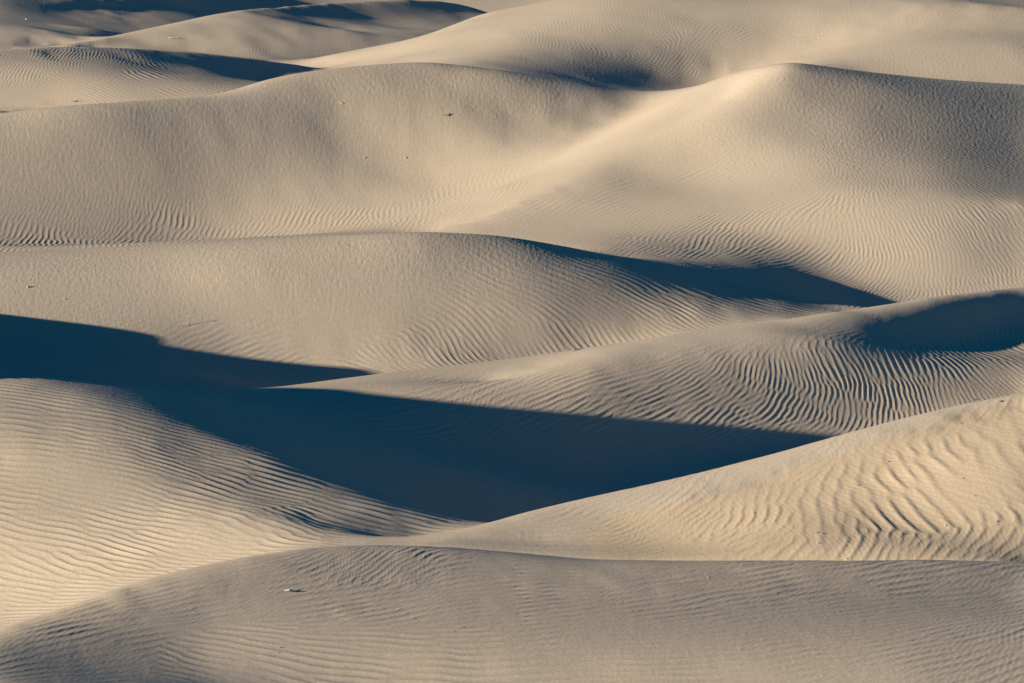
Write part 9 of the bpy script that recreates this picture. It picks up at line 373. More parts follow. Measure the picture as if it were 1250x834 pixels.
9 0 1 0 0 1 0 0 1 1 0 0 0 0 1 1 1 2 3 4 7 12 8 12 11 -11 -7 -5 -3 1 -1 -4 -3 -5 -5 -4 -3 -1 -4 -2 0 2 -1 -2 0 -1 -3 -3 -4 -5 -7 -7 -7 -9 -10 -11 -10 -12 -12 -9 -8 -6 -6 -4 -2 -2 0 1 2 3 12 42 84 52 -3 -5 -5 -7 -12 -4 -5 -8 -7 -8 -4 -4 -4 -2 -3 -2 -2 -2 -1 -2 -1 -2 -1 -1 -2 -1 -1 -2 0 -2 -2 -2 -1 -2 -2 -1 0 2 1 1 2 1 1 1 1 0 2 0 1 0 1 1 0 1 0 1 1 0 1 1 1 0 1 0 0 1 0 0 0 0 1 0 1 -1 2 1 0 1 1
9 1 -1 1 1 0 0 0 0 1 0 0 1 0 1 0 1 2 2 3 3 2 -3 -9 -4 16 8 4 4 1 2 3 -1 -2 -4 -8 -9 -6 -1 4 0 3 0 -1 1 -2 -3 -4 -4 -5 -6 -7 -8 -8 -9 -9 -11 -11 -11 -11 -9 -9 -6 -5 -3 -2 -1 0 2 2 3 4 15 69 68 21 -3 -7 -4 -3 -8 -10 -10 -7 -7 -4 -3 -4 -3 -2 -2 -2 -2 -2 -2 -1 -1 -2 -1 -2 -2 -1 -2 -2 -2 -1 -2 -2 -1 -1 0 1 2 1 1 2 2 1 1 1 1 2 0 2 0 0 2 1 1 0 1 1 1 0 2 1 0 1 0 0 0 0 1 -1 0 1 0 2 0 1 1 1 0
9 0 1 -1 0 1 0 1 0 0 0 1 0 1 0 0 2 0 2 2 2 -5 -4 -6 -5 2 7 8 10 10 4 4 2 0 0 -9 -8 -6 -1 -3 5 -1 -4 5 3 -4 -2 -3 -4 -5 -5 -7 -7 -8 -8 -10 -9 -10 -11 -11 -11 -9 -7 -6 -5 -3 -2 0 1 2 2 4 2 8 57 72 30 -3 -2 -5 -10 -13 -11 -7 -5 -4 -4 -3 -3 -2 -3 -2 -2 -2 -1 -2 -2 -2 -1 -1 -3 -1 -2 -2 -1 -2 -2 -2 -1 0 0 0 2 1 2 1 2 2 1 2 1 1 1 1 1 2 1 0 1 2 1 1 1 1 0 1 1 0 1 0 0 1 -1 1 0 0 1 0 2 0 1 1 1
9 0 0 1 0 0 0 1 0 0 0 0 0 0 1 1 -1 2 1 1 -2 -5 -3 -3 -2 0 -1 3 5 11 13 6 4 5 8 4 -14 -9 -9 -9 -4 1 3 4 4 1 -1 -3 -3 -5 -6 -6 -7 -7 -8 -8 -9 -10 -10 -11 -11 -10 -9 -7 -5 -4 -2 0 0 2 2 2 3 3 8 29 75 41 6 -6 -14 -15 -12 -7 -3 -4 -3 -3 -2 -3 -2 -2 -2 -2 -2 -2 -1 -1 -3 -2 0 -3 -2 -1 -2 -2 -1 -1 -1 -1 1 0 1 2 1 2 1 1 2 2 1 1 2 1 2 1 1 2 1 1 1 1 1 1 1 1 1 0 0 1 1 -1 1 0 1 -1 1 1 0 1 1 1 1
8 0 1 0 0 0 1 -1 1 0 0 0 1 0 -1 1 1 0 0 0 -2 -5 -2 -2 -1 -1 1 0 1 1 10 15 10 5 4 13 8 -21 -18 -7 -7 3 5 1 -1 2 1 0 -5 -4 -5 -5 -6 -6 -8 -8 -8 -8 -10 -10 -10 -10 -11 -8 -7 -4 -3 -2 0 1 3 3 2 2 2 1 5 51 53 18 -1 -15 -16 -4 -2 -1 -3 -2 -2 -3 -1 -3 -2 -1 -2 -1 -2 -2 -1 -1 -3 -1 -1 -2 -2 -2 -1 -1 -1 0 0 1 1 1 2 1 2 2 2 1 1 2 2 1 2 1 1 1 2 1 1 2 1 1 1 0 1 1 1 0 0 1 0 0 0 1 1 1 0 1 1 0 1
9 0 -1 1 0 0 0 1 -1 0 1 0 -1 1 0 0 0 0 0 -1 -2 -4 -2 -2 0 0 1 0 0 1 1 7 16 12 6 10 9 0 -13 -9 2 -6 -16 -5 -2 4 3 0 -2 -3 -4 -4 -5 -7 -5 -7 -9 -8 -9 -9 -10 -10 -10 -9 -8 -7 -3 -2 0 1 2 3 3 3 0 -1 -1 1 16 32 26 6 -7 4 4 -1 0 -2 -2 -1 -3 0 -2 -2 -1 -2 -1 -1 -2 -2 -1 -2 -2 -1 -1 -1 -2 -1 0 0 0 1 0 2 1 1 2 2 1 2 2 2 1 2 1 2 1 2 1 1 2 0 2 1 1 1 1 1 0 0 1 0 1 1 0 0 0 1 2 0 1 1 0
8 0 1 -1 1 0 0 0 0 0 0 0 0 -1 1 0 0 0 -1 -2 -2 -4 -1 0 -1 1 0 1 0 1 0 1 5 14 12 11 20 16 -9 -18 -23 -17 2 -10 1 4 0 -1 1 1 -1 -3 -4 -5 -7 -6 -7 -9 -7 -9 -10 -9 -9 -11 -9 -6 -6 -3 -1 2 3 2 4 1 1 -1 -3 -3 -3 3 15 29 30 3 -1 0 -1 0 -1 -1 0 -2 0 -1 -1 -1 -2 -2 -1 -1 -1 -2 -1 -2 -1 -1 -1 0 -1 0 0 0 1 1 2 2 1 1 2 2 2 1 2 2 1 2 2 1 1 2 1 2 0 1 2 1 0 1 1 1 0 1 0 0 0 1 1 1 0 2 0 1 1
8 0 0 0 0 0 0 0 0 1 -1 0 0 0 0 -1 0 0 -1 -1 -3 -3 0 0 0 -1 0 1 1 1 1 0 1 1 9 7 17 14 18 -6 -21 -16 0 -4 -7 -5 -4 0 2 1 0 -2 -3 -4 -6 -7 -7 -7 -8 -8 -8 -9 -10 -8 -10 -9 -6 -5 -2 0 3 4 4 3 0 -2 -2 -2 -1 4 9 18 18 8 3 2 2 0 1 0 0 0 -1 -1 -1 -1 -1 0 -1 -2 -1 -1 -1 -1 -2 0 -1 -1 0 0 0 2 0 1 1 1 2 2 2 1 2 2 1 2 2 1 1 2 2 1 1 1 2 1 1 1 1 1 1 0 1 0 1 0 1 0 2 0 1 0 2 0 1
7 1 -1 1 -1 1 0 0 0 -1 1 0 0 -1 -1 0 0 -1 -1 -2 -2 -1 -1 -1 0 1 1 0 2 0 1 1 1 1 2 0 -7 14 25 18 13 -10 -14 -17 -9 -7 -3 -1 0 0 0 -2 -3 -5 -4 -7 -6 -7 -7 -8 -8 -8 -8 -10 -9 -9 -9 -6 -3 -1 2 5 4 3 0 -3 -3 -1 2 5 8 12 11 8 4 4 2 3 0 1 0 0 0 0 0 -1 0 -1 -1 0 -2 0 -2 -1 0 -1 0 -1 0 0 1 -1 2 1 1 2 1 1 2 1 2 2 2 1 2 1 2 1 2 1 2 2 0 2 1 1 1 1 0 1 1 1 0 1 0 0 1 1 1 1 0 1 1
8 -1 1 -1 1 -1 0 0 0 0 0 -1 0 0 0 -1 -1 -1 -1 -1 -2 -1 -1 1 0 0 1 1 0 2 0 3 0 2 3 2 -2 2 11 28 16 -5 -20 -2 -7 -11 -5 -4 -2 0 -1 -1 -4 -4 -7 -5 -6 -6 -8 -6 -7 -8 -8 -9 -8 -10 -10 -8 -6 -3 0 3 6 5 -2 -3 -2 0 2 5 8 8 8 7 6 4 4 2 2 2 1 1 0 0 0 0 -1 0 -1 -1 0 -1 0 -1 -1 -1 0 0 0 0 0 1 1 1 1 1 1 2 1 3 1 1 2 2 1 2 2 2 0 2 2 0 3 1 0 1 2 0 1 1 1 0 0 1 1 0 1 2 1 1 0 1 1
7 0 0 0 0 0 0 0 0 0 -1 0 -1 0 -1 0 -1 -1 -1 -2 -1 -1 0 0 1 1 0 1 1 1 2 1 2 2 2 2 3 0 0 0 5 19 16 1 -16 -10 -8 -5 -3 -3 -1 -3 -4 -5 -5 -6 -6 -6 -5 -6 -6 -7 -7 -7 -10 -9 -9 -10 -11 -6 -5 -1 2 2 -1 0 1 3 5 6 7 7 8 7 5 4 4 3 3 2 2 1 1 1 0 0 1 -1 0 0 -1 -1 0 -1 0 0 -1 0 0 0 1 1 0 1 1 1 2 2 1 1 2 2 1 1 2 2 1 2 2 1 1 2 1 1 1 2 0 1 1 1 0 1 1 0 0 2 1 0 1 1 2 0 1
7 0 0 0 0 0 -1 0 0 -1 0 0 0 -1 0 -1 -1 -1 -1 -1 -2 -1 1 0 0 1 1 1 1 1 2 2 2 3 1 3 4 2 1 1 8 16 12 -10 -8 -8 -7 -6 -5 -3 -3 -3 -4 -6 -5 -5 -5 -4 -5 -5 -5 -6 -7 -7 -7 -8 -10 -11 -12 -12 -9 -7 -8 -3 3 5 7 6 7 7 7 8 6 6 6 5 4 4 3 2 2 2 1 1 1 1 -1 0 1 -1 0 0 -1 1 -1 0 0 0 0 0 0 1 1 0 2 1 1 1 2 1 2 1 2 2 2 1 2 1 1 2 1 1 1 2 1 1 1 1 1 1 1 0 1 1 0 0 2 1 1 1 0 2 0
6 1 -1 1 -1 0 0 0 -1 1 -1 -1 -1 0 -1 0 -1 -1 -2 -1 0 0 0 0 1 0 1 1 2 1 2 1 2 2 3 3 4 4 3 2 3 5 0 3 -1 -4 -7 -8 -5 -6 -4 -3 -5 -6 -5 -3 -3 -4 -3 -4 -5 -4 -5 -6 -7 -8 -8 -11 -11 -14 -14 -14 -10 -6 3 7 7 8 7 8 7 7 7 6 6 5 4 4 3 3 3 1 2 2 0 1 1 0 0 0 0 0 0 -1 1 -1 0 0 1 0 1 0 0 2 0 2 1 1 1 2 1 2 2 1 1 2 1 1 3 1 1 2 1 0 2 1 1 1 1 1 0 1 1 0 1 0 1 2 1 1 1 0 2
7 -1 0 0 0 0 0 -1 0 -1 0 0 -1 -1 -1 -1 -1 -1 0 -2 -1 0 1 0 1 1 1 1 1 2 1 3 2 2 2 3 5 5 4 4 4 4 5 9 -1 -11 -10 -10 -13 -10 -7 -5 -5 -2 -1 -2 -1 -1 -2 -3 -3 -4 -4 -5 -6 -6 -8 -8 -11 -13 -15 -14 -12 -7 0 3 5 8 7 6 8 6 6 6 5 5 4 4 4 3 2 3 2 1 1 1 1 1 0 0 0 0 0 0 0 0 0 1 -1 1 0 1 1 1 1 0 2 1 2 1 1 2 0 2 2 1 2 2 0 2 2 0 2 1 1 1 1 1 1 0 1 2 -1 1 1 1 1 2 1 0 1 1 0
6 0 0 -1 0 0 0 0 0 -1 -1 -1 0 -1 0 -2 0 -1 -2 0 -1 1 -1 2 0 1 1 1 2 1 2 1 2 2 3 3 3 5 5 6 6 5 6 9 3 -9 -13 -15 -15 -14 -12 -9 -2 1 0 1 0 0 -1 -1 -2 -3 -3 -5 -4 -6 -7 -8 -8 -10 -12 -15 -12 -8 -4 1 4 4 6 6 6 6 5 5 5 4 5 4 3 3 3 2 2 2 2 1 0 1 0 1 0 0 0 0 0 0 0 0 1 0 1 0 1 0 1 2 1 1 1 1 2 1 2 1 1 2 1 1 2 1 1 2 1 1 1 1 1 1 1 1 1 0 1 1 0 0 3 0 1 2 1 1 0
5 0 1 0 0 -1 0 -1 -1 0 0 -1 -1 0 -2 0 -2 -1 -1 0 0 0 1 0 1 0 1 2 1 2 1 2 2 2 2 2 4 5 6 6 6 7 7 7 11 3 -18 -19 -18 -18 -16 -9 -3 0 2 2 1 1 0 -1 -1 -2 -4 -3 -4 -6 -5 -6 -8 -8 -10 -10 -12 -9 -5 -3 1 2 4 5 4 4 5 4 4 5 3 4 4 3 2 3 2 1 2 1 1 0 1 0 1 0 0 1 -1 1 0 0 0 1 0 1 0 1 1 1 1 1 1 2 1 1 1 2 1 1 2 1 1 2 1 1 1 2 1 0 2 0 1 1 1 0 1 1 0 1 1 2 1 0 1 1 1
6 0 -1 0 -1 0 0 -1 0 -1 -1 0 0 -2 0 -1 -1 -1 -1 -2 1 0 1 0 1 1 1 1 1 2 2 1 3 2 2 1 2 5 5 6 7 6 7 9 8 11 4 -17 -26 -26 -19 -9 -4 -1 2 1 2 1 0 0 -2 -2 -2 -3 -4 -3 -6 -5 -6 -7 -7 -8 -8 -9 -7 -4 -3 1 1 2 2 4 3 4 3 3 4 3 3 3 3 2 2 2 1 1 1 1 1 0 0 1 0 -1 1 0 1 0 0 0 1 0 2 0 1 0 1 2 1 0 1 2 2 1 1 1 1 2 1 1 1 1 1 1 1 2 0 2 0 1 0 2 1 -1 2 0 2 1 1 1 1 1 1
5 -1 0 0 1 -1 -1 0 0 -1 -1 -1 -1 0 -2 -1 -1 -1 0 0 -1 1 0 1 1 1 1 1 1 1 2 2 1 1 2 3 3 3 5 5 4 6 6 4 5 6 8 15 -19 -41 -18 -9 -3 -1 1 2 1 -1 0 -1 -1 -2 -2 -3 -3 -4 -3 -6 -4 -6 -7 -7 -7 -6 -7 -5 -3 -2 0 0 2 1 2 2 3 3 4 3 3 3 2 2 2 1 1 1 1 1 0 1 0 0 0 1 0 0 0 0 1 0 0 1 0 1 1 1 1 0 1 2 1 1 1 1 2 1 1 1 2 0 2 1 1 1 1 1 1 1 1 0 2 0 0 1 1 0 2 1 1 2 0 1 1
5 0 0 -1 -1 1 -1 0 -2 0 0 -1 -1 -1 -1 -1 -1 -1 -1 -1 0 1 1 1 0 1 1 1 1 1 1 2 1 3 1 2 2 3 3 4 4 4 2 3 1 0 1 10 19 -30 -19 -8 -3 0 0 -1 -1 0 -1 -2 -2 -2 -3 -2 -3 -3 -4 -3 -5 -5 -6 -5 -6 -6 -5 -4 -5 -2 -2 0 0 0 1 1 2 2 2 3 3 2 2 2 1 2 1 1 1 0 0 1 0 0 1 0 0 0 0 1 0 1 0 0 1 1 0 1 0 2 1 0 2 0 1 2 0 2 1 1 1 1 1 2 1 1 1 0 1 1 1 1 0 1 1 1 -1 2 1 2 1 0 2 0 1
4 0 0 0 0 -1 0 -1 0 -1 -1 -1 -1 -1 -1 -1 -1 -1 -1 0 0 1 0 0 1 1 1 1 1 2 1 1 2 0 3 1 1 2 3 2 3 1 2 0 0 -1 -2 -2 19 28 -21 -11 -4 -1 -4 -3 -2 -3 -4 -2 -2 -2 -3 -2 -3 -3 -3 -4 -4 -4 -4 -5 -5 -5 -4 -5 -3 -4 -2 -2 0 0 -1 0 0 3 2 2 2 2 2 1 1 0 1 1 0 1 1 -1 1 0 0 0 0 0 1 -1 1 0 0 1 0 1 1 0 1 1 1 1 0 2 1 0 2 1 1 1 1 2 0 1 1 1 1 1 1 0 1 1 1 0 1 0 2 0 1 1 2 1 1 0 1
4 0 -1 0 0 -1 -1 0 -1 0 -1 -1 -1 -1 0 -2 -1 0 -1 -1 1 0 1 0 1 1 0 1 1 1 1 1 1 2 1 1 2 1 1 2 1 1 0 1 -1 -1 -1 -1 1 44 39 -24 -14 -9 -8 -6 -6 -5 -2 -4 -3 -3 -2 -3 -2 -3 -3 -2 -4 -4 -3 -5 -4 -4 -5 -4 -3 -3 -2 -2 -2 -1 0 0 1 1 2 1 1 0 1 1 1 1 1 0 0 0 0 1 -1 1 0 0 0 0 -1 1 0 0 1 0 1 0 0 2 0 1 0 2 1 0 1 1 1 1 1 1 1 1 1 1 0 1 1 2 0 1 1 1 0 1 0 2 -1 1 2 1 1 1 0 2 1
4 -1 0 0 -1 0 0 -1 0 -2 -1 0 -1 -1 -2 0 -1 -2 0 0 -1 2 0 1 0 0 1 1 1 1 1 1 1 1 1 1 1 0 1 1 0 1 0 0 0 0 1 2 5 19 27 24 -12 -15 -9 -9 -6 -4 -5 -3 -3 -3 -2 -3 -2 -3 -2 -3 -3 -3 -4 -2 -4 -5 -3 -3 -4 -2 -3 -2 -1 -1 0 1 0 0 -1 0 0 1 0 1 0 0 0 0 1 -1 0 0 1 -1 0 0 0 1 0 0 0 0 0 1 0 0 1 0 1 0 1 1 1 1 1 1 1 0 1 1 1 0 2 0 2 1 1 0 1 1 0 0 2 0 1 0 1 0 2 2 0 2 1 0 0
3 0 0 -1 0 -1 0 -1 -1 0 -1 -1 -1 -1 -1 -1 -1 -1 -1 0 0 0 1 0 1 1 0 1 1 0 1 1 1 1 1 1 0 1 0 0 0 0 0 -1 1 2 3 3 5 5 5 23 13 -6 -8 -5 -5 -5 -3 -3 -3 -2 -3 -2 -2 -2 -2 -3 -2 -2 -3 -4 -3 -2 -4 -3 -2 -3 -2 -2 -1 0 0 -1 0 -1 -1 0 -1 0 -1 -1 0 0 0 0 -1 1 0 -1 0 0 -1 0 1 -1 0 0 0 1 0 0 0 1 0 1 0 1 1 0 0 1 1 1 0 2 1 0 1 1 1 1 0 1 1 0 2 0 1 1 0 1 1 0 1 0 1 1 2 0 1 1 1
3 0 -1 0 -1 0 -1 0 -1 -1 0 -2 -1 -1 -1 -1 -1 -1 0 -1 1 0 0 1 0 0 2 0 1 1 0 1 1 1 0 1 1 0 0 -1 0 -1 0 1 1 3 3 3 4 4 2 3 12 10 -3 -3 -2 -3 -3 -3 -2 -2 -1 -2 -2 -2 -2 -2 -2 -2 -3 -2 -2 -3 -3 -2 -3 -2 -2 -1 -2 -1 0 0 0 -2 -1 -2 -1 -1 0 -1 -1 0 -1 -1 0 0 -1 0 0 -1 1 0 -1 0 0 0 0 0 0 0 1 0 0 0 1 0 1 0 1 1 0 1 1 1 0 2 0 1 1 1 1 0 0 2 0 1 0 1 0 1 0 1 1 1 1 1 1 1 1 1 1
2 0 0 0 -1 0 -1 -1 0 -1 -2 0 -1 -1 -1 -2 -1 0 -2 1 -1 1 0 1 0 1 0 1 0 1 1 1 0 1 1 0 0 1 -1 0 -1 0 -1 0 2 2 8 2 3 3 3 3 1 6 6 0 -1 -1 -2 -1 -2 -1 -2 -1 -2 0 -2 -2 -1 -3 -1 -2 -3 -2 -2 -3 -2 -2 -2 -1 -1 -1 -1 -1 -1 -1 -1 -2 -1 -2 -1 -1 -1 -1 -1 0 0 -2 0 0 -1 0 -1 0 0 0 0 0 0 -1 1 0 -1 1 1 0 1 0 0 1 0 1 1 0 1 0 1 0 2 0 0 1 1 1 1 0 1 0 1 1 1 0 1 0 0 0 2 2 1 1 0 1 0
3 -1 0 -1 0 -1 0 -1 -1 -1 0 -2 -1 -1 -1 -1 -1 -1 0 -1 0 1 0 0 0 1 0 0 1 0 1 0 2 0 0 2 0 -1 1 -1 -1 -1 1 0 1 3 5 4 3 3 3 3 4 2 5 2 -1 0 -1 -1 0 -2 -1 -1 0 -2 -1 0 -2 -1 -2 -2 -1 -2 -2 -1 -2 -2 -2 -2 -1 -1 -1 -1 -2 -1 -2 -1 -2 -2 -1 -2 0 -2 -1 -1 -1 0 -1 0 -1 0 -1 0 -1 0 -1 0 0 1 -1 0 1 -1 0 1 0 1 0 0 1 0 1 1 0 1 1 1 -1 2 0 1 0 1 0 1 0 2 0 0 1 0 1 0 1 1 1 1 0 1 2 0 1
2 0 -1 -1 0 0 -1 -1 -1 0 -2 0 -1 -2 -1 -1 -1 -1 -1 0 1 -1 1 0 1 -1 1 1 0 1 0 1 0 0 1 0 1 0 -1 0 0 0 -1 1 2 3 4 3 4 3 4 3 3 4 1 2 0 0 1 -1 -1 1 -1 0 -1 0 -1 -1 -1 -1 -1 -1 -2 -1 -1 -3 -1 -2 -1 -1 -2 -1 -2 -1 -2 -2 -1 -2 -2 -1 -3 -1 -2 -1 0 -1 -2 -1 0 -1 -1 -1 1 -2 0 -1 1 0 -1 0 0 0 0 0 0 0 0 0 1 1 0 0 0 1 1 0 1 0 1 0 1 0 1 1 1 0 1 0 1 0 0 1 0 1 0 0 2 1 2 0 0 1 1
1 0 -1 0 0 -1 -1 0 -1 -1 -1 -1 -1 -1 -1 -1 -1 -1 0 -1 -1 1 0 0 0 1 0 0 1 0 1 0 0 1 1 0 0 1 0 -1 0 0 0 1 2 3 3 4 2 4 3 3 4 2 4 1 1 1 -1 1 0 -1 1 -1 0 0 0 -1 0 -1 0 -1 -1 -2 -1 -1 -2 -1 -2 -2 -1 -2 -1 -2 -1 -2 -3 -2 -1 -2 -2 -1 -2 -1 -2 -1 -1 0 -2 -1 0 -1 -1 0 -1 0 -1 0 0 -1 0 0 0 0 1 -1 1 0 0 0 1 1 0 0 0 1 0 1 0 1 1 0 1 -1 1 1 0 1 0 1 0 1 0 1 0 1 0 1 1 2 0 1 0
1 -1 1 -1 -1 0 -1 -1 0 -2 0 -1 -2 0 -2 -1 -1 -1 -1 0 0 0 0 0 1 0 0 1 0 0 1 0 1 0 0 0 0 1 0 0 0 0 1 1 2 2 3 3 4 2 3 4 3 4 3 2 2 0 1 0 0 0 0 1 0 -1 1 0 0 0 -1 -1 -1 -1 -1 -1 -1 -2 0 -2 -2 -1 -3 -1 -2 -2 -2 -2 -3 -2 -1 -2 -1 -2 -1 -2 0 -2 -1 -1 -1 0 -1 -1 0 -1 0 -1 0 0 0 -1 0 0 0 0 0 0 0 0 1 -1 1 0 1 0 1 0 1 0 0 1 0 1 1 0 0 0 1 1 0 1 0 0 1 0 1 1 1 0 2 0 1
1 0 -1 0 -1 -1 0 -1 -1 0 -2 -1 -1 -1 -1 -1 -1 -1 -1 -1 0 1 -1 1 0 0 1 -1 1 1 -1 1 0 1 -1 1 1 -1 1 0 0 0 1 1 2 3 2 3 3 3 3 3 3 3 3 4 2 1 2 0 0 0 0 1 0 1 0 1 -1 0 0 0 -1 0 -1 -1 -2 0 -2 -1 -2 -2 -1 -3 -2 -3 -2 -2 -1 -3 -1 -2 -2 -2 -1 -1 -2 -1 -1 -1 -1 -1 -1 0 -1 0 -1 0 -1 0 -1 1 -1 0 0 0 0 0 0 1 -1 1 0 0 1 0 0 0 1 0 1 0 1 0 0 1 1 0 0 0 1 0 0 1 0 0 2 1 0 1 0 1 1
0 0 -1 0 0 -1 -1 0 -1 -2 0 -1 -1 -2 0 -2 -1 -1 0 -1 0 -1 1 0 0 0 0 1 0 0 1 0 0 0 1 0 0 0 0 0 1 1 0 2 1 2 3 3 2 4 3 2 3 3 4 4 4 3 0 0 0 0 1 1 1 1 0 0 1 0 0 -1 0 0 -1 -1 0 -2 -2 -1 -2 -2 -2 -2 -3 -1 -2 -3 -3 -1 -2 -2 -2 0 -3 -1 -1 -1 -1 -1 -1 -1 -1 -1 0 -1 -1 -1 0 -1 1 -1 0 0 -1 1 -1 0 0 0 1 0 0 0 0 0 0 1 0 1 0 1 -1 1 0 0 1 0 1 0 1 -1 2 -1 0 1 1 1 1 1 0 1 0
-3 -3 -1 -3 -3 -3 -3 -4 -5 -4 -5 -5 -5 -6 -6 -5 -6 -5 -5 -3 -2 -1 0 0 0 1 0 1 1 0 2 1 1 1 2 1 1 3 2 2 2 3 5 6 8 10 14 16 13 14 13 16 14 16 17 18 18 18 15 13 11 9 5 2 4 5 4 4 3 2 1 1 0 -2 -1 -3 -4 -4 -6 -8 -9 -12 -13 -14 -12 -13 -12 -10 -10 -9 -9 -8 -7 -8 -7 -7 -6 -7 -5 -6 -6 -5 -5 -4 -5 -5 -3 -4 -3 -3 -3 -3 -2 -2 -2 -1 -1 -1 -1 -1 -1 0 0 0 0 1 0 1 0 1 0 1 2 0 1 2 0 2 1 1 0 2 1 1 2 0 4 3 3 3 3 2 3
-11 -2 -3 -3 -2 -3 -4 -3 -4 -4 -5 -5 -6 -5 -6 -6 -5 -5 -5 -5 -4 -2 -1 0 -1 1 0 0 1 2 0 1 2 2 1 2 3 1 3 5 5 5 8 8 10 13 14 14 16 14 16 14 16 16 16 18 17 18 18 19 17 15 14 13 10 6 4 3 2 1 0 -1 -2 -3 -4 -5 -6 -8 -7 -9 -7 -7 -7 -6 -9 -10 -9 -8 -7 -6 -8 -6 -7 -8 -6 -8 -7 -7 -8 -7 -6 -6 -6 -7 -6 -4 -6 -4 -5 -4 -5 -3 -4 -3 -3 -4 -2 -2 -2 -2 -2 -2 -2 0 -2 -2 0 -1 -1 -1 0 -1 0 0 0 -1 1 -1 0 1 0 1 -1 1 0 1 1 2 2 1 2 2 1
-17 -3 -2 -2 -3 -3 -3 -4 -3 -4 -5 -5 -4 -5 -6 -5 -5 -6 -5 -5 -4 -4 0 -2 1 -1 1 0 1 1 1 3 1 3 3 3 2 4 4 6 7 10 9 12 13 13 15 17 16 15 14 16 16 16 16 15 17 16 16 15 16 15 13 13 10 8 8 5 4 2 1 0 -2 -3 -4 -4 -4 -4 -4 -3 -4 -3 -3 -3 -3 -2 -3 -6 -8 -10 -8 -10 -10 -8 -10 -8 -9 -8 -8 -8 -8 -8 -7 -6 -6 -7 -6 -6 -5 -5 -5 -4 -4 -5 -3 -4 -4 -3 -3 -3 -3 -3 -2 -3 -2 -2 -3 -2 -1 -2 -2 -1 -2 -1 -1 -1 -1 0 -1 -1 0 -1 0 0 -1 0 0 -1 0 1 1 1 1
-24 -1 -3 -2 -2 -3 -2 -3 -4 -3 -3 -5 -4 -5 -4 -4 -6 -4 -5 -3 -5 -3 -1 0 -2 0 0 1 0 2 3 2 4 3 4 4 5 4 4 5 9 9 12 13 15 16 16 17 15 14 16 13 14 14 14 14 13 13 14 13 12 12 12 9 10 9 8 7 6 5 4 2 3 0 0 -2 -2 -3 -3 -3 -4 -3 -3 -3 -3 -4 -6 -5 -6 -6 -8 -7 -8 -8 -8 -8 -9 -8 -7 -8 -7 -7 -7 -7 -7 -6 -6 -6 -5 -6 -4 -6 -4 -4 -5 -3 -3 -5 -4 -3 -4 -3 -4 -3 -3 -3 -3 -3 -2 -3 -1 -3 -2 -1 -2 -2 -2 -1 -1 -1 -1 -1 -1 -1 0 -1 -2 -1 0 -1 0 0 1
-28 -2 -1 -2 -3 -1 -3 -3 -2 -4 -3 -2 -4 -3 -4 -4 -2 -3 -3 -2 -1 -1 -1 0 1 0 1 0 2 2 3 3 4 3 4 4 4 4 5 6 6 9 12 13 15 15 17 15 16 13 10 13 11 11 11 11 12 10 9 10 9 9 8 8 7 7 6 5 5 5 4 5 2 3 0 0 -1 -1 -2 -2 0 -3 -2 -3 -3 -3 -3 -5 -4 -5 -4 -6 -5 -7 -6 -6 -6 -7 -7 -6 -6 -7 -6 -7 -5 -6 -5 -6 -6 -5 -5 -4 -5 -4 -4 -5 -4 -3 -4 -5 -3 -4 -3 -4 -3 -3 -3 -3 -3 -2 -3 -2 -2 -2 -2 -2 -1 -2 -2 -2 -1 -1 -1 -1 -2 0 -3 -2 -2 0 -1 0 -1
-32 -1 -1 -2 -1 -2 -2 -2 -3 -2 -2 -4 -2 -3 -2 -2 -2 -1 0 0 1 4 2 2 3 2 2 4 2 1 1 2 1 3 1 3 3 4 4 3 5 7 9 14 15 16 16 17 15 11 11 9 9 9 8 8 6 8 7 6 7 5 5 5 4 4 3 3 2 1 1 0 1 0 2 3 3 2 3 2 0 1 0 -1 0 -2 -2 -2 -3 -3 -4 -3 -5 -3 -5 -5 -5 -4 -6 -5 -5 -5 -6 -5 -5 -6 -5 -5 -5 -5 -5 -5 -5 -5 -5 -3 -6 -4 -4 -3 -3 -3 -3 -3 -3 -3 -2 -2 -3 -2 -3 -2 -2 -2 -2 -1 -3 -2 -1 -1 -2 -2 -1 -1 -1 -2 -3 -2 -2 -1 -1 -1 0
-34 -1 -1 0 -2 -2 -1 -3 -1 -3 -3 -1 -3 -2 -1 -2 -1 0 1 1 4 5 2 2 1 3 2 1 2 3 2 1 3 1 3 2 2 3 2 4 2 6 13 16 17 20 19 17 15 9 7 6 6 5 6 5 6 5 5 5 3 5 3 4 3 3 2 2 2 2 1 1 2 2 2 2 1 2 1 1 1 1 1 0 -1 -1 -1 -1 -1 -3 -2 -4 -2 -4 -3 -4 -4 -4 -4 -4 -5 -5 -4 -4 -6 -4 -5 -4 -5 -5 -5 -4 -5 -4 -4 -5 -4 -4 -3 -4 -4 -3 -3 -3 -3 -2 -3 -3 -2 -2 -2 -2 -3 -2 -2 -2 -1 -2 -2 -2 -1 -1 -1 -2 -1 -1 -4 -2 -2 -3 0 -1 0
"""
_q = np.array(RELIEF.split(), dtype=np.int64).reshape(len(SURVEY_Y), len(SURVEY_U))
SURVEY = np.cumsum(np.cumsum(_q, axis=0), axis=1) / 400.0

def cr(t):                                   # Catmull-Rom weights
    t2, t3 = t * t, t * t * t
    return (-0.5 * t3 + t2 - 0.5 * t, 1.5 * t3 - 2.5 * t2 + 1, -1.5 * t3 + 2 * t2 + 0.5 * t, 0.5 * t3 - 0.5 * t2)

def resample(F, knots, at):                  # along axis 0
    f = np.interp(at, knots, np.arange(len(knots)))
    i = np.minimum(f.astype(int), len(knots) - 2); w = cr(f - i)
    return sum(w[k][:, None] * F[np.clip(i + k - 1, 0, len(knots) - 1)] for k in range(4))

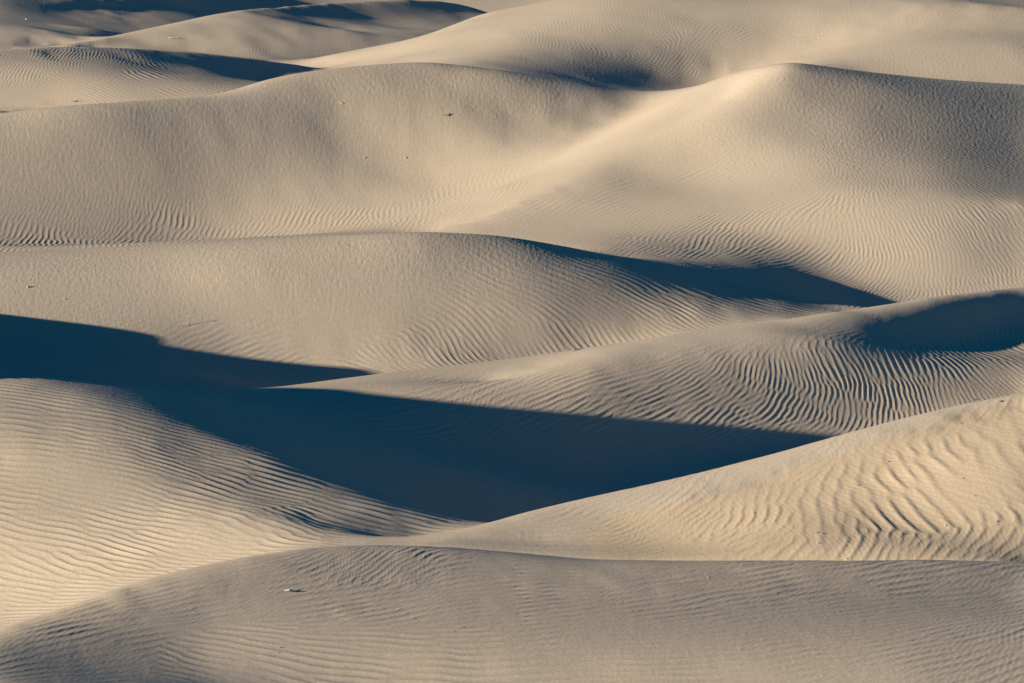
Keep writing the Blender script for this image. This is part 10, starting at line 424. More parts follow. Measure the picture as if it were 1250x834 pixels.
GNU, GNY = 330, 585
gus = np.linspace(GU0, GU1, GNU); gys = np.linspace(GY0, GY1, GNY)
gdu, gdy = gus[1] - gus[0], gys[1] - gys[0]
BASE = resample(resample(SURVEY, SURVEY_Y, gys).T, SURVEY_U, gus).T
# the field runs down to the flat desert floor outside the dunes
FLOOR = -7.0
GU, GY = np.meshgrid(gus, gys)
edge = np.minimum.reduce([(GU - GU0) * GY, (GU1 - GU) * GY, (GY - GY0) * 1.6, (GY1 - GY) * 0.8])
tt = np.clip(edge / 5.5, 0, 1); tt = tt * tt * (3 - 2 * tt)
BASE = FLOOR - 0.3 + (BASE - FLOOR + 0.3) * tt

def bilin(F, u, y):
    fu = np.clip((u - GU0) / gdu, 0, GNU - 1.001); fy = np.clip((y - GY0) / gdy, 0, GNY - 1.001)
    i = fu.astype(np.int32); j = fy.astype(np.int32); a = fu - i; b = fy - j
    return (F[j, i] * (1 - a) + F[j, i + 1] * a) * (1 - b) + (F[j + 1, i] * (1 - a) + F[j + 1, i + 1] * a) * b

def base_height(u, y):
    fu = np.clip((u - GU0) / gdu, 0, GNU - 1.001); fy = np.clip((y - GY0) / gdy, 0, GNY - 1.001)
    i = fu.astype(np.int32); j = fy.astype(np.int32)
    wu, wy = cr(fu - i), cr(fy - j)
    z = 0
    for b in range(4):
        jj = np.clip(j + b - 1, 0, GNY - 1); r = 0
        for a in range(4):
            r = r + wu[a] * BASE[jj, np.clip(i + a - 1, 0, GNU - 1)]
        z = z + wy[b] * r
    return z

def project(u, y, z):
    f = y * math.cos(PITCH) - (z - EYE) * math.sin(PITCH)
    return 625 + FPX * u * y / f, 417 - FPX * (y * math.sin(PITCH) + (z - EYE) * math.cos(PITCH)) / f

# ------------------------------------------------------------------ wind ripples
# each entry: where a patch of ripples was surveyed, run of its crests, spacing, strength, roughness of the sand
RIPPLES = [
    (100, 800, 127.8, 10, 12, 0.12, 0.15),
    (60, 760, 130.5, 10, 9, 0.61, 0.12),
    (200, 735, 132.8, 11, 9, 0.85, 0.09),
    (300, 710, 134.8, 8, 11, 0.85, 0.15),
    (300, 800, 129.0, -6, 14, 0.61, 0.18),
    (450, 740, 133.2, 4, 11, 0.85, 0.15),
    (450, 690, 136.8, 25, 9, 0.73, 0.15),
    (480, 800, 129.2, -5, 13, 0.73, 0.18),
    (650, 700, 137.2, 0, 9, 0.85, 0.12),
    (650, 760, 132.2, 2, 12, 0.85, 0.21),
    (800, 730, 135.5, 5, 11, 0.58, 0.21),
    (800, 810, 129.2, 4, 14, 0.48, 0.24),
    (1000, 720, 137.2, 5, 11, 0.58, 0.21),
    (1150, 720, 138.5, 7, 11, 0.58, 0.21),
    (1000, 780, 131.5, 4, 13, 0.54, 0.3),
    (1150, 507, 162.8, 30, 10, 0.13, 0.3, -0.1),
    (950, 570, 159.8, 30, 10, 0.19, 0.4, -0.1),
    (750, 610, 158.5, 22, 8, 0.19, 0.3, -0.05),
    (600, 650, 155.5, 10, 6, 0.19, 0.3, 0),
    (1220, 530, 159.5, -50, 39.0, 0.42, 0.4, 0.35),
    (1150, 570, 157.0, -55, 39.0, 0.54, 0.4, 0.35),
    (1060, 590, 156.8, -65, 35.1, 0.54, 0.4, 0.35),
    (990, 610, 155.8, -80, 31.2, 0.54, 0.4, 0.35),
    (910, 610, 156.8, 85, 23.4, 0.3, 0.4, 0.35),
    (1200, 600, 154.5, -55, 39.0, 0.6, 0.4, 0.35),
    (1120, 630, 153.2, -65, 36.4, 0.6, 0.4, 0.35),
    (1000, 645, 152.2, 75, 28.6, 0.54, 0.4, 0.3),
    (1100, 670, 150.2, 32, 14, 0.58, 0.4, 0.2),
    (1200, 670, 150.8, 30, 15, 0.58, 0.4, 0.2),
    (950, 665, 151.0, 25, 13, 0.45, 0.4, 0.25),
    (850, 640, 155.0, 45, 13, 0.51, 0.3, 0.35),
    (780, 650, 154.8, 25, 10, 0.58, 0.3, 0.3),
    (720, 655, 154.5, 8, 8, 0.58, 0.3, 0.2),
    (700, 675, 152.2, 0, 8, 0.0, 0.4, 0.3),
    (600, 665, 153.5, 0, 8, 0.0, 0.4, 0.2),
    (850, 672, 151.5, 10, 8, 0.13, 0.4, 0.3),
    (50, 490, 167.5, -6, 7, 0.72, 0.2),
    (100, 550, 164.0, -10, 8, 1.0, 0.25),
    (30, 620, 160.8, -6, 9, 1.14, 0.2),
    (150, 620, 160.8, -14, 9, 1.29, 0.2),
    (50, 710, 156.8, -6, 10, 1.14, 0.2),
    (200, 670, 158.0, -12, 10, 1.29, 0.15),
    (250, 600, 162.0, -16, 9, 1.29, 0.15),
    (350, 640, 159.0, -18, 9, 0.84, 0.15),
    (330, 600, 163.0, -14, 8, 1.29, 0.15),
    (450, 640, 160.8, -14, 9, 0.84, 0.1),
    (430, 610, 163.2, -12, 7, 0.84, 0.1),
    (520, 645, 161.2, -8, 7, 1.29, 0.1),
    (250, 550, 165.2, -14, 7, 1.14, 0.15),
    (150, 500, 167.5, -10, 6, 0.86, 0.2),
    (400, 540, 171.5, -8, 7, 0.5, 0.3),
    (600, 560, 182.2, 8, 7, 0.5, 0.3),
    (800, 550, 186.0, 5, 7, 0.5, 0.3),
    (450, 475, 188.2, 8, 6, 0.5, 0.4),
    (560, 475, 188.0, 13, 7, 0.88, 0.3),
    (700, 470, 188.8, 18, 8, 1.25, 0.2),
    (820, 490, 189.0, 18, 9, 1.25, 0.2),
    (700, 500, 187.0, 12, 8, 1.25, 0.2),
    (850, 460, 190.8, 30, 9, 1.25, 0.2),
    (900, 450, 192.0, 75, 10, 1.25, 0.2),
    (960, 450, 192.8, -85, 10, 1.25, 0.2),
    (1020, 450, 193.2, -65, 11, 1.25, 0.2),
    (1090, 450, 194.5, -60, 11, 1.12, 0.2),
    (1170, 440, 196.5, -40, 9, 1.25, 0.2),
    (1230, 432, 199.8, -25, 8, 1.25, 0.2),
    (900, 500, 189.5, 28, 9, 1.25, 0.2),
    (980, 490, 191.0, 45, 10, 1.25, 0.2),
    (1050, 490, 192.0, 65, 10, 1.12, 0.3),
    (1130, 480, 193.2, -80, 10, 0.88, 0.3),
    (1220, 460, 195.5, -50, 9, 0.62, 0.4),
    (960, 525, 189.0, 20, 8, 1.12, 0.2),
    (1235, 400, 204.0, 55, 8, 1.12, 0.1),
    (600, 445, 195.0, 15, 7, 0.0, 0.35),
    (800, 415, 195.5, 15, 7, 0.0, 0.35),
    (950, 400, 196.8, 15, 7, 0.0, 0.35),
    (1100, 375, 202.0, 15, 7, 0.0, 0.3),
    (1200, 358, 206.2, 15, 7, 0.0, 0.3),
    (900, 412, 194.8, 15, 7, 0.12, 0.3),
    (1100, 400, 199.8, 15, 7, 0.0, 0.05),
    (1180, 395, 202.8, 15, 7, 0.0, 0.05),
    (100, 330, 214.2, 5, 8, 0.0, 1.1),
    (300, 320, 215.0, 5, 8, 0.0, 1.1),
    (500, 310, 216.2, 5, 8, 0.0, 1.2),
    (620, 310, 217.5, -25, 8, 0.15, 1.0),
    (100, 370, 211.5, 10, 8, 0.1, 0.7),
    (300, 370, 212.5, 15, 8, 0.1, 0.6),
    (450, 370, 213.2, 5, 7, 0.2, 0.7),
    (600, 360, 214.5, -15, 7, 0.4, 0.6),
    (720, 350, 216.5, -18, 7, 0.7, 0.4),
    (100, 430, 208.0, 18, 7, 0.5, 0.3),
    (250, 440, 209.0, 22, 9, 0.7, 0.2),
    (350, 440, 210.0, 25, 9, 0.7, 0.2),
    (450, 440, 210.2, -30, 8, 0.8, 0.3),
    (400, 410, 211.5, 2, 8, 0.4, 0.4),
    (400, 438, 210.2, 0, 8, 0.6, 0.2),
    (370, 445, 209.8, 10, 8, 0.6, 0.2),
    (425, 447, 209.8, -14, 8, 0.7, 0.2),
    (560, 430, 211.5, -38, 9, 0.9, 0.2),
    (660, 415, 213.0, -42, 9, 1.0, 0.2),
    (750, 410, 214.0, -38, 8, 1.0, 0.2),
    (840, 390, 215.8, -25, 7, 1.0, 0.2),
    (700, 380, 214.8, -25, 7, 0.8, 0.3),
    (800, 370, 216.8, -22, 7, 0.9, 0.2),
    (950, 378, 218.8, -15, 6, 0.9, 0.2),
    (850, 345, 220.5, -15, 6, 0.5, 0.2),
    (600, 395, 213.2, -25, 7, 0.6, 0.3),
    (50, 295, 247.0, 70, 11.0, 0.77, 0.3),
    (200, 285, 250.5, 75, 11.0, 0.77, 0.3),
    (330, 280, 251.2, 70, 11.0, 0.68, 0.3),
    (430, 272, 250.5, 62, 10.1, 0.59, 0.3),
    (500, 262, 248.5, 55, 9.2, 0.42, 0.3),
    (600, 230, 251.5, 50, 7.4, 0.26, 0.3),
    (100, 260, 251.0, 75, 8.3, 0.26, 0.6),
    (300, 250, 254.0, 70, 8.3, 0.21, 0.6),
    (150, 200, 254.5, 60, 7.4, 0.0, 1.0),
    (400, 200, 257.2, 60, 7.4, 0.0, 0.7),
    (300, 130, 259.5, 60, 7.4, 0.0, 0.9),
    (550, 100, 264.2, 60, 7.4, 0.0, 1.1),
    (650, 120, 264.0, 20, 7.4, 0.0, 1.1),
    (650, 180, 259.0, 50, 7.4, 0.09, 0.3),
    (750, 150, 261.8, 40, 7.4, 0.0, 0.3),
    (480, 150, 260.5, 60, 7.4, 0.0, 0.7),
    (750, 130, 264.5, 40, 7.4, 0.0, 0.4),
    (620, 270, 240.8, 20, 5.5, 0.36, 0.3),
    (700, 250, 242.8, 22, 6.4, 0.58, 0.2),
    (780, 200, 248.5, 20, 4.6, 0.22, 0.3),
    (760, 235, 244.5, 15, 6.4, 0.65, 0.2),
    (850, 225, 245.8, 14, 6.4, 0.65, 0.2),
    (800, 270, 238.2, 35, 7.4, 0.72, 0.2),
    (900, 270, 237.2, 38, 7.4, 0.72, 0.2),
    (870, 310, 231.0, 25, 6.4, 0.72, 0.2),
    (980, 250, 238.8, 22, 7.4, 0.58, 0.3),
    (980, 300, 234.0, 32, 8.3, 0.72, 0.2),
    (1000, 340, 230.5, 20, 6.4, 0.72, 0.2),
    (950, 200, 247.0, 22, 5.5, 0.29, 0.7),
    (1040, 275, 235.8, 62, 8.3, 0.58, 0.3),
    (1080, 290, 234.5, 86, 8.3, 0.58, 0.3),
    (1060, 240, 239.0, 55, 7.4, 0.43, 0.6),
    (1085, 240, 238.8, 85, 7.4, 0.36, 0.7),
    (1020, 250, 238.2, 38, 7.4, 0.5, 0.5),
    (1060, 340, 231.2, 45, 7.4, 0.72, 0.2),
    (1140, 332, 231.8, 78, 7.4, 0.65, 0.2),
    (1100, 240, 238.8, -60, 8.3, 0.36, 0.8),
    (1130, 290, 234.5, -60, 8.3, 0.58, 0.3),
    (1200, 250, 237.8, -40, 7.4, 0.65, 0.3),
    (1220, 310, 233.8, -50, 8.3, 0.58, 0.3),
    (1220, 340, 231.2, -68, 7.4, 0.58, 0.3),
    (1000, 130, 253.8, 30, 5.5, 0.08, 1.1),
    (1100, 130, 255.2, 30, 5.5, 0.08, 1.2),
    (1200, 150, 255.8, -20, 5.5, 0.14, 1.2),
    (1050, 190, 247.8, -50, 6.4, 0.22, 1.3),
    (1200, 200, 248.8, -35, 6.4, 0.36, 1.0),
    (880, 120, 256.2, 30, 5.5, 0.08, 0.5),
    (900, 160, 250.8, 25, 4.6, 0.22, 0.8),
    (500, 60, 309.5, -70, 6, 0.0, 0.3),
    (600, 35, 309.5, -75, 6, 0.18, 0.3),
    (700, 30, 307.0, -70, 6, 0.48, 0.2),
    (780, 25, 307.5, -55, 6, 0.48, 0.2),
    (820, 6, 310.8, 20, 4, 0.54, 0.2),
    (760, 50, 304.0, -30, 6, 0.36, 0.4),
    (700, 80, 297.8, 20, 5, 0.12, 0.7),
    (820, 80, 301.8, 22, 5, 0.36, 0.4),
    (900, 60, 304.5, 22, 5, 0.3, 0.4),
    (1000, 60, 303.2, 12, 5, 0.24, 0.6),
    (1100, 60, 296.0, 5, 5, 0.18, 0.8),
    (1200, 70, 293.0, 0, 5, 0.12, 0.8),
    (900, 15, 309.5, 20, 5, 0.24, 0.5),
    (1100, 20, 307.5, -10, 5, 0.12, 0.7),
    (30, 85, 291.0, 80, 7, 0.8, 0.2),
    (80, 75, 293.5, 85, 7, 0.8, 0.2),
    (140, 70, 297.0, -60, 6, 0.5, 0.2),
    (100, 95, 289.8, -18, 5, 0.7, 0.3),
    (200, 90, 293.0, -20, 5, 0.8, 0.2),
    (230, 108, 287.5, -18, 5, 0.8, 0.2),
    (60, 115, 287.0, 20, 5, 0.4, 0.4),
    (150, 110, 287.0, -20, 5, 0.6, 0.3),
    (180, 64, 301.0, -40, 6, 0.0, 0.2),
    (240, 72, 302.5, -30, 6, 0, 0.2),
    (300, 88, 302.8, -30, 6, 0, 0.2),
    (200, 45, 328.2, 60, 5, 0.0, 0.4),
    (400, 45, 331.0, 60, 5, 0.0, 0.5),
    (350, 65, 326.8, 80, 5, 0.3, 0.3),
    (100, 30, 349.2, 60, 5, 0.1, 0.5),
    (250, 20, 364.0, 60, 5, 0, 0.4),
    (200, 325, 214.8, 5, 8, 0, 1.0),
    (400, 300, 216.8, 5, 8, 0, 1.0),
    (400, 340, 214.2, 5, 8, 0, 0.9),
    (200, 350, 213.0, 5, 8, 0, 0.8),
    (0, 340, 213.0, 5, 8, 0, 1.0),
    (50, 230, 252.0, 70, 9, 0.05, 0.9),
    (200, 160, 256.8, 60, 8, 0, 1.0),
    (250, 220, 254.8, 60, 8, 0, 0.8),
    (50, 170, 254.5, 60, 8, 0, 1.0),
    (350, 230, 255.2, 60, 8, 0.05, 0.7),
    (450, 230, 255.8, 60, 8, 0, 0.5),
    (350, 160, 258.8, 60, 8, 0, 0.8),
    (450, 100, 263.2, 60, 8, 0, 1.0),
    (550, 190, 258.8, 60, 8, 0, 0.4),
    (700, 434, 194.0, 15, 7, 0, 0.3),
    (760, 425, 193.8, 15, 7, 0, 0.3),
    (640, 441, 195.0, 12, 7, 0, 0.3),
    (560, 452, 193.8, 12, 7, 0.05, 0.3),
]
# where the brink line of the near right dune runs (bearing, distance)
BRINK = [(0.0112, 156.5), (0.0232, 157.0), (0.0352, 157.25), (0.0438, 157.5), (0.0523, 158.5), (0.0677, 160.0), (0.0729, 160.5), (0.0865, 161.75), (0.0984, 163.25), (0.1068, 164.0)]
zu = np.gradient(BASE, gdu, axis=1) / gys[:, None]
zy = np.gradient(BASE, gdy, axis=0) - gus[None] * zu
gpx, gpy = project(GU, GY, BASE)
num = [0.0] * 6; den = 1e-9
for (px, py, ry, ang, spacing, amp, mot, *rest) in RIPPLES:
    y0 = ry
    u0 = (px - 625) / FPX / math.cos(PITCH) * (1 + 0.02)
    sx = float(bilin(zu, np.array([u0]), np.array([y0]))[0]); sy = float(bilin(zy, np.array([u0]), np.array([y0]))[0])
    sx = max(-.24, min(.24, sx)); sy = max(-.05, min(.3, sy))
    k = FPX / y0
    J = np.array([[k, 0], [k * sx * math.cos(PITCH), k * (math.sin(PITCH) + sy * math.cos(PITCH))]])
    ks = np.array([-math.sin(math.radians(ang)), math.cos(math.radians(ang))]) / (spacing * 0.62)
    kw = J.T @ ks
    lam = 1 / np.hypot(*kw)
    th = math.atan2(kw[1], kw[0])
    d2 = ((gpx - px) / 60) ** 2 + ((gpy - py) / 26) ** 2 + ((GY - ry) / 6.0) ** 2
    w = 1 / (d2 + 0.15) ** 2
    for q, v in enumerate((math.cos(2 * th), math.sin(2 * th), math.log(min(max(lam, .2), 1.15 if (rest and rest[0] > .15) else (.45 if py > 680 else .70))), amp, mot, rest[0] if rest else 0.0)):
        num[q] = num[q] + w * v
    den = den + w
F_c, F_s, F_l, F_a, F_m, F_w = [n / den for n in num]

TN, TL = 1024, 12.0                          # tile size and its ripple wavelength, in texels
rng = np.random.default_rng(11)
_f = np.fft.fftfreq(TN)
KX, KY = np.meshgrid(_f, _f)
KR = np.hypot(KX, KY); KA = np.arctan2(KY, KX)
spec = np.fft.fft2(rng.standard_normal((TN, TN)))
NANG = 16
tiles = []
for n in range(NANG):
    a0 = n * math.pi / NANG
    da = (KA - a0 + math.pi) % (2 * math.pi) - math.pi
    filt = np.exp(-0.5 * ((KR - 1 / TL) / (0.10 / TL)) ** 2 - 0.5 * (da / math.radians(7.5)) ** 2) * (np.abs(da) < 1.2)
    t = np.fft.ifft2(spec * filt)
    tiles.append((t / np.sqrt((np.abs(t) ** 2).mean())).astype(np.complex64))
filt = np.exp(-0.5 * ((KR - 1 / 10.0) / (0.35 / 10.0)) ** 2)
mott = np.real(np.fft.ifft2(spec * filt)); mott = (mott / mott.std()).astype(np.float32)
filt = np.exp(-0.5 * ((KR - 1 / 60.0) / (0.6 / 60.0)) ** 2)
patch = np.real(np.fft.ifft2(spec * filt)); patch = (patch / patch.std()).astype(np.float32)

def tap(T, p, q):
    i = np.floor(p); j = np.floor(q); a = (p - i).astype(np.float32); b = (q - j).astype(np.float32)
    i = i.astype(np.int32) % TN; j = j.astype(np.int32) % TN; i1 = (i + 1) % TN; j1 = (j + 1) % TN
    return (T[j, i] * (1 - a) + T[j, i1] * a) * (1 - b) + (T[j1, i] * (1 - a) + T[j1, i1] * a) * b

LAMS = np.log(np.array([0.22, 0.30, 0.41, 0.56, 0.76, 1.03, 1.40]))
def crest_field(x, y, th, fl):
    """complex wave field: crests across direction th, wavelength class fl"""
    fa = (th % math.pi) / (math.pi / NANG); ia = np.floor(fa).astype(np.int32); wa = fa - ia
    il = fl.astype(np.int32); wl_ = np.clip((fl - il - .5) * 2.2 + .5, 0, 1)
    acc = np.zeros(len(x), np.complex64)
    for L in range(len(LAMS)):
        s = TL / math.exp(LAMS[L])
        mL = np.nonzero((il == L) | (il + 1 == L))[0]
        if len(mL) == 0: continue
        wL = np.where(il[mL] == L, 1 - wl_[mL], wl_[mL])
        for n in range(NANG):
            for da in (0, 1):
                w = np.where(((ia[mL] + da) % NANG) == n, wa[mL] if da else 1 - wa[mL], 0) * wL
                k = np.nonzero(w > 1e-3)[0]
                if len(k) == 0: continue
                m = mL[k]
                v = tap(tiles[n], x[m] * s + 137.3 * L, y[m] * s + 71.9 * L)
                v = np.where((ia[m] + da) >= NANG, np.conj(v), v)      # direction wraps at 180 degrees
                acc[m] += (w[k] * v).astype(np.complex64)
    return acc

def ripple_height(u, y):
    """u, y: flat arrays -> height added by ripples, roughness mottle"""
    x = u * y
    th = 0.5 * np.arctan2(bilin(F_s, u, y), bilin(F_c, u, y)) % math.pi
    amp = bilin(F_a, u, y); ll = bilin(F_l, u, y); mot = bilin(F_m, u, y)
    # slow wander of the crests
    th = (th + 0.10 * tap(patch, x * 4.0, y * 4.0)) % math.pi
    fl = np.clip((ll - LAMS[0]) / (LAMS[1] - LAMS[0]), 0, len(LAMS) - 1.001)
    acc = crest_field(x, y, th, fl)
    r = np.abs(acc) + 1e-6
    nrm = acc / r
    env = np.clip(r, 0, 1.3) ** 0.6
    ph = np.angle(nrm)
    lee = np.clip(2.5 * np.cos(th), -1, 1)      # steep side turned away from the wind
    prof = np.cos(ph) + 0.22 * np.cos(2 * ph) + 0.20 * lee * np.sin(2 * ph)
    lam = np.exp(ll)
    pm = 1 + 0.28 * tap(patch, x * 9.0 + 300, y * 9.0)
    h = prof * env * amp * pm * lam * 0.032
    fine = crest_field(x * 2.3 + 11, y * 2.3 + 5, th + 0.42, fl)
    h = h + np.real(fine) / (np.abs(fine) + .4) * 0.005 * np.minimum(lam, .6) * (0.25 + amp)
    mt = tap(mott, x * 34.0, y * 13.0) * 0.4 + tap(mott, x * 62.0 + 99, y * 26.0) * 0.4
    h = h + mot * 0.0032 * mt
    return h

def surface(u, y):
    return base_height(u, y) + ripple_height(u, y)

# ------------------------------------------------------------------ sand material
def sand_material():
    m = bpy.data.materials.new("sand")
    m.use_nodes = True
    nt = m.node_tree; N, L = nt.nodes, nt.links
    b = N["Principled BSDF"]
    b.inputs["Roughness"].default_value = 1.0
    b.inputs["Specular IOR Level"].default_value = 0.05
    geo = N.new("ShaderNodeTexCoord")
    n1 = N.new("ShaderNodeTexNoise"); n1.inputs["Scale"].default_value = 0.12; n1.inputs["Detail"].default_value = 3
    n2 = N.new("ShaderNodeTexNoise"); n2.inputs["Scale"].default_value = 16.0; n2.inputs["Detail"].default_value = 3; n2.inputs["Roughness"].default_value = .7
    L.new(geo.outputs["Object"], n1.inputs["Vector"]); L.new(geo.outputs["Object"], n2.inputs["Vector"])
    at = N.new("ShaderNodeAttribute"); at.attribute_name = "coarse_sand"
    add = N.new("ShaderNodeMath"); add.operation = 'MULTIPLY_ADD'; add.inputs[1].default_value = 0.5; add.use_clamp = True
    L.new(n1.outputs["Fac"], add.inputs[0]); L.new(at.outputs["Fac"], add.inputs[2])
    mix = N.new("ShaderNodeMix"); mix.data_type = 'RGBA'
    mix.inputs[6].default_value = (0.51, 0.435, 0.33, 1)
    mix.inputs[7].default_value = (0.54, 0.425, 0.275, 1)
    L.new(add.outputs[0], mix.inputs[0])
    mr = N.new("ShaderNodeMapRange"); mr.inputs[1].default_value = 0.25; mr.inputs[2].default_value = 0.75
    mr.inputs[3].default_value = 0.80; mr.inputs[4].default_value = 1.18
    L.new(n2.outputs["Fac"], mr.inputs[0])
    mul = N.new("ShaderNodeVectorMath"); mul.operation = 'SCALE'
    L.new(mix.outputs[2], mul.inputs[0]); L.new(mr.outputs[0], mul.inputs[3])
    L.new(mul.outputs[0], b.inputs["Base Color"])
    n3 = N.new("ShaderNodeTexNoise"); n3.inputs["Scale"].default_value = 9.0; n3.inputs["Detail"].default_value = 4; n3.inputs["Roughness"].default_value = .75
    L.new(geo.outputs["Object"], n3.inputs["Vector"])
    bump = N.new("ShaderNodeBump"); bump.inputs["Strength"].default_value = 0.5; bump.inputs["Distance"].default_value = 0.012
    L.new(n3.outputs["Fac"], bump.inputs["Height"]); L.new(bump.outputs[0], b.inputs["Normal"])
    return m
SAND = sand_material()

# ------------------------------------------------------------------ dune mesh
NC_IN, NR = 1400, 1700
u_in = np.linspace(-0.1125, 0.1125, NC_IN)
u_left = -0.1125 - np.linspace(0, 1, 141)[1:] ** 1.3 * (GU0 * -1 - 0.1125)
u_right = 0.1125 + np.linspace(0, 1, 51)[1:] ** 1.2 * (GU1 - 0.1125)
cols = np.concatenate([u_left[::-1], u_in, u_right])
NC = len(cols)
yf = np.arange(GY0, GY1, 0.2)
UU, YY = np.meshgrid(cols, yf)
zf = bilin(BASE, UU.ravel(), YY.ravel()).reshape(UU.shape)
_, vv = project(UU, YY, zf)
rate = -np.diff(vv, axis=0) / 0.2
inview = (vv[1:] < 860) & (vv[1:] > -25)
vis = vv[1:] <= np.minimum.accumulate(vv, axis=0)[1:] + 1.0
rate = np.where(inview & vis, np.clip(rate, 4.0, 14.0), np.where(YY[1:] > 380, 0.6, 1.8))
kk = 11
rate = np.stack([np.convolve(rate[:, c], np.ones(kk) / kk, 'same') for c in range(NC)], 1)
sm = rate
for hw in (40, 25):
    pad = np.pad(sm, ((0, 0), (hw, hw)), mode='edge')
    cs = np.cumsum(np.concatenate([np.zeros((len(sm), 1)), pad], 1), axis=1)
    sm = (cs[:, 2 * hw + 1:] - cs[:, :-(2 * hw + 1)]) / (2 * hw + 1)
cum = np.concatenate([np.zeros((1, NC)), np.cumsum(sm, axis=0)], 0)
rows = np.linspace(0, 1, NR)
Ym = np.empty((NR, NC))
for c in range(NC):
    Ym[:, c] = np.interp(rows * cum[-1, c], cum[:, c], yf)
Um = np.tile(cols[None], (NR, 1))
uf, yfl = Um.ravel(), Ym.ravel()
Zm = base_height(uf, yfl) + ripple_height(uf, yfl)
co = np.empty((NR * NC, 3), np.float32)
co[:, 0] = uf * yfl; co[:, 1] = yfl; co[:, 2] = Zm
idx = np.arange(NR * NC, dtype=np.int32).reshape(NR, NC)
quads = np.stack([idx[:-1, :-1], idx[:-1, 1:], idx[1:, 1:], idx[1:, :-1]], -1).reshape(-1, 4)
me = bpy.data.meshes.new("sand_dunes")
me.vertices.add(len(co)); me.vertices.foreach_set("co", co.ravel())
me.loops.add(quads.size); me.loops.foreach_set("vertex_index", quads.ravel())
me.polygons.add(len(quads))
me.polygons.foreach_set("loop_start", np.arange(0, quads.size, 4, dtype=np.int32))
me.update(calc_edges=True)
me.shade_smooth()
a = me.attributes.new("coarse_sand", 'FLOAT', 'POINT')
# tan coarser sand lies on the face below the brink of the near right dune, pale fine sand on the strip above it
yb = np.interp(uf, [b[0] for b in BRINK], [b[1] for b in BRINK]) + 0.10 * np.sin(uf * 900) + 0.06 * np.sin(uf * 2300 + 1)
tan = np.clip((yb - yfl) / 0.22, 0, 1) * np.clip((yfl - 146) / 1.5, 0, 1) * np.clip((uf - BRINK[0][0]) / 0.01, 0, 1)
tan = np.where(yfl < 170, tan * 0.55, 0)
strip = np.clip((yfl - yb) / 0.22, 0, 1) * np.clip((uf - BRINK[0][0]) / 0.01, 0, 1) * (yfl < 170)
a.data.foreach_set("value", (tan - 0.08 * strip).astype(np.float32))
me.materials.append(SAND)
dunes = bpy.data.objects.new("sand_dunes", me)
scene.collection.objects.link(dunes)
dunes["kind"] = "structure"

# the flat desert floor round the dunes, out to the horizon
bm = bmesh.new()
R = 9000
vs = [bm.verts.new((x, y, FLOOR)) for x, y in ((-R, -R), (R, -R), (R, R), (-R, R))]
bm.faces.new(vs)
gm = bpy.data.meshes.new("desert_floor"); bm.to_mesh(gm); bm.free()
gm.materials.append(SAND)
floor_obj = bpy.data.objects.new("desert_floor", gm)
scene.collection.objects.link(floor_obj)
floor_obj["kind"] = "structure"

# ------------------------------------------------------------------ small things lying on the sand
def ground_z(x, y):
    u = np.array([x / y]); yy = np.array([float(y)])
    return float(surface(u, yy)[0])

def rough_material(name, c1, c2, scale, rough=.9):
    m = bpy.data.materials.new(name); m.use_nodes = True
    N, L = m.node_tree.nodes, m.node_tree.links
    b = N["Principled BSDF"]; b.inputs["Roughness"].default_value = rough
    tc = N.new("ShaderNodeTexCoord"); n = N.new("ShaderNodeTexNoise"); n.inputs["Scale"].default_value = scale
    n.inputs["Detail"].default_value = 4
    mx = N.new("ShaderNodeMix"); mx.data_type = 'RGBA'
    mx.inputs[6].default_value = (*c1, 1); mx.inputs[7].default_value = (*c2, 1)
    L.new(tc.outputs["Object"], n.inputs["Vector"]); L.new(n.outputs["Fac"], mx.inputs[0]); L.new(mx.outputs[2], b.inputs["Base Color"])
    return m
DARK_STONE = rough_material("dark_stone", (.05, .045, .04), (.13, .11, .09), 30)
PALE_STONE = rough_material("pale_stone", (.42, .36, .28), (.6, .52, .4), 25)
DRY_STRAW = rough_material("dry_straw", (.45, .33, .17), (.62, .48, .28), 18)
DRY_BARK = rough_material("dry_bark", (.26, .21, .15), (.42, .35, .25), 20)
GREY_WOOD = rough_material("weathered_wood", (.10, .085, .065), (.24, .20, .15), 22)

def link_mesh(name, bm, mat, parent=None):
    me = bpy.data.meshes.new(name); bm.to_mesh(me); bm.free()
    me.materials.append(mat)
    for p in me.polygons: p.use_smooth = True
    o = bpy.data.objects.new(name, me); scene.collection.objects.link(o)
    if parent: o.parent = parent
    return o

def describe(o, label, cat, group=None):
    o["label"] = label; o["category"] = cat
    if group: o["group"] = group
    return o

def stone_bm(size, seed, flat=.65):
    size *= .8
    r = random.Random(seed); bm = bmesh.new()
    bmesh.ops.create_icosphere(bm, subdivisions=3, radius=1)
    sc = (size * r.uniform(.8, 1.25), size * r.uniform(.6, .9), size * flat)
    pl = [(Vector((r.uniform(-1, 1), r.uniform(-1, 1), r.uniform(-.4, 1))).normalized(), r.uniform(.62, .85)) for _ in range(9)]
    for v in bm.verts:
        c = v.co.copy()
        for n, d in pl:                       # broken facets
            k = c.dot(n) - d
            if k > 0: c -= n * k * .85
        c *= 1 + .04 * math.sin(9 * c.x + seed) * math.sin(8 * c.y - seed)
        v.co = Vector((c.x * sc[0], c.y * sc[1], c.z * sc[2]))
    return bm

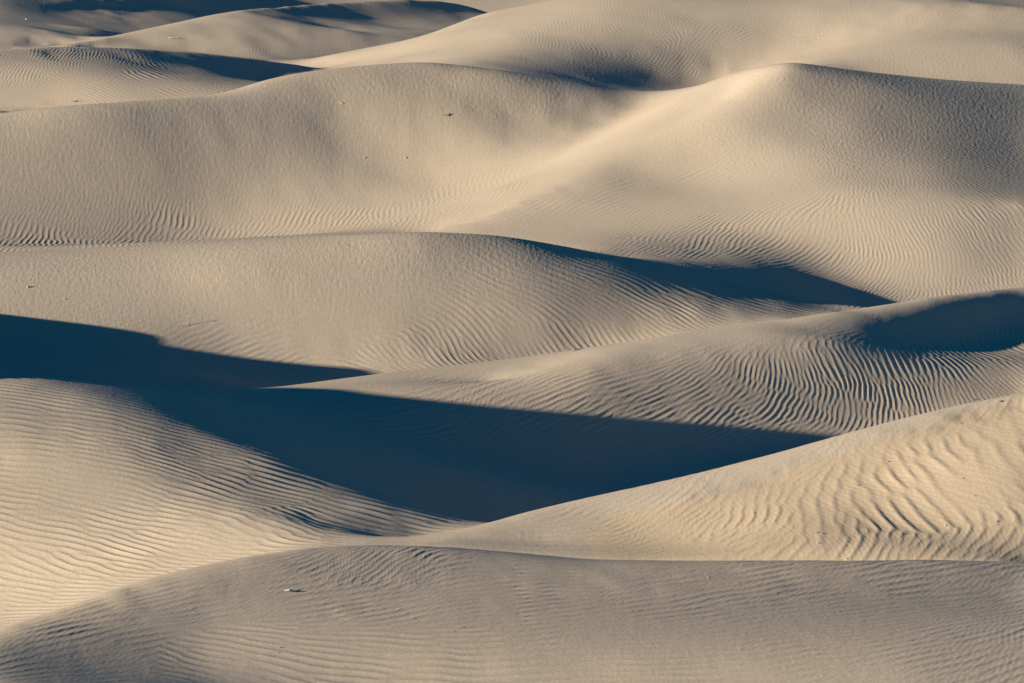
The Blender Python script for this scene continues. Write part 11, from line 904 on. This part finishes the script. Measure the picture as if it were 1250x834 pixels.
def tube(bm, pts, r0, r1, n=7):
    rings = []
    for i, p in enumerate(pts):
        p = Vector(p)
        d = (Vector(pts[min(i + 1, len(pts) - 1)]) - Vector(pts[max(i - 1, 0)])).normalized()
        a = d.orthogonal().normalized(); b = d.cross(a)
        r = r0 + (r1 - r0) * i / (len(pts) - 1)
        rings.append([bm.verts.new(p + a * math.cos(2 * math.pi * k / n) * r + b * math.sin(2 * math.pi * k / n) * r) for k in range(n)])
    for A, B in zip(rings[:-1], rings[1:]):
        for k in range(n): bm.faces.new((A[k], A[(k + 1) % n], B[(k + 1) % n], B[k]))
    bm.faces.new(rings[0][::-1]); bm.faces.new(rings[-1])

def curve(start, heading, length, rise, bend, seed, n=9):
    r = random.Random(seed); pts = []; p = Vector(start); h = heading
    for i in range(n):
        pts.append(tuple(p)); s = length / (n - 1)
        h += bend / n + r.uniform(-.12, .12)
        p = p + Vector((math.cos(h) * s * math.cos(rise), math.sin(h) * s * math.cos(rise), math.sin(rise) * s + r.uniform(-.06, .06) * s))
    return pts

def pebble(xy, size, mat, label, seed, group=None, sink=.25):
    o = link_mesh("pebble", stone_bm(size, seed), mat)
    o.location = (xy[0], xy[1], ground_z(*xy) + size * .65 * (1 - 2 * sink) * .8)
    o.rotation_euler = (0, 0, seed * 1.3)
    return describe(o, label, "pebble", group)

# stones
pebble((-6.31, 129.50), 0.035, DARK_STONE, "upper dark pebble of two close together on the near dune, lower left", 3)
pebble((-6.36, 129.17), 0.026, DARK_STONE, "lower, smaller dark pebble of two close together on the near dune, lower left", 4)
pebble((16.74, 163.61), 0.07, DARK_STONE, "dark pebble on the pale crest strip at the right edge", 5)
pebble((12.50, 158.42), 0.045, DARK_STONE, "dark pebble high on the smooth tan slope above the large ripples", 6, "pebbles scattered on the dune with large ripples")
pebble((11.36, 156.40), 0.05, DARK_STONE, "dark pebble in a trough of the large ripples, left of the highest one", 7, "pebbles scattered on the dune with large ripples")
pebble((9.73, 151.69), 0.05, DARK_STONE, "dark pebble left of a pair low among the large ripples", 8, "pebbles scattered on the dune with large ripples")
pebble((9.88, 151.57), 0.045, DARK_STONE, "dark pebble right of a pair low among the large ripples", 9, "pebbles scattered on the dune with large ripples")
pebble((9.69, 150.69), 0.05, PALE_STONE, "pale pebble with a dark shadow, just below the pair of dark ones", 10, "pebbles scattered on the dune with large ripples")
pebble((12.51, 151.61), 0.05, DARK_STONE, "dark pebble in the middle of the large ripples near their foot", 11, "pebbles scattered on the dune with large ripples")
pebble((13.85, 152.30), 0.05, PALE_STONE, "pale flat pebble on a large ripple crest toward the right", 12, "pebbles scattered on the dune with large ripples")
pebble((14.70, 155.46), 0.04, DARK_STONE, "dark pebble on the upper slope of large ripples near the right edge", 13, "pebbles scattered on the dune with large ripples")
pebble((14.97, 154.07), 0.035, DARK_STONE, "tiny dark pebble between big ripples near the right edge", 14, "pebbles scattered on the dune with large ripples")
pebble((7.88, 154.92), 0.035, DARK_STONE, "lone dark pebble on the smooth tan slope left of the large ripples", 15, "pebbles scattered on the dune with large ripples")
pebble((10.53, 149.65), 0.035, DARK_STONE, "small dark pebble just above the near dune crest", 16, "pebbles scattered on the dune with large ripples")
pebble((15.53, 152.40), 0.04, DARK_STONE, "dark pebble on the lowest large ripple near the right edge", 17, "pebbles scattered on the dune with large ripples")
pebble((-21.37, 212.19), 0.1, PALE_STONE, "pale stone alone on the middle dune at the left edge", 18)
pebble((-19.69, 211.46), 0.05, PALE_STONE, "tiny pale stone right of and below the one at the left edge", 19)
pebble((-2.75, 135.46), 0.035, PALE_STONE, "pale pebble just below the near dune crest, left of centre", 20)
pebble((-4.73, 133.07), 0.03, DARK_STONE, "tiny dark pebble on the near dune left of centre", 21)
pebble((-1.58, 131.07), 0.028, DARK_STONE, "tiny dark pebble on the bright lower near dune", 22)
pebble((5.67, 137.71), 0.035, PALE_STONE, "pale pebble on the near dune crest right of centre", 23)
pebble((12.31, 132.03), 0.028, DARK_STONE, "tiny dark pebble on the near dune at lower right", 24)
pebble((-7.26, 131.61), 0.024, DARK_STONE, "tiny dark pebble left of the dark pair on the near dune", 25)
pebble((18.67, 193.40), 0.05, DARK_STONE, "small dark pebble left of the one on the pale strip at right", 26)
pebble((15.20, 161.67), 0.04, DARK_STONE, "small dark pebble on tan sand under the pale crest strip", 27)
pebble((-34.72, 346.90), 0.12, PALE_STONE, "pale stone on the grey far dune in the top left corner", 28)
pebble((-7.88, 258.07), 0.07, PALE_STONE, "small pale stone, left one of two on the long bright slope", 29)
pebble((-5.70, 258.36), 0.07, PALE_STONE, "small pale stone, right one of two on the long bright slope", 30)
pebble((14.60, 195.57), 0.05, DARK_STONE, "dark pebble at the foot of the dark hollow at right", 31)

def branch_thing(name, xy, label, cat, parts, mat):
    root = bpy.data.objects.new(name, None); scene.collection.objects.link(root)
    root.location = (xy[0], xy[1], ground_z(*xy)); root.scale = (.75, .75, .75)
    for pname, tubes in parts:
        bm = bmesh.new()
        for pts, a, b in tubes: tube(bm, pts, a, b)
        link_mesh(pname, bm, mat, root)
    return describe(root, label, cat)

# the lone upright stem on the middle dune
branch_thing("grass_stem", (-14.25, 210.80), "lone pale dry grass stem standing upright above the left shadow edge", "grass stem",
    [("stalk", [(curve((0, 0, -.05), 1.8, .62, 1.38, .4, 3), .016, .006)]),
     ("seed_head", [(curve((-.02, .06, .50), .6, .16, 1.1, .5, 5), .018, .004)]),
     ("dead_leaf", [(curve((0, 0, .0), 3.5, .42, -.03, .5, 8), .010, .004)])], DRY_STRAW)
branch_thing("dead_plant", (15.09, 199.65), "small dead plant with a leaning twig on the crest above the dark hollow at right", "dead plant",
    [("stem", [(curve((0, 0, -.05), 1.2, .36, 1.2, .3, 13), .018, .006)]),
     ("twig", [(curve((.02, 0, .05), 5.8, .34, .9, .5, 14), .011, .004)]),
     ("twig", [(curve((-.02, 0, .02), 2.6, .3, .25, -.4, 15), .011, .004)])], GREY_WOOD)
branch_thing("dead_plant", (2.56, 155.13), "tiny upright dead twig at the lower left end of the large-rippled dune", "dead plant",
    [("stem", [(curve((0, 0, -.04), .9, .24, 1.3, .3, 23), .012, .005)]),
     ("twig", [(curve((0, 0, .05), 3.1, .14, .8, .3, 24), .008, .003)])], GREY_WOOD)
branch_thing("dead_plant", (2.59, 196.63), "dark low dead tuft sitting on the long crest line in the middle of the view", "dead plant",
    [("stem", [(curve((-.1, 0, .0), .1, .42, .25, .8, 31), .035, .012)]),
     ("twig", [(curve((0, 0, .0), 3.0, .34, .3, -.5, 32), .022, .008)]),
     ("twig", [(curve((.05, 0, .0), .4, .45, .12, .3, 33), .018, .006)]),
     ("twig", [(curve((0, .02, .0), 1.3, .2, .8, .3, 34), .018, .006)])], GREY_WOOD)
branch_thing("dead_plant", (-25.77, 285.03), "small dark tuft on the far rippled dune at upper left", "dead plant",
    [("stem", [(curve((0, 0, .0), .3, .35, .5, .6, 41), .05, .02)]),
     ("twig", [(curve((0, 0, .0), 2.4, .4, .4, .6, 42), .035, .012)])], GREY_WOOD)
branch_thing("dead_plant", (-3.41, 261.30), "flattened dead tuft on the bright slope under the broad central crest", "dead plant",
    [("stem", [(curve((-.1, 0, .02), .2, .5, .12, .7, 51), .035, .012)]),
     ("twig", [(curve((0, 0, .02), 3.6, .5, .08, -.4, 52), .03, .01)]),
     ("twig", [(curve((0, 0, .0), 1.4, .25, .7, .3, 53), .025, .008)])], GREY_WOOD)
branch_thing("dead_plant", (-9.11, 261.21), "pale broken tuft near the crest, left of the broad central summit", "dead plant",
    [("stem", [(curve((0, 0, .0), 2.8, .4, .4, .5, 61), .04, .015)]),
     ("twig", [(curve((0, 0, .0), .4, .45, .15, .5, 62), .03, .01)])], DRY_STRAW)
branch_thing("driftwood_stick", (-22.88, 327.94), "long pale stick lying flat on the grey far dune at top left", "stick",
    [("shaft", [(curve((-.4, 0, .05), .1, 1.0, .03, .2, 71), .05, .02)]),
     ("twig", [(curve((0, 0, .06), .8, .3, .2, .2, 72), .03, .01)])], PALE_STONE)
# short broken branch end with its shadow on the near dune
st = bpy.data.objects.new("driftwood_stick", None); scene.collection.objects.link(st)
sxy = (-6.33, 134.05)
st.location = (sxy[0], sxy[1], ground_z(*sxy)); st.rotation_euler = (0, 0, -.5); st.scale = (.6, .6, .6)
bm = bmesh.new(); tube(bm, [(-.22, .02, -.02), (-.12, .01, .035), (0, 0, .06), (.10, 0, .075), (.155, -.01, .07)], .035, .055, 12); link_mesh("shaft", bm, DRY_BARK, st)
bm = bmesh.new(); tube(bm, [(-.02, 0, .07), (-.05, .05, .10), (-.06, .08, .11)], .018, .010, 8); link_mesh("knot", bm, GREY_WOOD, st)
describe(st, "pale broken stick half buried on the near dune, lower left", "stick")
